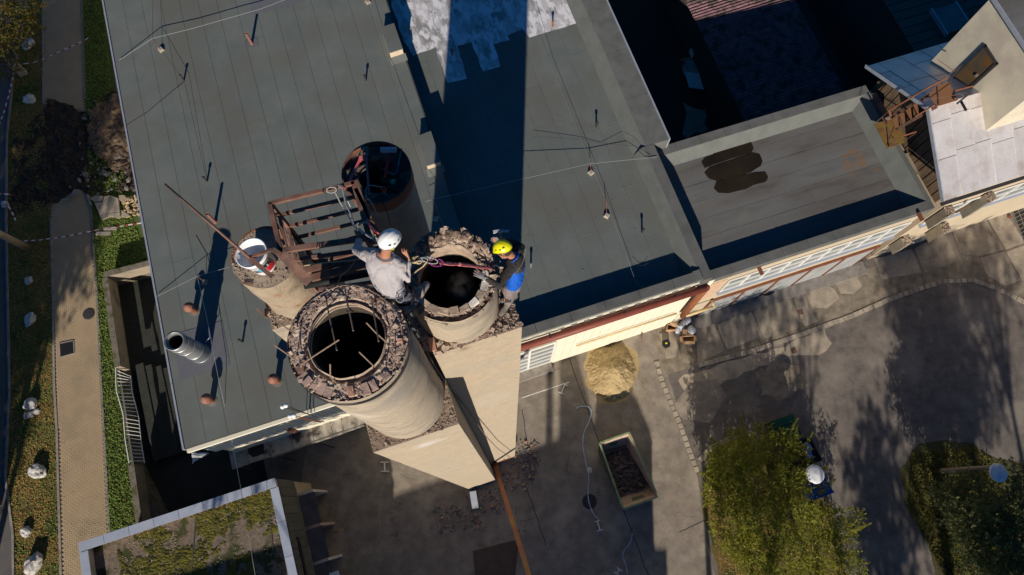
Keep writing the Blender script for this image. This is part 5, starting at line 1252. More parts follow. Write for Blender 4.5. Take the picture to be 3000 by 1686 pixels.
# bucket
bk = thing('bucket', 'white plastic bucket with red label lying tilted on the concrete stack', 'bucket', Q(757, 760, 9.05))
cbk = crop(680, 690, 11.136)
bt0 = Q(*cbk(650, 610), 8.72); bb0 = Q(*cbk(1010, 900), 9.02)
ax = (bt0 - bb0).normalized(); hB = .40; MBk = ax.to_track_quat('Z', 'Y').to_matrix(); rb0, rb1 = .165, .212
bb0 = bt0 - ax * hB
def shift_up(v): return v
low = min((bb0 + MBk @ Vector((rb0 * cos(a), rb0 * sin(a), 0))).z for a in np.linspace(0, 6.28, 24)); dz = Z4 + .005 - low
bb0 += Vector((0, 0, dz)) * 1.0; bt0 += Vector((0, 0, dz)) * 1.0
q = MB(); q.lathe(bb0, [(0, 0), (rb0, 0), (rb0 + .004, .01), (rb1 - .012, hB - .07), (rb1, hB - .068), (rb1 + .002, hB - .05), (rb1 - .006, hB - .045), (rb1, hB - .012), (rb1 + .012, hB - .01), (rb1 + .012, hB), (rb1 - .006, hB), (rb0 - .004, .012), (0, .012)], 48, M=MBk)
q.build('shell', M_white2, bk, smooth=True).data.shade_smooth()
# which way on the bucket wall faces the camera right side
def wallpt(ang, h, off=.003):
    r = rb0 + (rb1 - rb0) * h / hB + off; return bb0 + MBk @ Vector((r * cos(ang), r * sin(ang), h))
best = min(((wallpt(a, .2) - Q(*cbk(1190, 930), 8.9)).length, a) for a in np.linspace(0, 2 * pi, 90))[1]
best2 = min(((wallpt(a, .2) - Q(*cbk(860, 1150), 8.9)).length, a) for a in np.linspace(0, 2 * pi, 90))[1]
def wpatch(a0, a1, h0, h1, m, name, off=.003):
    q = MB(); n = 10; vs = []
    for i in range(n + 1):
        a = a0 + (a1 - a0) * i / n; vs += [wallpt(a, h0, off), wallpt(a, h1, off)]
    q.add(vs, [(2 * i, 2 * i + 1, 2 * i + 3, 2 * i + 2) for i in range(n)]); return q.build(name, m, bk)
wpatch(best - .42, best + .42, .05, .17, mat('label_red', (.50, .012, .03), rough=.4), 'red_label')
# the letters of the print that show: n and u, dark, above the red field
for da, kind_ in ((-.34, 'o'), (.02, 'u')):
    pts = []
    if kind_ == 'u': prof = [(0, 1), (0, .25), (.2, 0), (.8, 0), (1, .25), (1, 1)]
    else: prof = [(0, 0), (0, .75), (.2, 1), (.8, 1), (1, .75), (1, 0)]
    ps = [wallpt(best + da + .26 * x, .185 + .075 * y, .004) for x, y in prof]
    q = MB(); q.path(ps, .009, 6); q.build('printed_letter', M_black, bk)
for k in range(5):
    q = MB(); q.path([wallpt(best2 - .2 + .1 * k, .12, .002), wallpt(best2 - .2 + .1 * k, .2, .002)], .004, 5); q.build('scale_mark', M_black, bk)
q = MB(); cbp = wallpt(best - .6, .25, .02); q.ball(cbp, .045, 12, 8); q.build('blue_cap', mat('cyan_cap', (.0, .45, .75), rough=.4), bk, smooth=True)
# frame bracket and rod over the bucket
c4c = crop(650, 350, 2.895)
# ---------------------------------------------------------------- rusty ladder cage between the stacks
cg = thing('steel_cage', 'rusty steel ladder cage hanging between the chimney stacks', 'cage', Q(905, 640, 9.6))
DA = 8.25
ztop_ = H - DA
tA, tB, tC, tD = [P(*c4c(*p), ztop_) for p in ((405, 715), (1125, 540), (1225, 1010), (500, 1115))]
for a, b, w in ((tA, tB, .05), (tA, tD, .06), (tD, tC + (tC - tD) * .0, .07)):
    q = MB(); q.beam(a, b, w, .05); q.build('top_rail', M_steelr, cg)
q = MB(); q.beam(tB + Vector((0, .02, 0)), P(*c4c(1280, 1060), ztop_), .10, .05); q.build('top_rail', M_steelr, cg)
dep = [0, .38, .78, 1.2, 1.7, 2.3, 3.0, 3.9]
for p, nm in ((tA, 'post'), (tD, 'post'), (tB, 'post'), (tC, 'post')):
    q = MB(); q.beam(p, p - Vector((0, 0, 4.6)), .055, .055, up=(1, 0, 0)); q.build(nm, M_steelr, cg)
for k, dz_ in enumerate(dep[1:]):
    o = Vector((0, 0, -dz_))
    q = MB(); q.beam(tA + o, tB + o, .045, .045); q.build('rung', M_steelr, cg)
    q = MB(); q.beam(tD + o, tC + o, .05, .045); q.build('rung', M_steelr, cg)
    if k < 6:
        o2 = Vector((0, 0, -dep[k])); q = MB(); q.beam(tA + o2, tD + o, .03, .03); q.beam(tA + o, tD + o, .035, .035); q.build('brace', M_steelr, cg)
q = MB(); p0_ = P(*c4c(495, 1125), ztop_ + .01); p1_ = P(*c4c(740, 1385), ztop_ - .35); q.beam(p0_, p1_, .13, .06); q.build('wide_beam', M_steelr, cg)
q = MB(); f = lambda x, y, z=.0: P(*c4c(x, y), ztop_ + z)
q.beam(f(230, 1175, .05), f(430, 1105, .05), .035, .05); q.beam(f(430, 1105, .05), f(500, 1150, .02), .06, .05); q.beam(f(232, 1175, .05), f(428, 1335, .0), .06, .04); q.build('bracket_frame', M_steelr, cg)
q = MB(); rod0 = P(*c4c(-470, 545), ztop_ + .25)
q.tube(P(483, 540, ztop_ + .4), f(240, 1180, .08), .014, .020, 8); q.build('rod', M_steelr, cg, smooth=True)
# sledding plates and pieces around the tool stack side
q = MB(); q.beam(f(1150, 620, -.1), f(1330, 990, -.1), .05, .25); q.build('side_channel', M_steelr, cg)
q = MB(); q.beam(f(1190, 700, -.6), f(1330, 1000, -.6), .05, .05); q.build('side_channel', M_steelr, cg)
# black pipe and timber between cage and front stack
q = MB(); q.tube(f(700, 1415, -1.0), f(1240, 1310, -1.0), .05, .05, 10); q.build('black_pipe', M_black, label='black pipe lying below the ladder cage by the big chimney', cat='pipe', smooth=True)
for k, (x0, y0, x1, y1, z, m) in enumerate(((690, 1290, 1200, 1170, -.55, M_steelr), (760, 1350, 1230, 1225, -.55, M_steelr), (690, 1240, 1180, 1190, -.2, M_wire))):
    if k < 2: q = MB(); q.beam(f(x0, y0, z), f(x1, y1, z), .09, .06); q.build('cross_bar', m, cg)
# slings, carabiners, ropes
q = MB(); q.path([f(985, 560, .05), f(1020, 580, .06), f(1035, 640, .04), f(1050, 720, .02), f(1085, 790, .03), f(1120, 900, .02), f(1140, 930, .02)], .011, 7)
q.build('steel_sling', M_wire, label='looped grey steel sling over the corner of the ladder cage', cat='sling')
def ring3(c, a, b_, t, rz=0., tilt=0., n=18):
    M_ = Matrix.Rotation(rz, 3, 'Z') @ Matrix.Rotation(tilt, 3, 'X'); return [Vector(c) + M_ @ Vector((a * cos(2 * pi * i / n), b_ * sin(2 * pi * i / n), 0)) for i in range(n + 1)]
q = MB(); q.path(ring3(f(930, 600, .06), .065, .038, 0, .1, .4), .008, 7); q.build('carabiner', M_wire, label='large steel carabiner on the top rail of the cage', cat='carabiner', smooth=True)
q = MB(); q.path([f(960, 620, .05), f(1000, 700, -.1), f(1060, 800, -.2), f(1125, 915, -.05)], .009, 6); q.path([f(1040, 640, .02), f(1100, 760, -.1)], .009, 6); q.build('sling_rope', M_wire, label='thin grey rope hanging from the cage carabiner', cat='rope')
q = MB(); q.path([f(695, 1243, .02), f(820, 1222, .0), f(950, 1210, .03), f(1080, 1200, .03), f(1180, 1185, .03)], .008, 6); q.path([f(1130, 1200, .03), f(1080, 1270, 0), f(1010, 1330, -.1), f(980, 1400, -.2)], .006, 5)
q.build('tie_rope', M_rope, label='pale rope tied from the cage to the kneeling worker', cat='rope')
for i, (pts, r, m, lab) in enumerate((
    ([(1150, 910), (1180, 880), (1230, 870), (1260, 910), (1290, 1000), (1315, 1060)], .013, M_rope, 'beige rope bundle between cage and white helmet'),
    ([(1160, 930), (1200, 960), (1250, 1000), (1300, 1030)], .012, M_wire, 'grey hook rope beside the white helmet'),
    ([(1235, 850), (1250, 900), (1290, 940), (1330, 970)], .014, M_pinkr, 'dark red sling beside the cage corner'))):
    q = MB(); q.path([P(*c4c(x, y), ztop_ + .12) for x, y in pts], r, 7); q.build('sling', m, label=lab, cat='rope')
q = MB(); q.path([f(*p, .05) for p in [(1160, 880), (1130, 905), (1190, 960), (1260, 990), (1300, 1010)]], .012, 6); q.build('hook', M_steel, label='steel hook on the corner beam of the cage', cat='hook')
# red strap with carabiners from the worker across the flue
cq2 = crop(1180, 640, 5.57)
def U_(x, y, D): return Q(*cq2(x, y), D * (.935 if x < 620 else .935 + .035 * min(1, (x - 620) / 800)))
q = MB(); kn = U_(210, 680, 8.15)
q.path(ring3(kn, .055, .035, 0, .2, .6), .012, 7); q.path(ring3(kn + Vector((.03, -.005, .01)), .04, .045, 0, 1.2, .5), .012, 7); q.path([U_(130, 720, 8.2), U_(190, 720, 8.1), U_(290, 690, 8.1)], .010, 6)
q.path([U_(385, 700, 8.1), U_(390, 720, 8.12), U_(330, 790, 8.2), U_(240, 850, 8.4), U_(150, 930, 8.9)], .009, 6); q.build('knotted_rope', M_rope, label='beige knotted rope in front of the kneeling workers hand', cat='rope')
q = MB(); q.path(ring3(U_(440, 685, 8.12), .10, .035, 0, -.25, .4), .0085, 7); q.path(ring3(U_(340, 675, 8.12), .05, .025, 0, -.1, .7), .009, 7); q.build('carabiner', M_steel, label='long bright steel carabiner above the dusty flue', cat='carabiner', smooth=True)
q = MB(); q.path(ring3(U_(550, 722, 8.15), .082, .045, 0, -.1, .3), .010, 7); q.build('carabiner', M_purple, label='purple carabiner at the end of the red strap', cat='carabiner', smooth=True)
q = MB(); sp_ = [(600, 725, 8.2), (720, 740, 8.3), (830, 745, 8.4), (925, 750, 8.5), (1050, 765, 8.6), (1180, 785, 8.75), (1330, 802, 8.9), (1450, 818, 9.05)]
for k in range(len(sp_) - 1):
    a = U_(*sp_[k]); b = U_(*sp_[k + 1]); q.beam(a, b, .05 if k % 2 else .042, .014); q.beam(a + Vector((0, .008, .008)), b + Vector((0, -.008, .012)), .02, .02)
q.ball(U_(925, 750, 8.48), .03, 8, 6); q.build('strap', M_strap, label='dusty red strap stretched across the open flue between the workers', cat='strap')
q = MB(); q.path(ring3(U_(1520, 830, 9.2), .045, .055, 0, .2, .5), .008, 7); q.build('ring', M_dark, label='blue black ring at the yellow helmet workers end of the strap', cat='ring')
# long safety rope from the seated worker down to the base
rp = [Q(1172, 872, 8.1), Q(1183, 900, 8.6), Q(1232, 990, 9.9), Q(1262, 1055, 10.15), Q(1310, 1129, 13), Q(1370, 1200, 16), Q(1420, 1275, 21), Q(1458, 1315, 27), Q(1495, 1340, 34)]
q = MB(); q.path(rp[:4], .009, 6); q.path(rp[3:], .013, 6); q.build('safety_rope', M_wire if 0 else mat('grey_rope', (.16, .14, .12), (.10, .09, .08), 50, rough=.9), label='long dark rope running down the shafts to the rusty beam', cat='rope')
q = MB(); q.path([Q(1135, 868, 8.0), Q(1150, 895, 7.9), Q(1180, 950, 7.85), Q(1186, 1000, 7.9), Q(1175, 1040, 7.95)], .011, 6); q.build('cable', M_cable, label='black cable over the edge of the big broken chimney', cat='cable')
# rusty beam from the tower foot over the yard
bm_ = thing('rusty_beam', 'long rusty steel beam rising from the tower foot over the yard', 'beam', P(1447, 1350, 1))
q = MB(); a = Q(1449, 1358, 38.2); b = Q(1566, 1740, 27.5); q.beam(a, b, .20, .14); q.build('beam', M_pbeam, bm_)
q = MB(); q.beam(Q(1446, 1345, 38.4), Q(1452, 1370, 38), .26, .05); q.build('end_plate', M_rustb, bm_)
q = MB(); q.beam(Q(1385, 1440, 38.9), Q(1393, 1490, 39.0), .35, .1); q.build('sheet_piece', M_edge, label='pale bent sheet leaning at the foot of the front shaft', cat='sheet')
q = MB(); q.beam(P(1368, 1430, .12), P(1393, 1487, .1), .34, .08); q.build('grey_board', M_cwall, label='grey split board beside the pale sheet at the shaft foot', cat='board')
# rubble round the tower foot
q = MB(); q2 = MB(); q3 = MB()
for i in range(900):
    u, v = random.choice([(R(1375, 1480), R(1415, 1500)), (R(1460, 1560), R(1335, 1440)), (R(1520, 1575), R(1300, 1400)), (R(1270, 1420), R(1480, 1560))])
    p = P(u, v); r = R(.015, .05) if R(0, 1) < .92 else R(.06, .11); random.choice([q, q, q, q2, q, q3]).chunk((p.x + R(-.2, .2), p.y + R(-.2, .2), r * .5), r)
q.build('tower_rubble', M_gravel, kind='stuff'); q2.build('brick_rubble', M_rubble, kind='stuff'); q3.build('red_rubble', M_brick, kind='stuff')
# ---------------------------------------------------------------- things on the roofs
def vent(uv, lab, h=.42, z=ZL, r=.05, cap=True, m=None):
    c = P(uv[0], uv[1], z); t = thing('roof_pipe', lab, 'vent pipe', c, 'small dark roof pipes'); q = MB(); q.tube(c - Vector((0, 0, .01)), c + Vector((0, 0, h)), r, r * .9, 12); q.build('pipe', m or M_dark, t)
    if cap: q = MB(); q.lathe(c + Vector((0, 0, h)), [(0, .07), (r * 1.2, .05), (r * 1.5, .0), (r * 1.2, -.05)], 12); q.build('cap', m or M_dark, t)
vent((539, 236), 'small dark pipe where two wire lines meet on the left roof')
vent((607, 532), 'small dark pipe left of the long bare pipe with its shadow')
vent((711, 1003), 'small dark pipe to the right of the steel flue')
vent((1072, 237), 'small dark pipe left of the upper roof hatch')
vent((1325, 162), 'small pipe on the narrow silver tongue', z=ZR, m=M_rustb)
vent((1619, 79), 'small rusty pipe near the lower edge of the silver coating', z=ZR, m=M_rustb)
vent((1747, 373), 'small dark pipe near the right border above the crossing wires', z=ZR)
vent((1881, 682), 'small dark pipe near the low shade on the right roof', z=ZR)
vent((1555, 783), 'small grey pipe directly right of the worker in blue', z=ZR, m=M_steel)
for uv, lab, h, z in (((738, 129), 'rusty open pipe on a bitumen patch near the top', .85, ZL), ((631, 651), 'rusty pipe leaning beside the long shadow of the steel flue', .95, ZL)):
    c = P(*uv, z); q = MB(); q.lathe(c, [(.10, 0), (.085, .06), (.075, .1), (.07, h), (.055, h), (.055, h - .25), (0, h - .25)], 16); q.build('rusty_pipe', M_terra, label=lab, cat='pipe')
for uv, lab in (((572, 912), 'mushroom vent with terracotta cap left of the bright steel flue shadow'), ((814, 1118), 'mushroom vent close to the big chimney rim'), ((622, 1175), 'mushroom vent nearest the lower left roof corner')):
    c = P(*uv, ZL); t = thing('mushroom_vent', lab, 'roof vent', c, 'mushroom vents'); q = MB(); q.tube(c, c + Vector((0, 0, .62)), .14, .13, 16); q.build('pipe', M_rustb, t, smooth=False)
    q = MB(); q.lathe(c + Vector((0, 0, .55)), [(0, .36), (.1, .33), (.19, .24), (.24, .12), (.235, .0), (.2, .0), (.1, .15)], 24); q.build('cap', M_terra, t, smooth=True)
    q = MB(); q.lathe(c + Vector((0, 0, .008)), [(.14, .04), (.26, .0)], 18, jit=.05); q.build('flashing', M_roofB, t)
# bright steel flue
fc = P(590, 1038, ZL); fl = thing('steel_flue', 'bright stainless steel flue pipe on a bitumen patch', 'flue', fc)
hF = 40 * .0862 * 30.5 / 40 * 1.0
fr_ = .42
def barrel(z0, z1, r): q = MB(); q.lathe(fc, [(r, z0), (r, z1)], 40); return q
q = barrel(0, hF * .30, fr_); q.build('lower_section', mat('dull_steel', (.26, .29, .31), (.20, .23, .25), 3, rough=.45, metal=.6), fl, smooth=True)
q = MB(); q.lathe(fc, [(fr_ - .02, hF * .30), (fr_ - .02, hF * .62)], 40); q.build('middle_section', M_steel, fl, smooth=True)
q = MB(); q.lathe(fc, [(fr_ - .03, hF * .62), (fr_ - .03, hF), (fr_ - .05, hF), (fr_ - .05, hF - .1), (fr_ - .11, hF - .12), (fr_ - .11, hF * .1), (0, hF * .1)], 40); q.build('upper_section', M_steel, fl, smooth=False)
for t in (.03, .30, .62, .84, .995):
    q = MB(); q.lathe(fc + Vector((0, 0, hF * t)), [(fr_ - .015, -.03), (fr_ + .012, -.02), (fr_ + .012, .02), (fr_ - .015, .03)], 40); q.build('seam_band', M_steel, fl, smooth=True)
q = MB(); q.lathe(fc, [(fr_ - .112, hF - .2), (fr_ - .112, hF * .1), (0, hF * .1)], 40); q.build('flue_inside', M_soot, fl)
q = MB()
for i in range(40):
    a = 2 * pi * i / 40; q.ball(fc + Vector((cos(a) * (fr_ + .03), sin(a) * (fr_ + .03), .02)), .018, 6, 4)
q.build('rivets', M_steel, fl, kind='stuff')
# roof hatches
for k, (t4, f4, lab) in enumerate((([(1116, 83), (1154, 71), (1178.5, 142), (1141, 154)], ((1141, 154), (1178.5, 142), (1184, 163), (1148, 176)), 'upper felt covered roof box on the step between the roofs'),
                                    ([(1223, 402), (1262, 387), (1290, 471.6), (1250, 485)], ((1250, 485), (1290, 471.6), (1293, 488), (1256, 499)), 'felt covered roof box behind the chimney stacks'))):
    zt2 = ZL + .62; tp_ = [P(*p, zt2) for p in t4]; t = thing('roof_box', lab, 'roof box', (tp_[0].x, tp_[0].y, ZL))
    q = MB(); q.prism(tp_, ZR, zt2 - .03); q.build('body', M_cwall if 0 else mat('box_render', (.62, .50, .36), (.48, .38, .28), 6, rough=.95), t)
    cc = sum(tp_, Vector((0, 0, 0))) / 4; q = MB(); q.prism([cc + (p - cc) * 1.05 for p in tp_], zt2 - .03, zt2 + .02); q.build('cover', M_roof, t)
    q = MB(); d = (tp_[2] - tp_[3]).normalized(); a = tp_[3] - d * .1; b = tp_[2] + d * .1; n_ = Vector((d.y, -d.x, 0)) * .35
    q.add([Vector((a.x, a.y, ZL + .18)), Vector((b.x, b.y, ZL + .18)), Vector(((b + n_).x, (b + n_).y, ZL + .012)), Vector(((a + n_).x, (a + n_).y, ZL + .012))], [(0, 1, 2, 3)]); q.build('flashing', M_par, t)
# concrete blocks holding the lightning wire
wb = [((473, 148), ZL, (447, 113), 'upper left on the left roof'), ((1078, 8), ZL, (1078, -40), 'at the top edge beside the silver coating'), ((1731, 508), ZR, (1729, 466), 'on the right roof under the crossing wires'),
      ((1777, 634), ZR, (1775, 588), 'lowest one on the right roof'), ((1277, 642), ZL, (1270, 584), 'just behind the middle chimneys'), ((601, 828), ZL, (578, 810), 'in the long flue shadow on the left roof')]
for uv, z, top, lab in wb:
    c = P(*uv, z); t = thing('wire_block', 'mossy concrete block with a short rod, ' + lab, 'concrete block', c, 'concrete blocks carrying the wire'); a = R(0, 1.5)
    q = MB(); q.hexa([c + Matrix.Rotation(a, 3, 'Z') @ Vector((x * .13, y * .13, 0)) for x, y in ((-1, -1), (1, -1), (1, 1), (-1, 1))] + [c + Matrix.Rotation(a, 3, 'Z') @ Vector((x * .09, y * .09, .16)) for x, y in ((-1, -1), (1, -1), (1, 1), (-1, 1))]); q.build('block', M_cobble, t)
    r_ = ray(*top); dd = (c.y / r_.y) if abs(r_.y) > .05 else (H - z)
    tipz = z + .55; q = MB(); q.tube(c + Vector((0, 0, .12)), P(top[0], top[1], tipz), .014, .014, 6); q.build('rod', M_rustb, t)
def wire(pts, lab, r=.012, m=None, z=None, cat='wire'):
    q = MB(); q.path([P(u, v, zz) for u, v, zz in pts], r, 5); q.build('wire', m or M_wire, label=lab, cat=cat, group='lightning wires over the roofs')
wire([(349, 177, ZL + .1), (447, 113, ZL + .55), (560, 85, ZL + .5), (760, 28, ZL + .5), (860, -10, ZL + .5)], 'bright wire from the left roof edge to the top', .016)
wire([(450, -60, ZL + .5), (447, 60, ZL + .5), (447, 113, ZL + .55), (540, 236, ZL + .3), (606, 532, ZL + .05)], 'thin dark wire running down the left roof between small pipes', .008, M_cable)
wire([(1078, 0, ZL + .5), (1160, 260, ZL + .4), (1270, 584, ZL + .55), (1300, 670, ZL + .3)], 'thin wire along the roof step towards the chimneys', .010)
wire([(1247, 592, ZL + .5), (1270, 584, ZL + .55), (1729, 480, ZR + .55), (1925, 461, ZP + .08)], 'long straight wire crossing the right roof to its corner', .012)
wire([(1570, 30, ZR + .5), (1620, 200, ZR + .5), (1731, 480, ZR + .55), (1775, 588, ZR + .5), (1862, 824, ZR + .3), (1875, 840, ZR + .2), (1905, 850, ZP), (1898, 880, ZP - .3)], 'wire running down the right roof to the gutter', .010)
wire([(460, 869, ZL + .1), (578, 810, ZL + .6), (672, 783, ZL + .6)], 'wire from the left roof edge to the bucket stack', .012)
wire([(560, 720, ZL + .3), (578, 810, ZL + .6), (612, 962, ZL + .6), (640, 1110, ZL + .5), (670, 1240, 9.2), (705, 1430, 7.5), (750, 1700, 7)], 'long hanging wire past the steel flue and over the small building', .014)
wire([(612, 962, ZL + .6), (614, 990, ZL + .6), (602, 1003, ZL + .5)], 'short curled wire end on the steel flue', .014)
wire([(1560, 400, ZR + .25), (1700, 408, ZR + .1), (1760, 420, ZR + .05), (1860, 428, ZP + .02), (1905, 455, ZP + .03)], 'sagging dark cable near the right roof corner', .007, M_cable)
wire([(1855, 770, ZR + .2), (1870, 778, ZR + .1), (1888, 778, ZR + .1), (1900, 770, ZR + .2)], 'short dark cable lying above the right shade', .008, M_cable)
wire([(372, 366, ZL + .02), (430, 330, ZL + .02), (539, 240, ZL + .05)], 'dark crack like cable from the left roof edge to a small pipe', .010, M_cable)
q = MB()
for k in range(260):
    u, v = R(1280, 1960), R(60, 900); p = P(u, v, ZR); a_, b_ = p.dot(E1), p.dot(E2)
    if a_ < AL1 + .2 or a_ > 11.3 or b_ < 7.4: continue
    q.chunk((p.x, p.y, ZR + .03), R(.008, .02))
q.build('roof_grit', M_rubble, kind='stuff')
# ---------------------------------------------------------------- yard things
# skip
zk = 1.35
kp = pp([(1757, 1299), (1843, 1268), (1928, 1456), (1826, 1492)], zk)   # tl tr br bl at rim
sk = thing('skip', 'open green skip with rubble in the bottom and a peeling pale inside', 'skip', P(1830, 1385, 0))
cc = sum(kp, Vector((0, 0, 0))) / 4; lowk = [Vector((cc.x + (p.x - cc.x) * .97, cc.y + (p.y - cc.y) * (.72), .12)) for p in kp]
names = ['end_wall', 'side_wall', 'end_wall', 'side_wall']
for i in range(4):
    a, b = kp[i], kp[(i + 1) % 4]; c, d = lowk[(i + 1) % 4], lowk[i]
    inn_ = (cc - (a + b) / 2); inn_.z = 0; inn_ = inn_.normalized() * .05
    q = MB(); q.add([a, b, c, d], [(0, 1, 2, 3)]); q.mi = 1; q.add([a + inn_, b + inn_, c + inn_, d + inn_], [(3, 2, 1, 0)]); q.build(names[i], [M_green, M_skipin], sk)
q = MB()
for i in range(4): q.beam(kp[i], kp[(i + 1) % 4], .10, .07)
q.build('rim', mat('worn_green_rim', (.34, .38, .22), (.18, .24, .12), 4, rough=.6), sk)
q = MB(); q.add(lowk, [(0, 1, 2, 3)]); q.build('floor', M_skipin, sk)
q = MB()
for i in range(1300):
    s_ = R(.0, 1); t_ = R(.08, .92); a = lowk[0].lerp(lowk[3], t_); b = lowk[1].lerp(lowk[2], t_); p = a.lerp(b, s_); hh = .42 * max(0, 1 - abs(t_ - .38) / .55) * (.6 + .4 * sin(s_ * pi)); r = R(.03, .09) if R(0, 1) < .93 else R(.1, .16)
    q.chunk((p.x, p.y, .15 + hh * R(.5, 1)), r)
q.build('rubble_load', mat('sooty_rubble', (.09, .07, .062), (.24, .17, .135), 4, rough=1), kind='stuff')
for (u, v) in ((1772, 1335), (1790, 1375)):
    q = MB(); q.tube(P(u - 3, v, .8), P(u - 8, v - 2, .8), .03, .03, 8); q.build('lug', M_green, sk)
# boxes and bags by the wall
def cbox(pts, z, lab, flaps=True, open_=True, fill=None):
    tp_ = [P(*cw(*p), z) for p in pts]; c = sum(tp_, Vector((0, 0, 0))) / 4; t = thing('cardboard_box', lab, 'box', (c.x, c.y, 0)); z0 = .02
    q = MB()
    for i in range(4):
        a, b = tp_[i], tp_[(i + 1) % 4]; q.slab([a, b, Vector((b.x, b.y, z0)), Vector((a.x, a.y, z0))], .012)
    q.build('sides', M_card, t)
    q = MB(); q.prism([p for p in tp_], z0, z0 + .02 if open_ else z - .01); q.build('bottom' if open_ else 'body', M_card, t)
    if flaps:
        for i in range(4):
            a, b = tp_[i], tp_[(i + 1) % 4]; o = ((a + b) / 2 - c); o.z = 0; o = o.normalized() * .16 + Vector((0, 0, -.05))
            q = MB(); q.slab([a, b, b + o, a + o], .008); q.build('flap', M_card, t)
    return t
cbox([(2065, 770), (2205, 760), (2215, 830), (2075, 835)], .45, 'open empty cardboard box, nearest to the yard', True)
cbox([(1890, 620), (2000, 640), (1985, 690), (1880, 690)], .55, 'cardboard box with packing paper against the wall', False)
cbox([(2070, 685), (2125, 685), (2120, 745), (2070, 745)], .6, 'small closed cardboard box between the plastic bags', False, False)
q = MB(); q.rock(P(*cw(1960, 620), .6), (.28, .16, .14), sub=2); q.rock(P(*cw(1990, 595), .65), (.12, .1, .1), sub=2); q.build('packing_paper', M_card, label='crumpled brown packing paper sticking out of the box', cat='paper')
for pts, lab in ((([(2130, 570, .22), (2095, 600, .2)]), 'upper clear plastic bag against the yellow pipe'), (([(2040, 660, .26), (2010, 700, .2), (2070, 620, .2)]), 'long clear plastic bag next to the paper filled box'), (([(2178, 695, .27)]), 'round clear plastic bag at the right of the rubbish')):
    q = MB()
    for x, y, r in pts: q.rock(P(*cw(x, y), .35), (r, r, r * .8), sub=3, j=.12)
    q.build('plastic_bag', M_plast, label=lab, cat='bag', smooth=True)
q = MB(); q.prism([P(*cw(*p), .35) for p in [(1830, 820), (1895, 800), (1920, 850), (1915, 890), (1865, 905), (1835, 870)]], .02, .35); tb = q.build('tool_case', M_bink, label='black case with yellow sticker on the concrete step', cat='case')
q = MB(); q.prism([P(*cw(*p), .36) for p in [(1856, 848), (1880, 842), (1884, 860), (1860, 864)]], .352, .36); q.build('sticker', mat('yellow_sticker', (.7, .6, .02), rough=.5), tb)
q = MB(); q.prism([P(*cw(*p), .1) for p in [(1790, 740), (1950, 700), (2055, 995), (1870, 1040)]], .01, .08); q.build('concrete_step', M_slab, label='square concrete step slab under the black case', cat='slab')
q = MB(); q.beam(P(*cw(1575, 690), .9), P(*cw(1580, 840), .1), .10, .03); q.build('plank', M_wood, label='short plank leaning on the cream wall', cat='plank')
for uv, lab in (((2418, 824), 'orange brick on the pavement by the garage doors'), ((2958, 636), 'orange brick beside the floor grating')):
    p = P(*uv, .07); q = MB(); q.box((p.x, p.y, .06), (.25, .13, .09), R(-.3, .4)); q.build('brick', M_brick if 0 else M_rustb, label=lab, cat='brick')
q = MB(); q.rock(P(2250, 858, .15), (.42, .18, .14), rz=.3, sub=2); q.build('black_bag', M_bink, label='dark lumpy bag by the garage door threshold', cat='bag')
for uv in ((2345, 915), (2326, 1028)):
    p = P(*uv, .03); q = MB(); q.box((p.x, p.y, .03), (.30, .30, .03), AZ); q.build('drain_cover', M_rustb if 0 else M_steelr, label='small square drain cover ' + ('between the cracked slabs' if uv[1] < 1000 else 'in the asphalt below the cobble line'), cat='drain cover')
# floor grating at the right edge
gr_ = thing('floor_grating', 'steel grating over a dark pit at the right edge', 'grating', P(2980, 660, 0))
gp = [P(2964, 618), P(3080, 560), P(3160, 720), P(3010, 740)]
q = MB(); q.prism(gp, .008, .012); q.build('pit', M_soot, gr_)  # flat black sheet, its colour stands for the shade inside a pit
q = MB(); u_ = (gp[1] - gp[0]); v_ = (gp[3] - gp[0])
for k in range(12): q.beam(gp[0] + v_ * k / 11 + Vector((0, 0, .04)), gp[0] + v_ * k / 11 + u_ + Vector((0, 0, .04)), .03, .03)
q.build('cross_bar', M_steel, gr_)
q = MB()
for k in range(9): q.beam(gp[0] + u_ * k / 8 + Vector((0, 0, .045)), gp[0] + u_ * k / 8 + v_ + Vector((0, 0, .045)), .03, .03)
q.build('long_bar', M_steel, gr_)
# broken concrete brackets on the right wall
for tp4, hh, lab in (([(1075, 545), (1140, 522), (1166, 580), (1100, 610)], 1.7, 'upper left broken concrete bracket block with rebar holes on the beige wall'),
                 ([(1045, 665), (1105, 650), (1128, 700), (1072, 735)], 1.5, 'broken concrete block hanging lowest under the beige wall'),
                 ([(745, 772), (810, 748), (843, 800), (775, 835)], 1.3, 'leftmost broken concrete block beyond the last garage door'),
                 ([(1385, 440), (1450, 415), (1478, 470), (1410, 502)], 2.1, 'broken concrete bracket block near the right frame edge, highest of all')):
    zt = PW(*c44(*tp4[0]), 6.85).z; tp_ = [P(*c44(*p), zt) for p in tp4]
    t = thing('concrete_block', lab, 'concrete block', (sum(tp_, Vector()) / 4) - Vector((0, 0, hh)), 'broken concrete blocks on the right wall'); q = MB(); q.prism(tp_, zt - hh, zt); q.build('block', mat('grey_block', (.30, .265, .205), (.24, .21, .165), 3, rough=.95, bump=.006), t)
    q = MB()
    for k in range(60): p = tp_[0].lerp(tp_[1], R(0, 1)).lerp(tp_[3].lerp(tp_[2], R(0, 1)), R(0, 1)); q.chunk((p.x, p.y, zt + .01), R(.02, .07))
    q.build('broken_top', M_rubble, t, kind='stuff')
q = MB(); q.beam(PW(*c44(1165, 575), 6.6), PW(*c44(1275, 515), 6.6), .12, .1); q.build('timber', M_wood, label='light timber between the two tall broken piers', cat='timber')
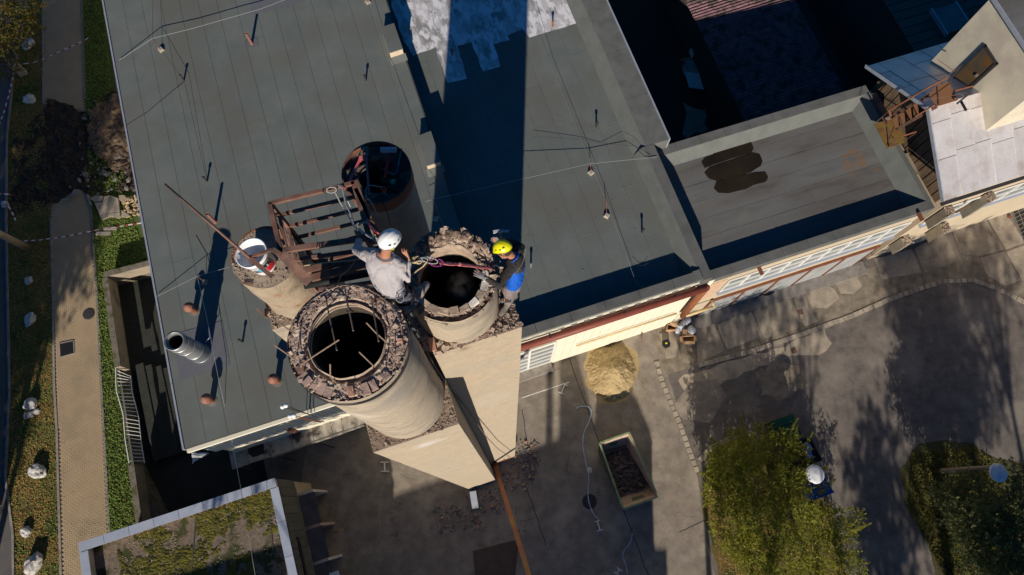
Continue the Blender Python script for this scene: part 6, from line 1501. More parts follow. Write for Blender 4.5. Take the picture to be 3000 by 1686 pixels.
# lamps
def lamp(base, top, hz, lab, r=.49):
    b0 = P(*base, 0); t0 = P(*top, hz); t = thing('yard_lamp', lab, 'lamp', b0)
    q = MB(); q.tube(b0, Vector((b0.x, b0.y, hz - .5)), .15, .10, 12); q.build('post', M_cwall, t)
    q = MB(); q.tube(Vector((b0.x, b0.y, hz - .5)), Vector((t0.x, t0.y, hz)), .05, .04, 8); q.build('arm', M_steel, t)
    q = MB(); q.lathe((t0.x, t0.y, hz), [(0, .12), (r * .5, .10), (r * .85, .05), (r, 0), (r * .97, -.03), (r * .3, -.16), (0, -.2)], 32); q.build('shade', M_lampw, t, smooth=True)
lamp((2322, 1384), (2388, 1390), 3.0, 'lamp with bright white round shade beside the blue bin')
lamp((2758, 1381), (2925, 1386), 5.0, 'taller lamp with blue grey round shade among the right trees', .46)
# bins
cbn = crop(1950, 1100, 2.4717)
def bin_(pts, z, m, lab, lid=True, fill=None):
    tp_ = [P(*cbn(*p), z) for p in pts]; c = sum(tp_, Vector()) / 4; t = thing('wheeled_bin', lab, 'bin', (c.x, c.y, 0)); low_ = [c.lerp(p, .86) for p in tp_]
    q = MB(); q.hexa([Vector((p.x, p.y, .15)) for p in low_] + [Vector((p.x, p.y, z - .06)) for p in tp_]); q.build('body', m, t)
    if lid:
        for k in range(6):
            a = tp_[0].lerp(tp_[3], k / 6 + .01); b = tp_[1].lerp(tp_[2], k / 6 + .01); a2 = tp_[0].lerp(tp_[3], (k + 1) / 6 - .01); b2 = tp_[1].lerp(tp_[2], (k + 1) / 6 - .01)
            q = MB(); q.prism([a, b, b2, a2], z - .05, z + .03 + .03 * (k % 2)); q.build('lid_rib', m, t)
    else:
        q = MB()
        for i in range(4): q.beam(tp_[i], tp_[(i + 1) % 4], .07, .08)
        q.build('rim', m, t)
        q = MB()
        for k in range(7): p = tp_[0].lerp(tp_[1], R(.2, .8)).lerp(tp_[3].lerp(tp_[2], R(.2, .8)), R(.2, .8)); q.rock((p.x, p.y, z - .0), R(.12, .22), sub=2)
        q.build('rubbish_bags', M_bagb, t)
    q = MB()
    for i in (0, 1, 2, 3): p = low_[i]; q.tube((p.x - .03, p.y, .08), (p.x + .03, p.y, .08), .08, .08, 10)
    q.build('wheel', M_black, t)
bin_([(765, 335), (920, 280), (990, 440), (845, 500)], 1.3, M_bing, 'green wheeled bin with ribbed lid, partly under the bush')
bin_([(915, 480), (1045, 455), (1130, 615), (985, 655)], 1.2, M_bink, 'open black bin filled with blue rubbish bags', lid=False)
bin_([(1000, 750), (1140, 715), (1220, 850), (1075, 905)], 1.25, M_binb, 'bright blue wheeled bin below the white lamp shade')
# hose and tape on the yard
def groundline(pts, z, r, m, lab, name, cat, f=None, flat=0.):
    f = f or (lambda x, y: (x, y)); P3 = [P(*f(x, y), z) for x, y in pts]; q = MB()
    # smooth the polyline
    for _ in range(2):
        n_ = [P3[0]]
        for a, b in zip(P3[:-1], P3[1:]): n_ += [a.lerp(b, .25), a.lerp(b, .75)]
        P3 = n_ + [P3[-1]]
    for k, (a, b) in enumerate(zip(P3[:-1], P3[1:])):
        if flat: q.beam(a, b, flat * (.6 + .4 * abs(sin(k * .9))), .01)
        else: q.tube(a, b, r, r, 6)
    return q.build(name, m, label=lab, cat=cat)
cy = crop(1500, 900, 1.8417)
groundline([(348, 548), (365, 535), (410, 535), (432, 560), (420, 610), (385, 680), (380, 750), (398, 840), (418, 930), (408, 1000), (415, 1060), (440, 1120), (468, 1145)], .06, 0, M_hose, 'pale blue tape lying in a long curve over the yard', 'barrier_tape', 'tape', cy, .06)
groundline([(650, 1218), (642, 1270), (590, 1330), (610, 1380), (625, 1440)], .06, 0, M_hose, 'second pale blue tape near the bottom of the yard', 'barrier_tape', 'tape', cy, .05)
groundline([(50, 492), (180, 448), (310, 405)], .5, 0, M_whitep, 'white tape stretched from the shaft to the small tape stand', 'barrier_tape', 'tape', cy, .05)
for pts, lab in ((((265, 465), (285, 418)), 'small white tape stand in front of the sand pile'), (((460, 1155), (475, 1205)), 'white tape stand at the end of the long pale tape'), (((565, 1440), (580, 1415)), 'white tape stand at the bottom of the yard')):
    q = MB(); a = P(*cy(*pts[0]), .05); b = P(*cy(*pts[1]), .1); q.beam(a, b, .07, .05); d = (b - a).normalized(); n_ = Vector((-d.y, d.x, 0)) * .17; q.beam(a - n_, a + n_, .05, .05); q.beam(b - n_, b + n_, .05, .05); q.build('tape_stand', M_whitep, label=lab, cat='tape stand')
f8 = crop(850, 1350, 3.963)
groundline([(1105, 135), (1112, 200), (1080, 330), (1045, 420), (1030, 470), (1035, 600), (1042, 760), (1030, 880), (1018, 935)], .05, .012, M_rope, 'thin twisted cord on the shaded yard left of the shaft', 'cord', 'cord', f8)
q = MB(); a = P(*f8(1095, 20), .08); b = P(*f8(1100, 125), .08); q.beam(a, b, .08, .05); q.beam(a - Vector((.22, 0, 0)), a + Vector((.22, 0, 0)), .06, .05); q.beam(b - Vector((.22, 0, 0)), b + Vector((.22, 0, 0)), .06, .05); q.build('tape_stand', M_whitep, label='white tape stand left of the front shaft', cat='tape stand')
# red and white tape at the left
def rwtape(pts, z, lab, w=.08, f=None):
    f = f or (lambda x, y: (x, y)); P3 = [P(*f(x, y), z + (0 if 0 < i < len(pts) - 1 else 0)) for i, (x, y) in enumerate(pts)]; q = MB(); k = 0
    for a, b in zip(P3[:-1], P3[1:]):
        n = max(1, round((b - a).length / .26))
        for i in range(n):
            q.mi = k % 2; q.beam(a.lerp(b, i / n), a.lerp(b, (i + 1) / n), w, .008, up=(0, .35 + .3 * sin(k * .4), 1)); k += 1
    q.build('barrier_tape', [M_tapew, M_taper], label=lab, cat='tape', group='red and white barrier tapes')
ctp = crop(0, 100, 4.526)
rwtape([(310, 397), (440, 380), (560, 340), (700, 275), (900, 185), (1080, 105), (1168, 55)], .9, 'red and white tape crossing the path above the trench', f=ctp)
rwtape([(230, 415), (185, 490), (150, 660), (115, 820), (60, 1010), (0, 1170), (-60, 1400)], .6, 'red and white tape running along the road edge', f=ctp)
rwtape([(430, 1025), (700, 1005), (900, 980), (1100, 955), (1400, 895), (1700, 830), (2000, 780), (2300, 735), (2540, 700)], .9, 'red and white tape crossing the path below the trench', f=cr)
rwtape([(-60, 180), (80, 175), (230, 200)], .5, 'tangled red and white tape at the left frame edge', f=cr, w=.14)
rwtape([(60, 320), (140, 390), (190, 450), (240, 560), (280, 650)], .4, 'loose tape end on the leafy verge', f=cr)
# posts at the left
q = MB(); a = Q(*crop(0, 540, 6.133)(470, 1140), 39.6); b = Q(-60, 655, 31); q.tube(a, b, .22, .16, 14); q.build('concrete_pole', M_cwall, label='grey concrete pole leaning in from the left frame edge', cat='pole', smooth=True)
q = MB(); a = P(*ctp(320, 530), 0); b = a + Vector((0, 0, 1.5)); q.box((a.x, a.y, .7), (.5, .35, 1.4), .4); q.build('junction_post', M_cwall, label='squat concrete post holding the tape under the autumn tree', cat='post')
q = MB(); q.lathe(P(325, 1100, 0), [(0, 0), (.01, 0)], 3) 
# ---------------------------------------------------------------- people
def hand(mb, wrist, tipdir, side, s=1.0, curl=.3, up=None):
    """palm, four fingers and a thumb; tipdir: direction the fingers point to, side: towards the thumb"""
    t = Vector(tipdir).normalized(); sd_ = (Vector(side) - t * Vector(side).dot(t)).normalized(); nrm = t.cross(sd_).normalized() if up is None else Vector(up).normalized()
    w = Vector(wrist)
    mb.loft([w - t * .02 * s, w + t * .03 * s, w + t * .075 * s, w + t * .095 * s], [.030 * s, .038 * s, .044 * s, .040 * s], [.022 * s, .020 * s, .016 * s, .013 * s], sd_, 12)
    for i, (ln, off) in enumerate(((.070, .033), (.082, .012), (.077, -.010), (.060, -.031))):
        b = w + t * .088 * s + sd_ * off * s; sp = (off * 5.5)
        d1 = (t + sd_ * sp).normalized(); d2 = (d1 - nrm * curl).normalized(); d3 = (d1 - nrm * curl * 2.2).normalized()
        p1 = b + d1 * ln * .45 * s; p2 = p1 + d2 * ln * .32 * s; p3 = p2 + d3 * ln * .25 * s
        mb.loft([b - d1 * .012 * s, p1, p2, p3], [.0098 * s, .0095 * s, .0086 * s, .0075 * s], [.0098 * s, .0095 * s, .0086 * s, .0075 * s], sd_, 8)
    b = w + t * .02 * s + sd_ * .03 * s; d1 = (t * .6 + sd_ * .8 - nrm * .2).normalized(); d2 = (t * .95 + sd_ * .35 - nrm * .3).normalized()
    mb.loft([b, b + d1 * .042 * s, b + d1 * .042 * s + d2 * .036 * s], [.0135 * s, .0115 * s, .009 * s], [.0135 * s, .0115 * s, .009 * s], nrm, 8)
def helmet(parent, c, up, fwd, m, s=1.0, mstrap=None, vents=True):
    up = Vector(up).normalized(); fwd = (Vector(fwd) - up * Vector(fwd).dot(up)).normalized(); lf = up.cross(fwd); M = Matrix((fwd, lf, up)).transposed()
    c = Vector(c); q = MB(); nu, nv = 40, 16; vs = []
    for j in range(nv + 1):
        t = (j / nv) * (pi * .5)
        for i in range(nu):
            a = 2 * pi * i / nu; ca, sa = cos(a), sin(a)
            rx, ry, rz_ = .142 * s, .114 * s, .135 * s
            k = 1.0
            # three raised ribs along the shell and a brim in front
            y_ = sa * sin(t); k += .020 * math.exp(-((y_) / .10) ** 2) + .018 * math.exp(-((abs(y_) - .46) / .07) ** 2)
            x = rx * ca * sin(t) * k; y = ry * sa * sin(t) * k; z = rz_ * cos(t) * k
            if j >= nv - 2: x += (.020 if ca > 0 else .006) * s * (j - nv + 3) / 3 * max(ca, 0); 
            if ca < -.2 and j == nv: z -= .02 * s
            if abs(sa) > .75 and j == nv: z += .012 * s
            vs.append(c + M @ Vector((x, y, z)))
    fs = [(j * nu + i, (j + 1) * nu + i, (j + 1) * nu + (i + 1) % nu, j * nu + (i + 1) % nu) for j in range(nv) for i in range(nu)]
    inner = []
    for i in range(nu): v = vs[nv * nu + i]; inner.append(c + (v - c) * .93 + up * .01)
    q.add(vs + inner, fs + [(nv * nu + i, (nv + 1) * nu + i, (nv + 1) * nu + (i + 1) % nu, nv * nu + (i + 1) % nu) for i in range(nu)])
    root = q.build('helmet', m, parent, smooth=True)
    for sgn in (-1, 1):
        for (x, y, z, w, h) in ((-.075, .082, .068, .030, .016), (-.02, .101, .058, .028, .012), (.045, .094, .062, .026, .010)):
            q = MB(); p = c + M @ Vector((x, sgn * y, z)) * s; n_ = (M @ Vector((x / .142 ** 2, sgn * y / .114 ** 2, z / .135 ** 2))).normalized(); tx = (fwd - n_ * fwd.dot(n_)).normalized(); ty = n_.cross(tx)
            Mv = Matrix((tx, ty, n_)).transposed(); q.box(p + n_ * .004, (w * s, h * s, .006), M=Mv); q.build('helmet_vent', M_dark if vents else M_dark, root)
    for sgn in (-1, 1):   # chin straps
        q = MB(); q.path([c + M @ Vector((-.05, sgn * .105, .0)) * s, c + M @ Vector((-.01, sgn * .088, -.07)) * s, c + M @ Vector((.035, sgn * .03, -.135)) * s, c + M @ Vector((.045, 0, -.14)) * s], .006, 5)
        q.path([c + M @ Vector((.05, sgn * .100, .0)) * s, c + M @ Vector((-.01, sgn * .088, -.07)) * s], .006, 5); q.build('chin_strap', mstrap or M_tapew, root)
    return M
def head(mb, c, up, fwd, s=1.0):
    """c is the centre of the skull; face with nose, brow, lips, chin and ears"""
    up = Vector(up).normalized(); fwd = (Vector(fwd) - up * Vector(fwd).dot(up)).normalized(); lf = up.cross(fwd); M = Matrix((fwd, lf, up)).transposed(); c = Vector(c)
    w = lambda x, y, z: c + M @ Vector((x, y, z)) * s
    mb.ball(c, (.098 * s, .078 * s, .105 * s), 20, 14, M)
    mb.ball(w(.025, 0, -.060), (.072 * s, .060 * s, .068 * s), 16, 10, M)
    mb.ball(w(.072, 0, -.108), (.022 * s, .028 * s, .020 * s), 10, 6, M)
    mb.loft([w(.093, 0, -.005), w(.112, 0, -.045), w(.098, 0, -.055)], [.010 * s, .016 * s, .012 * s], [.010 * s, .012 * s, .010 * s], lf, 8)
    for sg in (-1, 1):
        mb.ball(w(-.005, sg * .080, -.020), (.020 * s, .009 * s, .032 * s), 10, 6, M); mb.ball(w(.088, sg * .032, .018), (.014 * s, .022 * s, .008 * s), 8, 6, M)
    mb.ball(w(.094, 0, -.075), (.010 * s, .024 * s, .007 * s), 8, 6, M); mb.ball(w(.091, 0, -.087), (.010 * s, .021 * s, .007 * s), 8, 6, M)
    return M, w
# ---- person 1, grey shirt, straddles the gap behind the big chimney
def J(f, D=None):
    return f
w1c = crop(1020, 640, 5.571)
K1 = .935
def A(x, y, D): return Q(*w1c(x, y), D * K1)
p1 = thing('person', 'person in grey shirt and white helmet, seen from behind on the big chimney rim', 'person', Q(1165, 880, 9.0))
hd_c = A(668, 352, 7.47); nk = A(618, 560, 7.72); nb = A(600, 640, 7.83)
up1 = (hd_c - nk).normalized(); up1 = (up1 + Vector((0, .0, .5))).normalized(); fw1 = Vector((.62, .70, -.35))
ShL = A(300, 590, 7.98); ShR = A(860, 790, 7.98); ElL = A(140, 520, 8.45); HaL = A(190, 330, 8.85)
ElR = A(955, 985, 8.16); HaR = A(975, 690, 8.03)
Ch = A(570, 800, 8.02); Wa = A(640, 1040, 8.22); Pe = A(740, 1190, 8.42)
side1 = (ShR - ShL).normalized()
HipR = Pe + side1 * .09 + Vector((0, 0, -.02)); HipL = Pe - side1 * .10
KnR = A(1050, 1320, 8.78); AnR = A(1135, 1215, 9.2); ToR = A(1215, 1215, 9.35)
KnL = Pe + Vector((-.04, -.02, 0)) + Vector((.02, .10, -.46)); AnL = KnL + Vector((.03, -.08, -.40)); 
q = MB()
M1, w_ = head(q, hd_c - up1 * .035, up1, fw1, 1.0)
q.loft([hd_c - up1 * .07 - fw1.normalized() * .015, nk, nb, nb - (nb - Ch).normalized() * .1], [.058, .058, .066, .08], [.058, .058, .06, .06], side1, 14)
q.loft([nb, Ch, Wa, Pe], [.12, .15, .13, .14], [.08, .09, .09, .10], side1)
for a, b, c in ((ShL, ElL, HaL), (ShR, ElR, HaR)):
    q.loft([a.lerp(nb, .3), a, b, c], [.05, .045, .036, .026], [.05, .045, .036, .024], Vector((0, 0, 1)), 10)
for a, b, c in ((HipR, KnR, AnR), (HipL, KnL, AnL)): q.loft([a, b, c], [.07, .05, .038], [.07, .05, .038], side1, 10)
hand(q, HaR, (A(940, 620, 7.98) - HaR), side1 * -1 + Vector((0, 0, .2)), 1.0, .55)
hand(q, HaL, (A(165, 250, 8.88) - HaL), side1, 1.0, .5)
b1 = q.build('body', M_skin, p1); remesh(b1, .0065, 3)
q = MB()
bk_ = Vector((0, 0, .0))
q.loft([nb + (nb - Ch) * .08, nb.lerp(Ch, .25), nb.lerp(Ch, .6), Ch, Ch.lerp(Wa, .5), Wa, Pe.lerp(Wa, .35)], [.085, .175, .215, .215, .205, .195, .185], [.075, .105, .130, .140, .140, .138, .14], side1, 22)
q.loft([nb.lerp(ShL, .35), ShL, ElL, ElL.lerp(HaL, .75)], [.095, .085, .062, .05], [.095, .088, .064, .05], Vector((0, 0, 1)), 14)
q.loft([nb.lerp(ShR, .35), ShR, ElR, ElR.lerp(HaR, .88)], [.095, .09, .066, .046], [.10, .092, .070, .046], Vector((0, 0, 1)), 14)
shirt = q.build('shirt', M_shirt, p1); remesh(shirt, .010, 6, .010, 5.5)
q = MB(); rr_ = [nk.lerp(nb, .65) + (side1 * cos(a) * .088 + side1.cross(up1) * sin(a) * .075) + up1 * .012 * sin(a) for a in np.linspace(0, 2 * pi, 18)]
for a, b in zip(rr_[:-1], rr_[1:]): q.beam(a, b, .045, .018, up=up1)
q.build('collar', M_shirt, p1)
q = MB(); q.loft([Wa.lerp(Pe, .55), Pe, Pe + (Pe - Wa).normalized() * .08], [.172, .178, .15], [.135, .14, .12], side1, 18)
q.loft([HipR, HipR.lerp(KnR, .5), KnR, KnR.lerp(AnR, .5), AnR], [.115, .105, .082, .07, .06], [.115, .105, .082, .07, .06], side1, 14)
q.loft([HipL, KnL, AnL], [.11, .08, .06], [.11, .08, .06], side1, 14)
tr = q.build('trousers', M_navy, p1); remesh(tr, .014, 5, .012, 12)
def boot(parent, an, to, m, name='boot'):
    q = MB(); d = (to - an); d.z *= .3; d.normalize(); s_ = d.cross(Vector((0, 0, 1))).normalized()
    q.loft([an + Vector((0, 0, .10)), an, an - Vector((0, 0, .05))], [.055, .055, .052], [.055, .058, .06], s_, 14)
    q.loft([an - Vector((0, 0, .06)) - d * .05, an - Vector((0, 0, .055)) + d * .05, an - Vector((0, 0, .065)) + d * .14, an - Vector((0, 0, .07)) + d * .19], [.042, .048, .052, .040], [.042, .044, .036, .026], s_, 14)
    o = q.build(name, m, parent); remesh(o, .009, 3)
    q = MB(); q.loft([an - Vector((0, 0, .105)) - d * .06, an - Vector((0, 0, .105)) + d * .05, an - Vector((0, 0, .105)) + d * .2], [.045, .046, .046], [.012, .012, .012], s_, 14); q.build('sole', M_black, o)
boot(p1, AnR + Vector((.03, .01, -.03)), ToR + Vector((.04, .1, 0)), M_boot2); boot(p1, AnL, AnL + Vector((.1, .1, 0)), M_boot)
helmet(p1, hd_c - up1 * .0, up1, fw1, M_helw, .97)
q = MB()   # ear muff / earplug cord and short hair at the nape
q.ball(hd_c - up1 * .05 - fw1.normalized() * .03, (.083, .083, .06), 16, 10); q.build('hair', M_hair, p1, smooth=True)
q = MB(); q.beam(A(660, 505, 7.5), A(745, 510, 7.47), .012, .012); q.build('earplug_band', mat('ear_yellow', (.75, .6, .05), rough=.5), p1)
hn = MB()   # harness: belt, leg loops, gear loops
cc_ = Wa.lerp(Pe, .75); fy = side1.cross((Wa - Pe).normalized()); ring_ = [cc_ + side1 * cos(a) * .182 + fy * sin(a) * .146 for a in np.linspace(0, 2 * pi, 26)]
for a, b in zip(ring_[:-1], ring_[1:]): hn.beam(a, b, .055, .014, up=(Wa - Pe))
hn.build('harness_belt', M_black, p1); hn = MB()
for hc, kc in ((HipR, KnR),):
    t_ = (kc - hc).normalized(); c_ = hc.lerp(kc, .35); x_ = t_.cross(Vector((0, 0, 1))).normalized(); y_ = t_.cross(x_)
    rg = [c_ + x_ * cos(a) * .112 + y_ * sin(a) * .112 for a in np.linspace(0, 2 * pi, 18)]
    for a, b in zip(rg[:-1], rg[1:]): hn.beam(a, b, .045, .010, up=t_)
hn.build('leg_loop', M_black, p1)
q = MB(); cb_ = A(845, 1300, 8.2); q.path(ring3(cb_, .045, .055, 0, .3, .3), .007, 6); q.path(ring3(A(860, 1275, 8.25), .03, .03, 0), .006, 6); q.build('harness_carabiner', M_steel, p1)
# ---- person 2, blue jersey and yellow helmet, leaning over the flue
w2c = crop(1380, 660, 6.035)
def B_(x, y, D): return Q(*w2c(x, y), D)
p2 = thing('person', 'person in a blue and black jersey and yellow helmet leaning over the open flue', 'person', B_(650, 1380, 10.2))
h2 = B_(560, 415, 8.60); n2 = B_(690, 520, 8.80); nb2 = B_(745, 590, 8.90)
up2 = Vector((-.45, .50, .75)).normalized(); fw2 = Vector((-.80, -.05, -.60))
S2L = B_(690, 760, 8.90); S2R = B_(860, 400, 9.02); E2L = B_(500, 1080, 8.86); H2L = B_(255, 935, 8.82)
E2R = B_(760, 330, 9.0); H2R = B_(560, 250, 8.78)
C2_ = B_(800, 740, 9.08); W2 = B_(780, 960, 9.25); Pl2 = B_(735, 1070, 9.42)
sd2 = (S2R - S2L).normalized()
HL = Pl2 - sd2 * .08 + Vector((-.02, 0, 0)); HR_ = Pl2 + sd2 * .09
K2L = B_(680, 1270, 9.88); A2L = Q(1487, 893, 10.17); K2R = Pl2 + Vector((.03, .10, -.42)); A2R = Q(1503, 880, 10.17) + Vector((0, .06, 0))
q = MB()
M2, w2_ = head(q, h2 - up2 * .035, up2, fw2, 1.0)
q.loft([h2 - up2 * .06 - fw2.normalized() * .03, n2, nb2, nb2.lerp(C2_, .3)], [.056, .056, .064, .08], [.056, .056, .06, .06], sd2, 14)
q.loft([nb2, C2_, W2, Pl2], [.11, .13, .12, .12], [.08, .08, .08, .09], sd2)
for a, b, c in ((S2L, E2L, H2L), (S2R, E2R, H2R)): q.loft([a.lerp(nb2, .3), a, b, c], [.045, .042, .034, .024], [.045, .042, .034, .024], Vector((0, 0, 1)), 10)
for a, b, c in ((HL, K2L, A2L), (HR_, K2R, A2R)): q.loft([a, b, c], [.07, .05, .036], [.07, .05, .036], sd2, 10)
hand(q, H2L, (B_(150, 880, 8.82) - H2L), Vector((.2, .9, .1)), .95, .15); hand(q, H2R, (B_(505, 250, 8.80) - H2R), Vector((0, .3, 1)), .95, 1.0)
b2 = q.build('body', M_skin, p2); remesh(b2, .0065, 3)
q = MB(); hand(q, H2L, (B_(150, 880, 8.82) - H2L), Vector((.2, .9, .1)), 1.08, .15)
q.loft([H2L.lerp(E2L, .18), H2L], [.036, .036], [.034, .030], Vector((0, 0, 1)), 12); gl = q.build('glove', M_glove, p2); remesh(gl, .0065, 2)
q = MB(); hand(q, H2R, (B_(505, 250, 8.80) - H2R), Vector((0, .3, 1)), 1.08, 1.0); q.loft([H2R.lerp(E2R, .2), H2R], [.036, .036], [.034, .030], Vector((0, 0, 1)), 12); gl = q.build('glove', M_glove, p2); remesh(gl, .0065, 2)
q = MB()
q.loft([nb2 + (nb2 - C2_) * .1, nb2.lerp(C2_, .4), C2_, C2_.lerp(W2, .5), W2, W2.lerp(Pl2, .5)], [.075, .165, .185, .175, .162, .158], [.07, .10, .118, .118, .115, .118], sd2, 22)
jr = q.build('jersey', M_blueg, p2); remesh(jr, .010, 5, .010, 11)
q = MB()   # black yoke over back and shoulders
bkd = sd2.cross((nb2 - C2_).normalized()); bkd = bkd if bkd.z > 0 else -bkd
q.loft([nb2.lerp(C2_, .2) + bkd * .03, nb2.lerp(C2_, .55) + bkd * .03, C2_ + bkd * .028 - sd2 * .03], [.165, .175, .13], [.088, .102, .098], sd2, 20)
q.loft([nb2.lerp(S2L, .45), S2L, S2L.lerp(E2L, .5), E2L, H2L.lerp(E2L, .10)], [.092, .086, .072, .060, .040], [.094, .088, .074, .062, .040], Vector((0, 0, 1)), 14)
q.loft([nb2.lerp(S2R, .45), S2R, E2R, H2R.lerp(E2R, .12)], [.09, .085, .06, .042], [.092, .088, .062, .042], Vector((0, 0, 1)), 14)
yk = q.build('sleeves', M_blackg2, p2); remesh(yk, .010, 5, .010, 11)
q = MB(); rr_ = [n2.lerp(nb2, .7) + (sd2 * cos(a) * .086 + sd2.cross(up2) * sin(a) * .075) for a in np.linspace(0, 2 * pi, 18)]
for a, b in zip(rr_[:-1], rr_[1:]): q.beam(a, b, .05, .018, up=up2)
q.build('collar', M_blueg, p2)
q = MB(); q.path([B_(970, 420, 8.78), B_(955, 520, 8.83), B_(900, 690, 8.89), B_(830, 810, 8.93), B_(750, 888, 8.99)], .0025, 5); q.build('piping', M_kerb, p2)
q = MB(); q.loft([W2.lerp(Pl2, .7), Pl2, Pl2 - Vector((0, 0, .07))], [.15, .155, .13], [.118, .125, .11], sd2, 18)
q.loft([HL, HL.lerp(K2L, .5), K2L, K2L.lerp(A2L, .7)], [.105, .092, .078, .072], [.105, .092, .078, .072], sd2, 14); q.loft([HR_, K2R, K2R.lerp(A2R, .7)], [.10, .075, .068], [.10, .075, .068], sd2, 14)
tr = q.build('trousers', M_brown, p2); remesh(tr, .013, 5, .012, 12)
q = MB(); kp_ = K2L + Vector((-.01, -.03, .06)); q.box(kp_ + Vector((-.01, -.055, .04)), (.09, .03, .14), .1); q.build('knee_pocket', M_dark, p2)
q = MB(); q.box(K2L + Vector((-.03, -.075, .13)), (.10, .02, .035), .15); q.build('orange_patch', mat('orange_patch', (.75, .22, .05), rough=.7), p2)
q = MB(); q.path([B_(870, 1020, 9.3), B_(855, 1090, 9.4), B_(840, 1180, 9.5)], .012, 6); q.beam(B_(820, 1100, 9.4), B_(845, 1175, 9.5), .04, .015); q.build('belt_strap', M_brown, p2)
boot(p2, A2L + Vector((0, 0, .03)), A2L + Vector((-.12, -.16, 0)), M_boot); boot(p2, A2R + Vector((0, 0, .03)), A2R + Vector((-.16, -.05, 0)), M_boot)
helmet(p2, h2, up2, fw2, M_hely, .96, M_dark)
q = MB(); q.ball(h2 - up2 * .05 - fw2.normalized() * .03, (.082, .082, .06), 16, 10); q.build('hair', M_hair, p2, smooth=True)
# hammer in the far hand
mh = thing('brick_hammer', 'worn brick hammer held up beside the yellow helmet', 'hammer', B_(530, 110, 8.72))
q = MB(); q.beam(B_(490, 110, 8.62), B_(545, 255, 8.75), .030, .022); q.build('handle', M_glove, mh); q = MB(); q.beam(B_(392, 125, 8.61), B_(560, 100, 8.61), .036, .034); q.slab([B_(550, 85, 8.60), B_(672, 85, 8.62), B_(668, 122, 8.62), B_(550, 116, 8.60)], .02); q.build('head', mat('hammer_head', (.50, .52, .55), (.36, .36, .37), 30, rough=.5), mh)
# thin dust rising from the flue: a small closed volume
q = MB(); c_ = T2 + Vector((.16, -.12, Z2 - .35)); q.ball(c_, (.30, .34, .60), 24, 14); dust = q.build('dust_puff', None, kind='stuff')
md = bpy.data.materials.new('dust'); md.use_nodes = True; t = md.node_tree; t.nodes.clear(); vo = t.nodes.new('ShaderNodeVolumePrincipled'); oo = t.nodes.new('ShaderNodeOutputMaterial')
tc_ = t.nodes.new('ShaderNodeTexCoord'); gd = t.nodes.new('ShaderNodeVectorMath'); gd.operation = 'MULTIPLY'; gd.inputs[1].default_value = (3.333, 2.941, 1.667); mv = t.nodes.new('ShaderNodeVectorMath'); mv.operation = 'SUBTRACT'; mv.inputs[1].default_value = (0, 0, 1.0)
ln_ = t.nodes.new('ShaderNodeVectorMath'); ln_.operation = 'LENGTH'; mr = t.nodes.new('ShaderNodeMapRange'); mr.inputs[1].default_value = .95; mr.inputs[2].default_value = .0; mr.interpolation_type = 'SMOOTHSTEP'; mr.inputs[3].default_value = 0; mr.inputs[4].default_value = 1
nn = t.nodes.new('ShaderNodeTexNoise'); nn.inputs['Scale'].default_value = 7; mm = t.nodes.new('ShaderNodeMath'); mm.operation = 'MULTIPLY'; m3 = t.nodes.new('ShaderNodeMath'); m3.operation = 'MULTIPLY'; m3.inputs[1].default_value = 1.6
K = t.links; K.new(tc_.outputs['Object'], gd.inputs[0]); K.new(gd.outputs[0], mv.inputs[0]); K.new(mv.outputs[0], ln_.inputs[0]); K.new(ln_.outputs['Value'], mr.inputs[0]); K.new(tc_.outputs['Object'], nn.inputs['Vector'])
K.new(mr.outputs[0], mm.inputs[0]); nr2 = t.nodes.new('ShaderNodeMapRange'); nr2.inputs[1].default_value = .42; nr2.inputs[2].default_value = .68; K.new(nn.outputs[0], nr2.inputs[0]); K.new(nr2.outputs[0], mm.inputs[1]); K.new(mm.outputs[0], m3.inputs[0]); K.new(m3.outputs[0], vo.inputs['Density']); vo.inputs['Color'].default_value = (.8, .74, .68, 1); K.new(vo.outputs[0], oo.inputs['Volume'])
dust.data.materials.clear(); dust.data.materials.append(md)
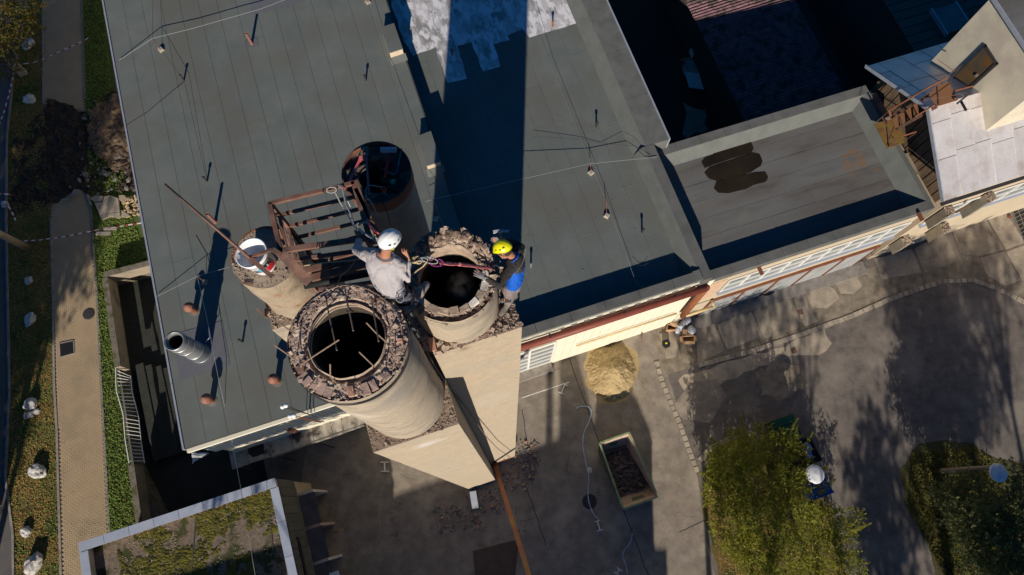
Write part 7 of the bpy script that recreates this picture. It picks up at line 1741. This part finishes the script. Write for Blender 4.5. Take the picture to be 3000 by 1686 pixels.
# ---------------------------------------------------------------- trees
def leaves(mb_name, centers, n, size, m, parent, aniso=1.0, flat=.7):
    """many small leaf quads gathered in sprays"""
    rng = np.random.default_rng(len(centers) * 7 + n); C_ = np.array([tuple(c[0]) for c in centers]); Rr = np.array([c[1] for c in centers]); w = Rr ** 2 / np.sum(Rr ** 2)
    nsp = max(1, n // 9); idx = rng.choice(len(C_), nsp, p=w); d = rng.normal(size=(nsp, 3)); d /= np.linalg.norm(d, axis=1)[:, None]; rad = Rr[idx] * (rng.random(nsp) ** .35)
    sp = C_[idx] + d * rad[:, None] * np.array([1, 1, flat]); out = d * np.array([1, 1, .5]) + rng.normal(size=(nsp, 3)) * .4; out /= np.linalg.norm(out, axis=1)[:, None]
    k = 9; t = rng.random((nsp, k)) * size * 8.0; pos = sp[:, None, :] + out[:, None, :] * t[:, :, None] + rng.normal(size=(nsp, k, 3)) * size * .55
    pos = pos.reshape(-1, 3); N = len(pos); a = rng.normal(size=(N, 3)); a[:, 2] *= .55; a /= np.linalg.norm(a, axis=1)[:, None]; b = rng.normal(size=(N, 3)); b[:, 2] *= .55; b -= a * np.sum(a * b, axis=1)[:, None]; b /= np.linalg.norm(b, axis=1)[:, None]
    s = size * (.6 + .8 * rng.random(N))[:, None]; V = np.stack([pos - a * s, pos - b * s * .5, pos + a * s, pos + b * s * .5], axis=1).reshape(-1, 3)
    V[:, 2] = np.maximum(V[:, 2], .03); o0 = WLOC[parent.name]; V = V - np.array(tuple(o0))
    me = bpy.data.meshes.new(mb_name); me.vertices.add(len(V)); me.vertices.foreach_set('co', V.ravel()); me.loops.add(len(V)); me.loops.foreach_set('vertex_index', np.arange(len(V), dtype=np.int32)); me.polygons.add(N); me.polygons.foreach_set('loop_start', np.arange(N, dtype=np.int32) * 4); me.update(calc_edges=True); me.validate()
    me.materials.append(m); o = bpy.data.objects.new(mb_name, me); C.objects.link(o); o.parent = parent; WLOC[o.name] = o0; return o
def tree(name, lab, cat, base, h, blobs, n, size, m, trunk_r=.18, group=None, limbs=True, stems=1, flat=.75):
    base = Vector(base); t = thing(name, lab, cat, base, group); cs = [(base + Vector(b[:3]), b[3]) for b in blobs]
    leaves('crown', cs, n, size, m, t, flat=flat)
    q = MB(); top = base + Vector((R(-.3, .3), R(-.3, .3), h * .75))
    for s_ in range(stems): q.tube(base + Vector((R(-.2, .2), R(-.2, .2), -.05)) * (stems > 1), top + Vector((R(-1, 1), R(-1, 1), 0)) * (stems > 1), trunk_r, trunk_r * .4, 8)
    for c, r in cs:
        st_ = base.lerp(top, min(.95, max(.25, (c.z - base.z - r * .5) / max(.1, h * .75)))); mid = st_.lerp(c, .5) + Vector((R(-.2, .2), R(-.2, .2), R(0, .3))); q.tube(st_, mid, trunk_r * .45, trunk_r * .28, 6); q.tube(mid, c, trunk_r * .28, trunk_r * .1, 5)
        for _ in range(4): d = Vector((R(-1, 1), R(-1, 1), R(-.2, .8))).normalized(); q.tube(c.lerp(mid, .3), c + d * r * .9, trunk_r * .12, trunk_r * .04, 4)
    q.build('trunk', M_bark, t); return t
# the big bush, lower right
bb_ = P(2290, 1520, 0)
cpx = [(2130, 1360, 2.6, .95), (2200, 1330, 2.2, .85), (2290, 1310, 1.9, .8), (2120, 1450, 2.4, .9), (2210, 1430, 3.0, 1.0), (2310, 1420, 2.6, .95), (2370, 1400, 1.9, .6), (2140, 1530, 2.4, .9), (2230, 1530, 3.2, 1.1), (2330, 1520, 3.1, 1.05), (2420, 1530, 2.6, .85), (2210, 1630, 2.6, .95), (2310, 1640, 3.0, 1.05), (2410, 1630, 2.7, .95), (2470, 1560, 2.2, .5), (2490, 1650, 2.3, .6), (2250, 1740, 2.6, 1.0), (2380, 1750, 2.6, 1.0), (2160, 1600, 1.8, .7), (2480, 1740, 2.4, .7), (2510, 1520, 2.2, .30), (2105, 1400, 1.6, .6), (2350, 1330, 1.6, .35), (2330, 1290, 1.8, .25), (2160, 1290, 1.4, .5), (2240, 1275, 1.3, .5)]
tree('bush', 'large dense yellow green bush in front of the bins', 'bush', bb_, 3.2, [tuple(P(u, v, z) - bb_) + (r,) for u, v, z, r in cpx], 50000, .054, M_leaf, .09, stems=4)
for (u, v, du, dv) in ((2490, 1560, 60, -25), (2480, 1620, 55, 30), (2430, 1500, 70, -10), (2400, 1450, 45, -45), (2350, 1330, 30, -60), (2300, 1300, 35, -70), (2180, 1270, -8, -55), (2120, 1320, -45, -40), (2470, 1680, 70, 40), (2330, 1300, 5, -50), (2075, 1400, -25, -15), (2380, 1390, 45, -20)):
    a_ = P(u, v, 2.1); e_ = P(u + du, v + dv, 2.5); q = MB(); q.tube(a_, e_, .012, .004, 4); q.build('twig', M_bark, bpy.data.objects['bush'])
    q = MB()
    for k in range(150):
        t_ = R(0, 1.05); w_ = .11 * (1.1 - t_) + .03; p = a_.lerp(e_, t_) + Vector((R(-w_, w_), R(-w_, w_), R(-w_, w_))); sz = R(.03, .055); d_ = Vector((R(-1, 1), R(-1, 1), R(-.4, .4))).normalized() * sz; n_ = Vector((-d_.y, d_.x, R(-.02, .02))) * .55
        q.add([p - d_, p - n_, p + d_, p + n_], [(0, 1, 2, 3)])
    q.build('shoot_leaves', M_leaf, bpy.data.objects['bush'], kind='stuff')
b2_ = P(2890, 1560, 0)
cpx = [(2790, 1450, 2.4, .8), (2860, 1440, 3.0, .8), (2820, 1520, 3.4, .8), (2900, 1520, 4.0, 1.0), (2960, 1500, 4.2, .8), (2850, 1590, 3.2, .7), (2930, 1610, 4.0, 1.0), (3000, 1600, 4.2, 1.0), (2970, 1390, 4.4, .5), (3010, 1440, 4.4, .7), (2950, 1690, 3.8, .9), (2870, 1660, 2.6, .6), (3040, 1700, 4, 1.0)]
tree('tree', 'loose grey green tree in the lower right corner behind the tall lamp', 'tree', b2_, 4.2, [tuple(P(u, v, z) - b2_) + (r,) for u, v, z, r in cpx], 22000, .068, M_leaf2, .09)
sheet('planting_bed', fuzzy(pp([(2670, 1320), (2740, 1290), (2850, 1300), (2900, 1340), (3100, 1380), (3100, 1800), (2770, 1800), (2720, 1600), (2650, 1480), (2640, 1380)]), .4, .1), .010, mat('dark_bed', (.05, .06, .02), (.10, .075, .035), 2, rough=1, bump=.05, bsc=14, col3=(.13, .14, .03), sc3=.8, lo3=.52, hi3=.66))  # olive kept dark, shade over this bed is put into the colour
scatter('bed_grass', pp([(2670, 1330), (2850, 1310), (2900, 1340), (2960, 1500), (2960, 1700), (2770, 1700), (2720, 1600), (2660, 1480)]), 9000, .05, M_moss, (.02, .18), .9)
sheet('planting_bed', fuzzy(pp([(2065, 1370), (2105, 1310), (2160, 1285), (2330, 1360), (2440, 1500), (2500, 1800), (2130, 1800), (2060, 1500)]), .4, .08), .012, M_verge)
scatter('bed_leaves', pp([(2055, 1440), (2080, 1440), (2180, 1700), (2120, 1700)]), 900, .035, M_fallen, (.015, .04))
b3_ = P(10, 160, 0)
cpx = [(20, 60, 6.5, 1.1), (60, 20, 6.0, 1.0), (-30, 120, 6.5, 1.2), (40, 130, 5.0, .9), (-40, 20, 6, 1.3), (15, 200, 4.2, .7), (80, 60, 4.5, .6), (-60, 220, 5, 1)]
tree('tree', 'autumn tree with yellowing leaves in the upper left corner', 'tree', b3_, 6.5, [tuple(P(u, v, z) - b3_) + (r,) for u, v, z, r in cpx], 9000, .07, M_leaf3, .14)
# ---------------------------------------------------------------- the surroundings south of the picture that throw the shade
def back(u, v, h): return P(u, v, 0) - SH * h
def block(name, lab, outl, h, m=M_farwall):
    pts = [P(u, v, 0) - SH * h for u, v in outl]; t = thing(name, lab, 'building', (sum(pts, Vector()) / len(pts)).xy.to_3d()); q = MB(); q.prism(pts, 0, h - .02); q.build('wall', m, t)
    q = MB(); cc_ = sum(pts, Vector()) / len(pts); q.prism(pts, h - .02, h); q.build('roof', M_roofB, t); return t
block('neighbour_building', 'neighbouring building south of the yard, only its shade is seen', [(1090, 1472), (1744, 1250), (1744, 1182), (1862, 1160), (1907, 1269), (1899, 1372), (1880, 1475), (1920, 1606), (1953, 1606), (1990, 2600), (1090, 2600)], 10)
block('neighbour_wing', 'taller wing of the neighbouring building beyond the lower frame edge', [(1046, 1230), (1090, 1472), (1110, 2300), (930, 2300), (960, 1250)], 15)
block('neighbour_wing', 'narrow stair tower of the neighbouring building, outside the picture', [(1640, 1035), (1690, 1030), (1744, 1250), (1750, 1420), (1645, 1420)], 16)
st2 = MB()
a = P(1612, 1050) - SH * 15; st2.tube((a.x, a.y, 0), (a.x, a.y, 15), .22, .2, 12); st2.build('yard_mast', M_steel, label='tall mast south of the yard whose shadow crosses the concrete', cat='mast')
for (u, v, z) in ((1757, 1145, 12), (1848, 1112, 12.5)):
    a = P(u, v) - SH * z; q = MB(); q.lathe((a.x, a.y, 0), [(.55, 0), (.55, z - 1.6), (.0, z)], 12); q.build('roof_finial', M_farwall, label='pointed stack on the neighbouring building, %s of two' % ('left' if u < 1800 else 'right'), cat='stack')
block('neighbour_shed', 'neighbouring shed that shades half of the mossy roof', [(330, 1490), (860, 1332), (900, 1560), (900, 2600), (330, 2600)], 9.5) if 0 else None
# roof shade on the small building: line across the mossy roof
hs2 = 11.0; r1_ = P(250, 1756, SZ - .5); r2_ = P(850, 1584, SZ - .5); dz_s = hs2 - (SZ - .5)
q = MB(); p1_ = r1_ - SH * dz_s; p2_ = r2_ - SH * dz_s; q.prism([p1_, p2_, p2_ + Vector((0, -14, 0)), p1_ + Vector((0, -14, 0))], 0, hs2); q.build('neighbour_shed', M_farwall, label='neighbouring house south of the small building, outside the picture', cat='building')
def shadetree(uv, zc, r, n, lab, seed, size=.16, nb=7, spread=1.0):
    random.seed(seed); c = P(*uv, 0) - SH * zc; base = Vector((c.x, c.y, 0)); bl_ = []
    for _ in range(nb): a = R(0, 6.28); d = R(.2, 1) * r * spread; bl_.append((cos(a) * d, sin(a) * d * .7, zc + R(-.5, .5) * r, r * R(.35, .6)))
    tree('tree', lab, 'tree', base, zc + r * .3, bl_, n, size, M_leaf, .26, 'trees south and west of the picture')
ST = [((2150, 940), 13, 2.2, 1700, 'bare branched tree south of the garages, its shade reaches the slabs', 1), ((2330, 930), 14, 1.3, 350, 'thin tree south of the garages, next to the bare one', 2), ((2040, 960), 13, 1.3, 500, 'thin tree beyond the yard corner', 13),
      ((2650, 790), 15, 2.6, 3600, 'tall tree beyond the lower right corner', 4), ((2790, 950), 15, 2.8, 5200, 'broad tree beyond the lower right corner', 5), ((2700, 1130), 14, 1.8, 1500, 'middle tree beyond the right bed', 6), ((2890, 760), 16, 1.6, 1200, 'high slender tree beyond the right bed', 7),
      ((2560, 1330), 12, 1.8, 1100, 'tree right of the bush beyond the frame', 8), ((2600, 1560), 12, 1.9, 2200, 'tree shading the lane at the lower frame edge', 10),
      ((175, 180), 15, 4.2, 13000, 'large tree west of the picture, shade on the upper path', 20), ((60, 380), 14, 4.5, 12000, 'large tree west of the road', 21), ((190, 430), 13, 3.4, 7000, 'second large tree west of the picture above the trench', 22), ((50, 620), 12, 3.4, 8000, 'road side tree west of the torn path', 23), ((235, 600), 14, 1.6, 1500, 'light crowned tree over the torn path', 24),
      ((20, 840), 13, 2.6, 5000, 'road side tree west of the boulders', 25), ((-10, 1060), 12, 2.0, 3500, 'road side tree further south', 26), ((160, 770), 13, 1.7, 1800, 'small road side tree near the path', 27), ((330, 120), 14, 2.0, 1800, 'thin tree beside the left roof edge far south', 28), ((-10, 1260), 12, 1.7, 2500, 'southernmost road side tree', 29)]
for uv, zc, r, n, lab, seed in ST: shadetree(uv, zc, r, n, lab, seed)
c = L(-.6, 20.7, 0) - SH * 17; tree('tree', 'unseen row of tree crowns added far south to shade the left front wall', 'tree', (c.x, c.y, 0), 17, [(L(k * 1.05 - 7.2, 0).x, L(k * 1.05 - 7.2, 0).y, 17 + R(-.1, .1), .95) for k in range(8)], 8000, .18, M_leaf, .12, flat=.6)  # crowns added out of view, placed so their shade falls on the wall
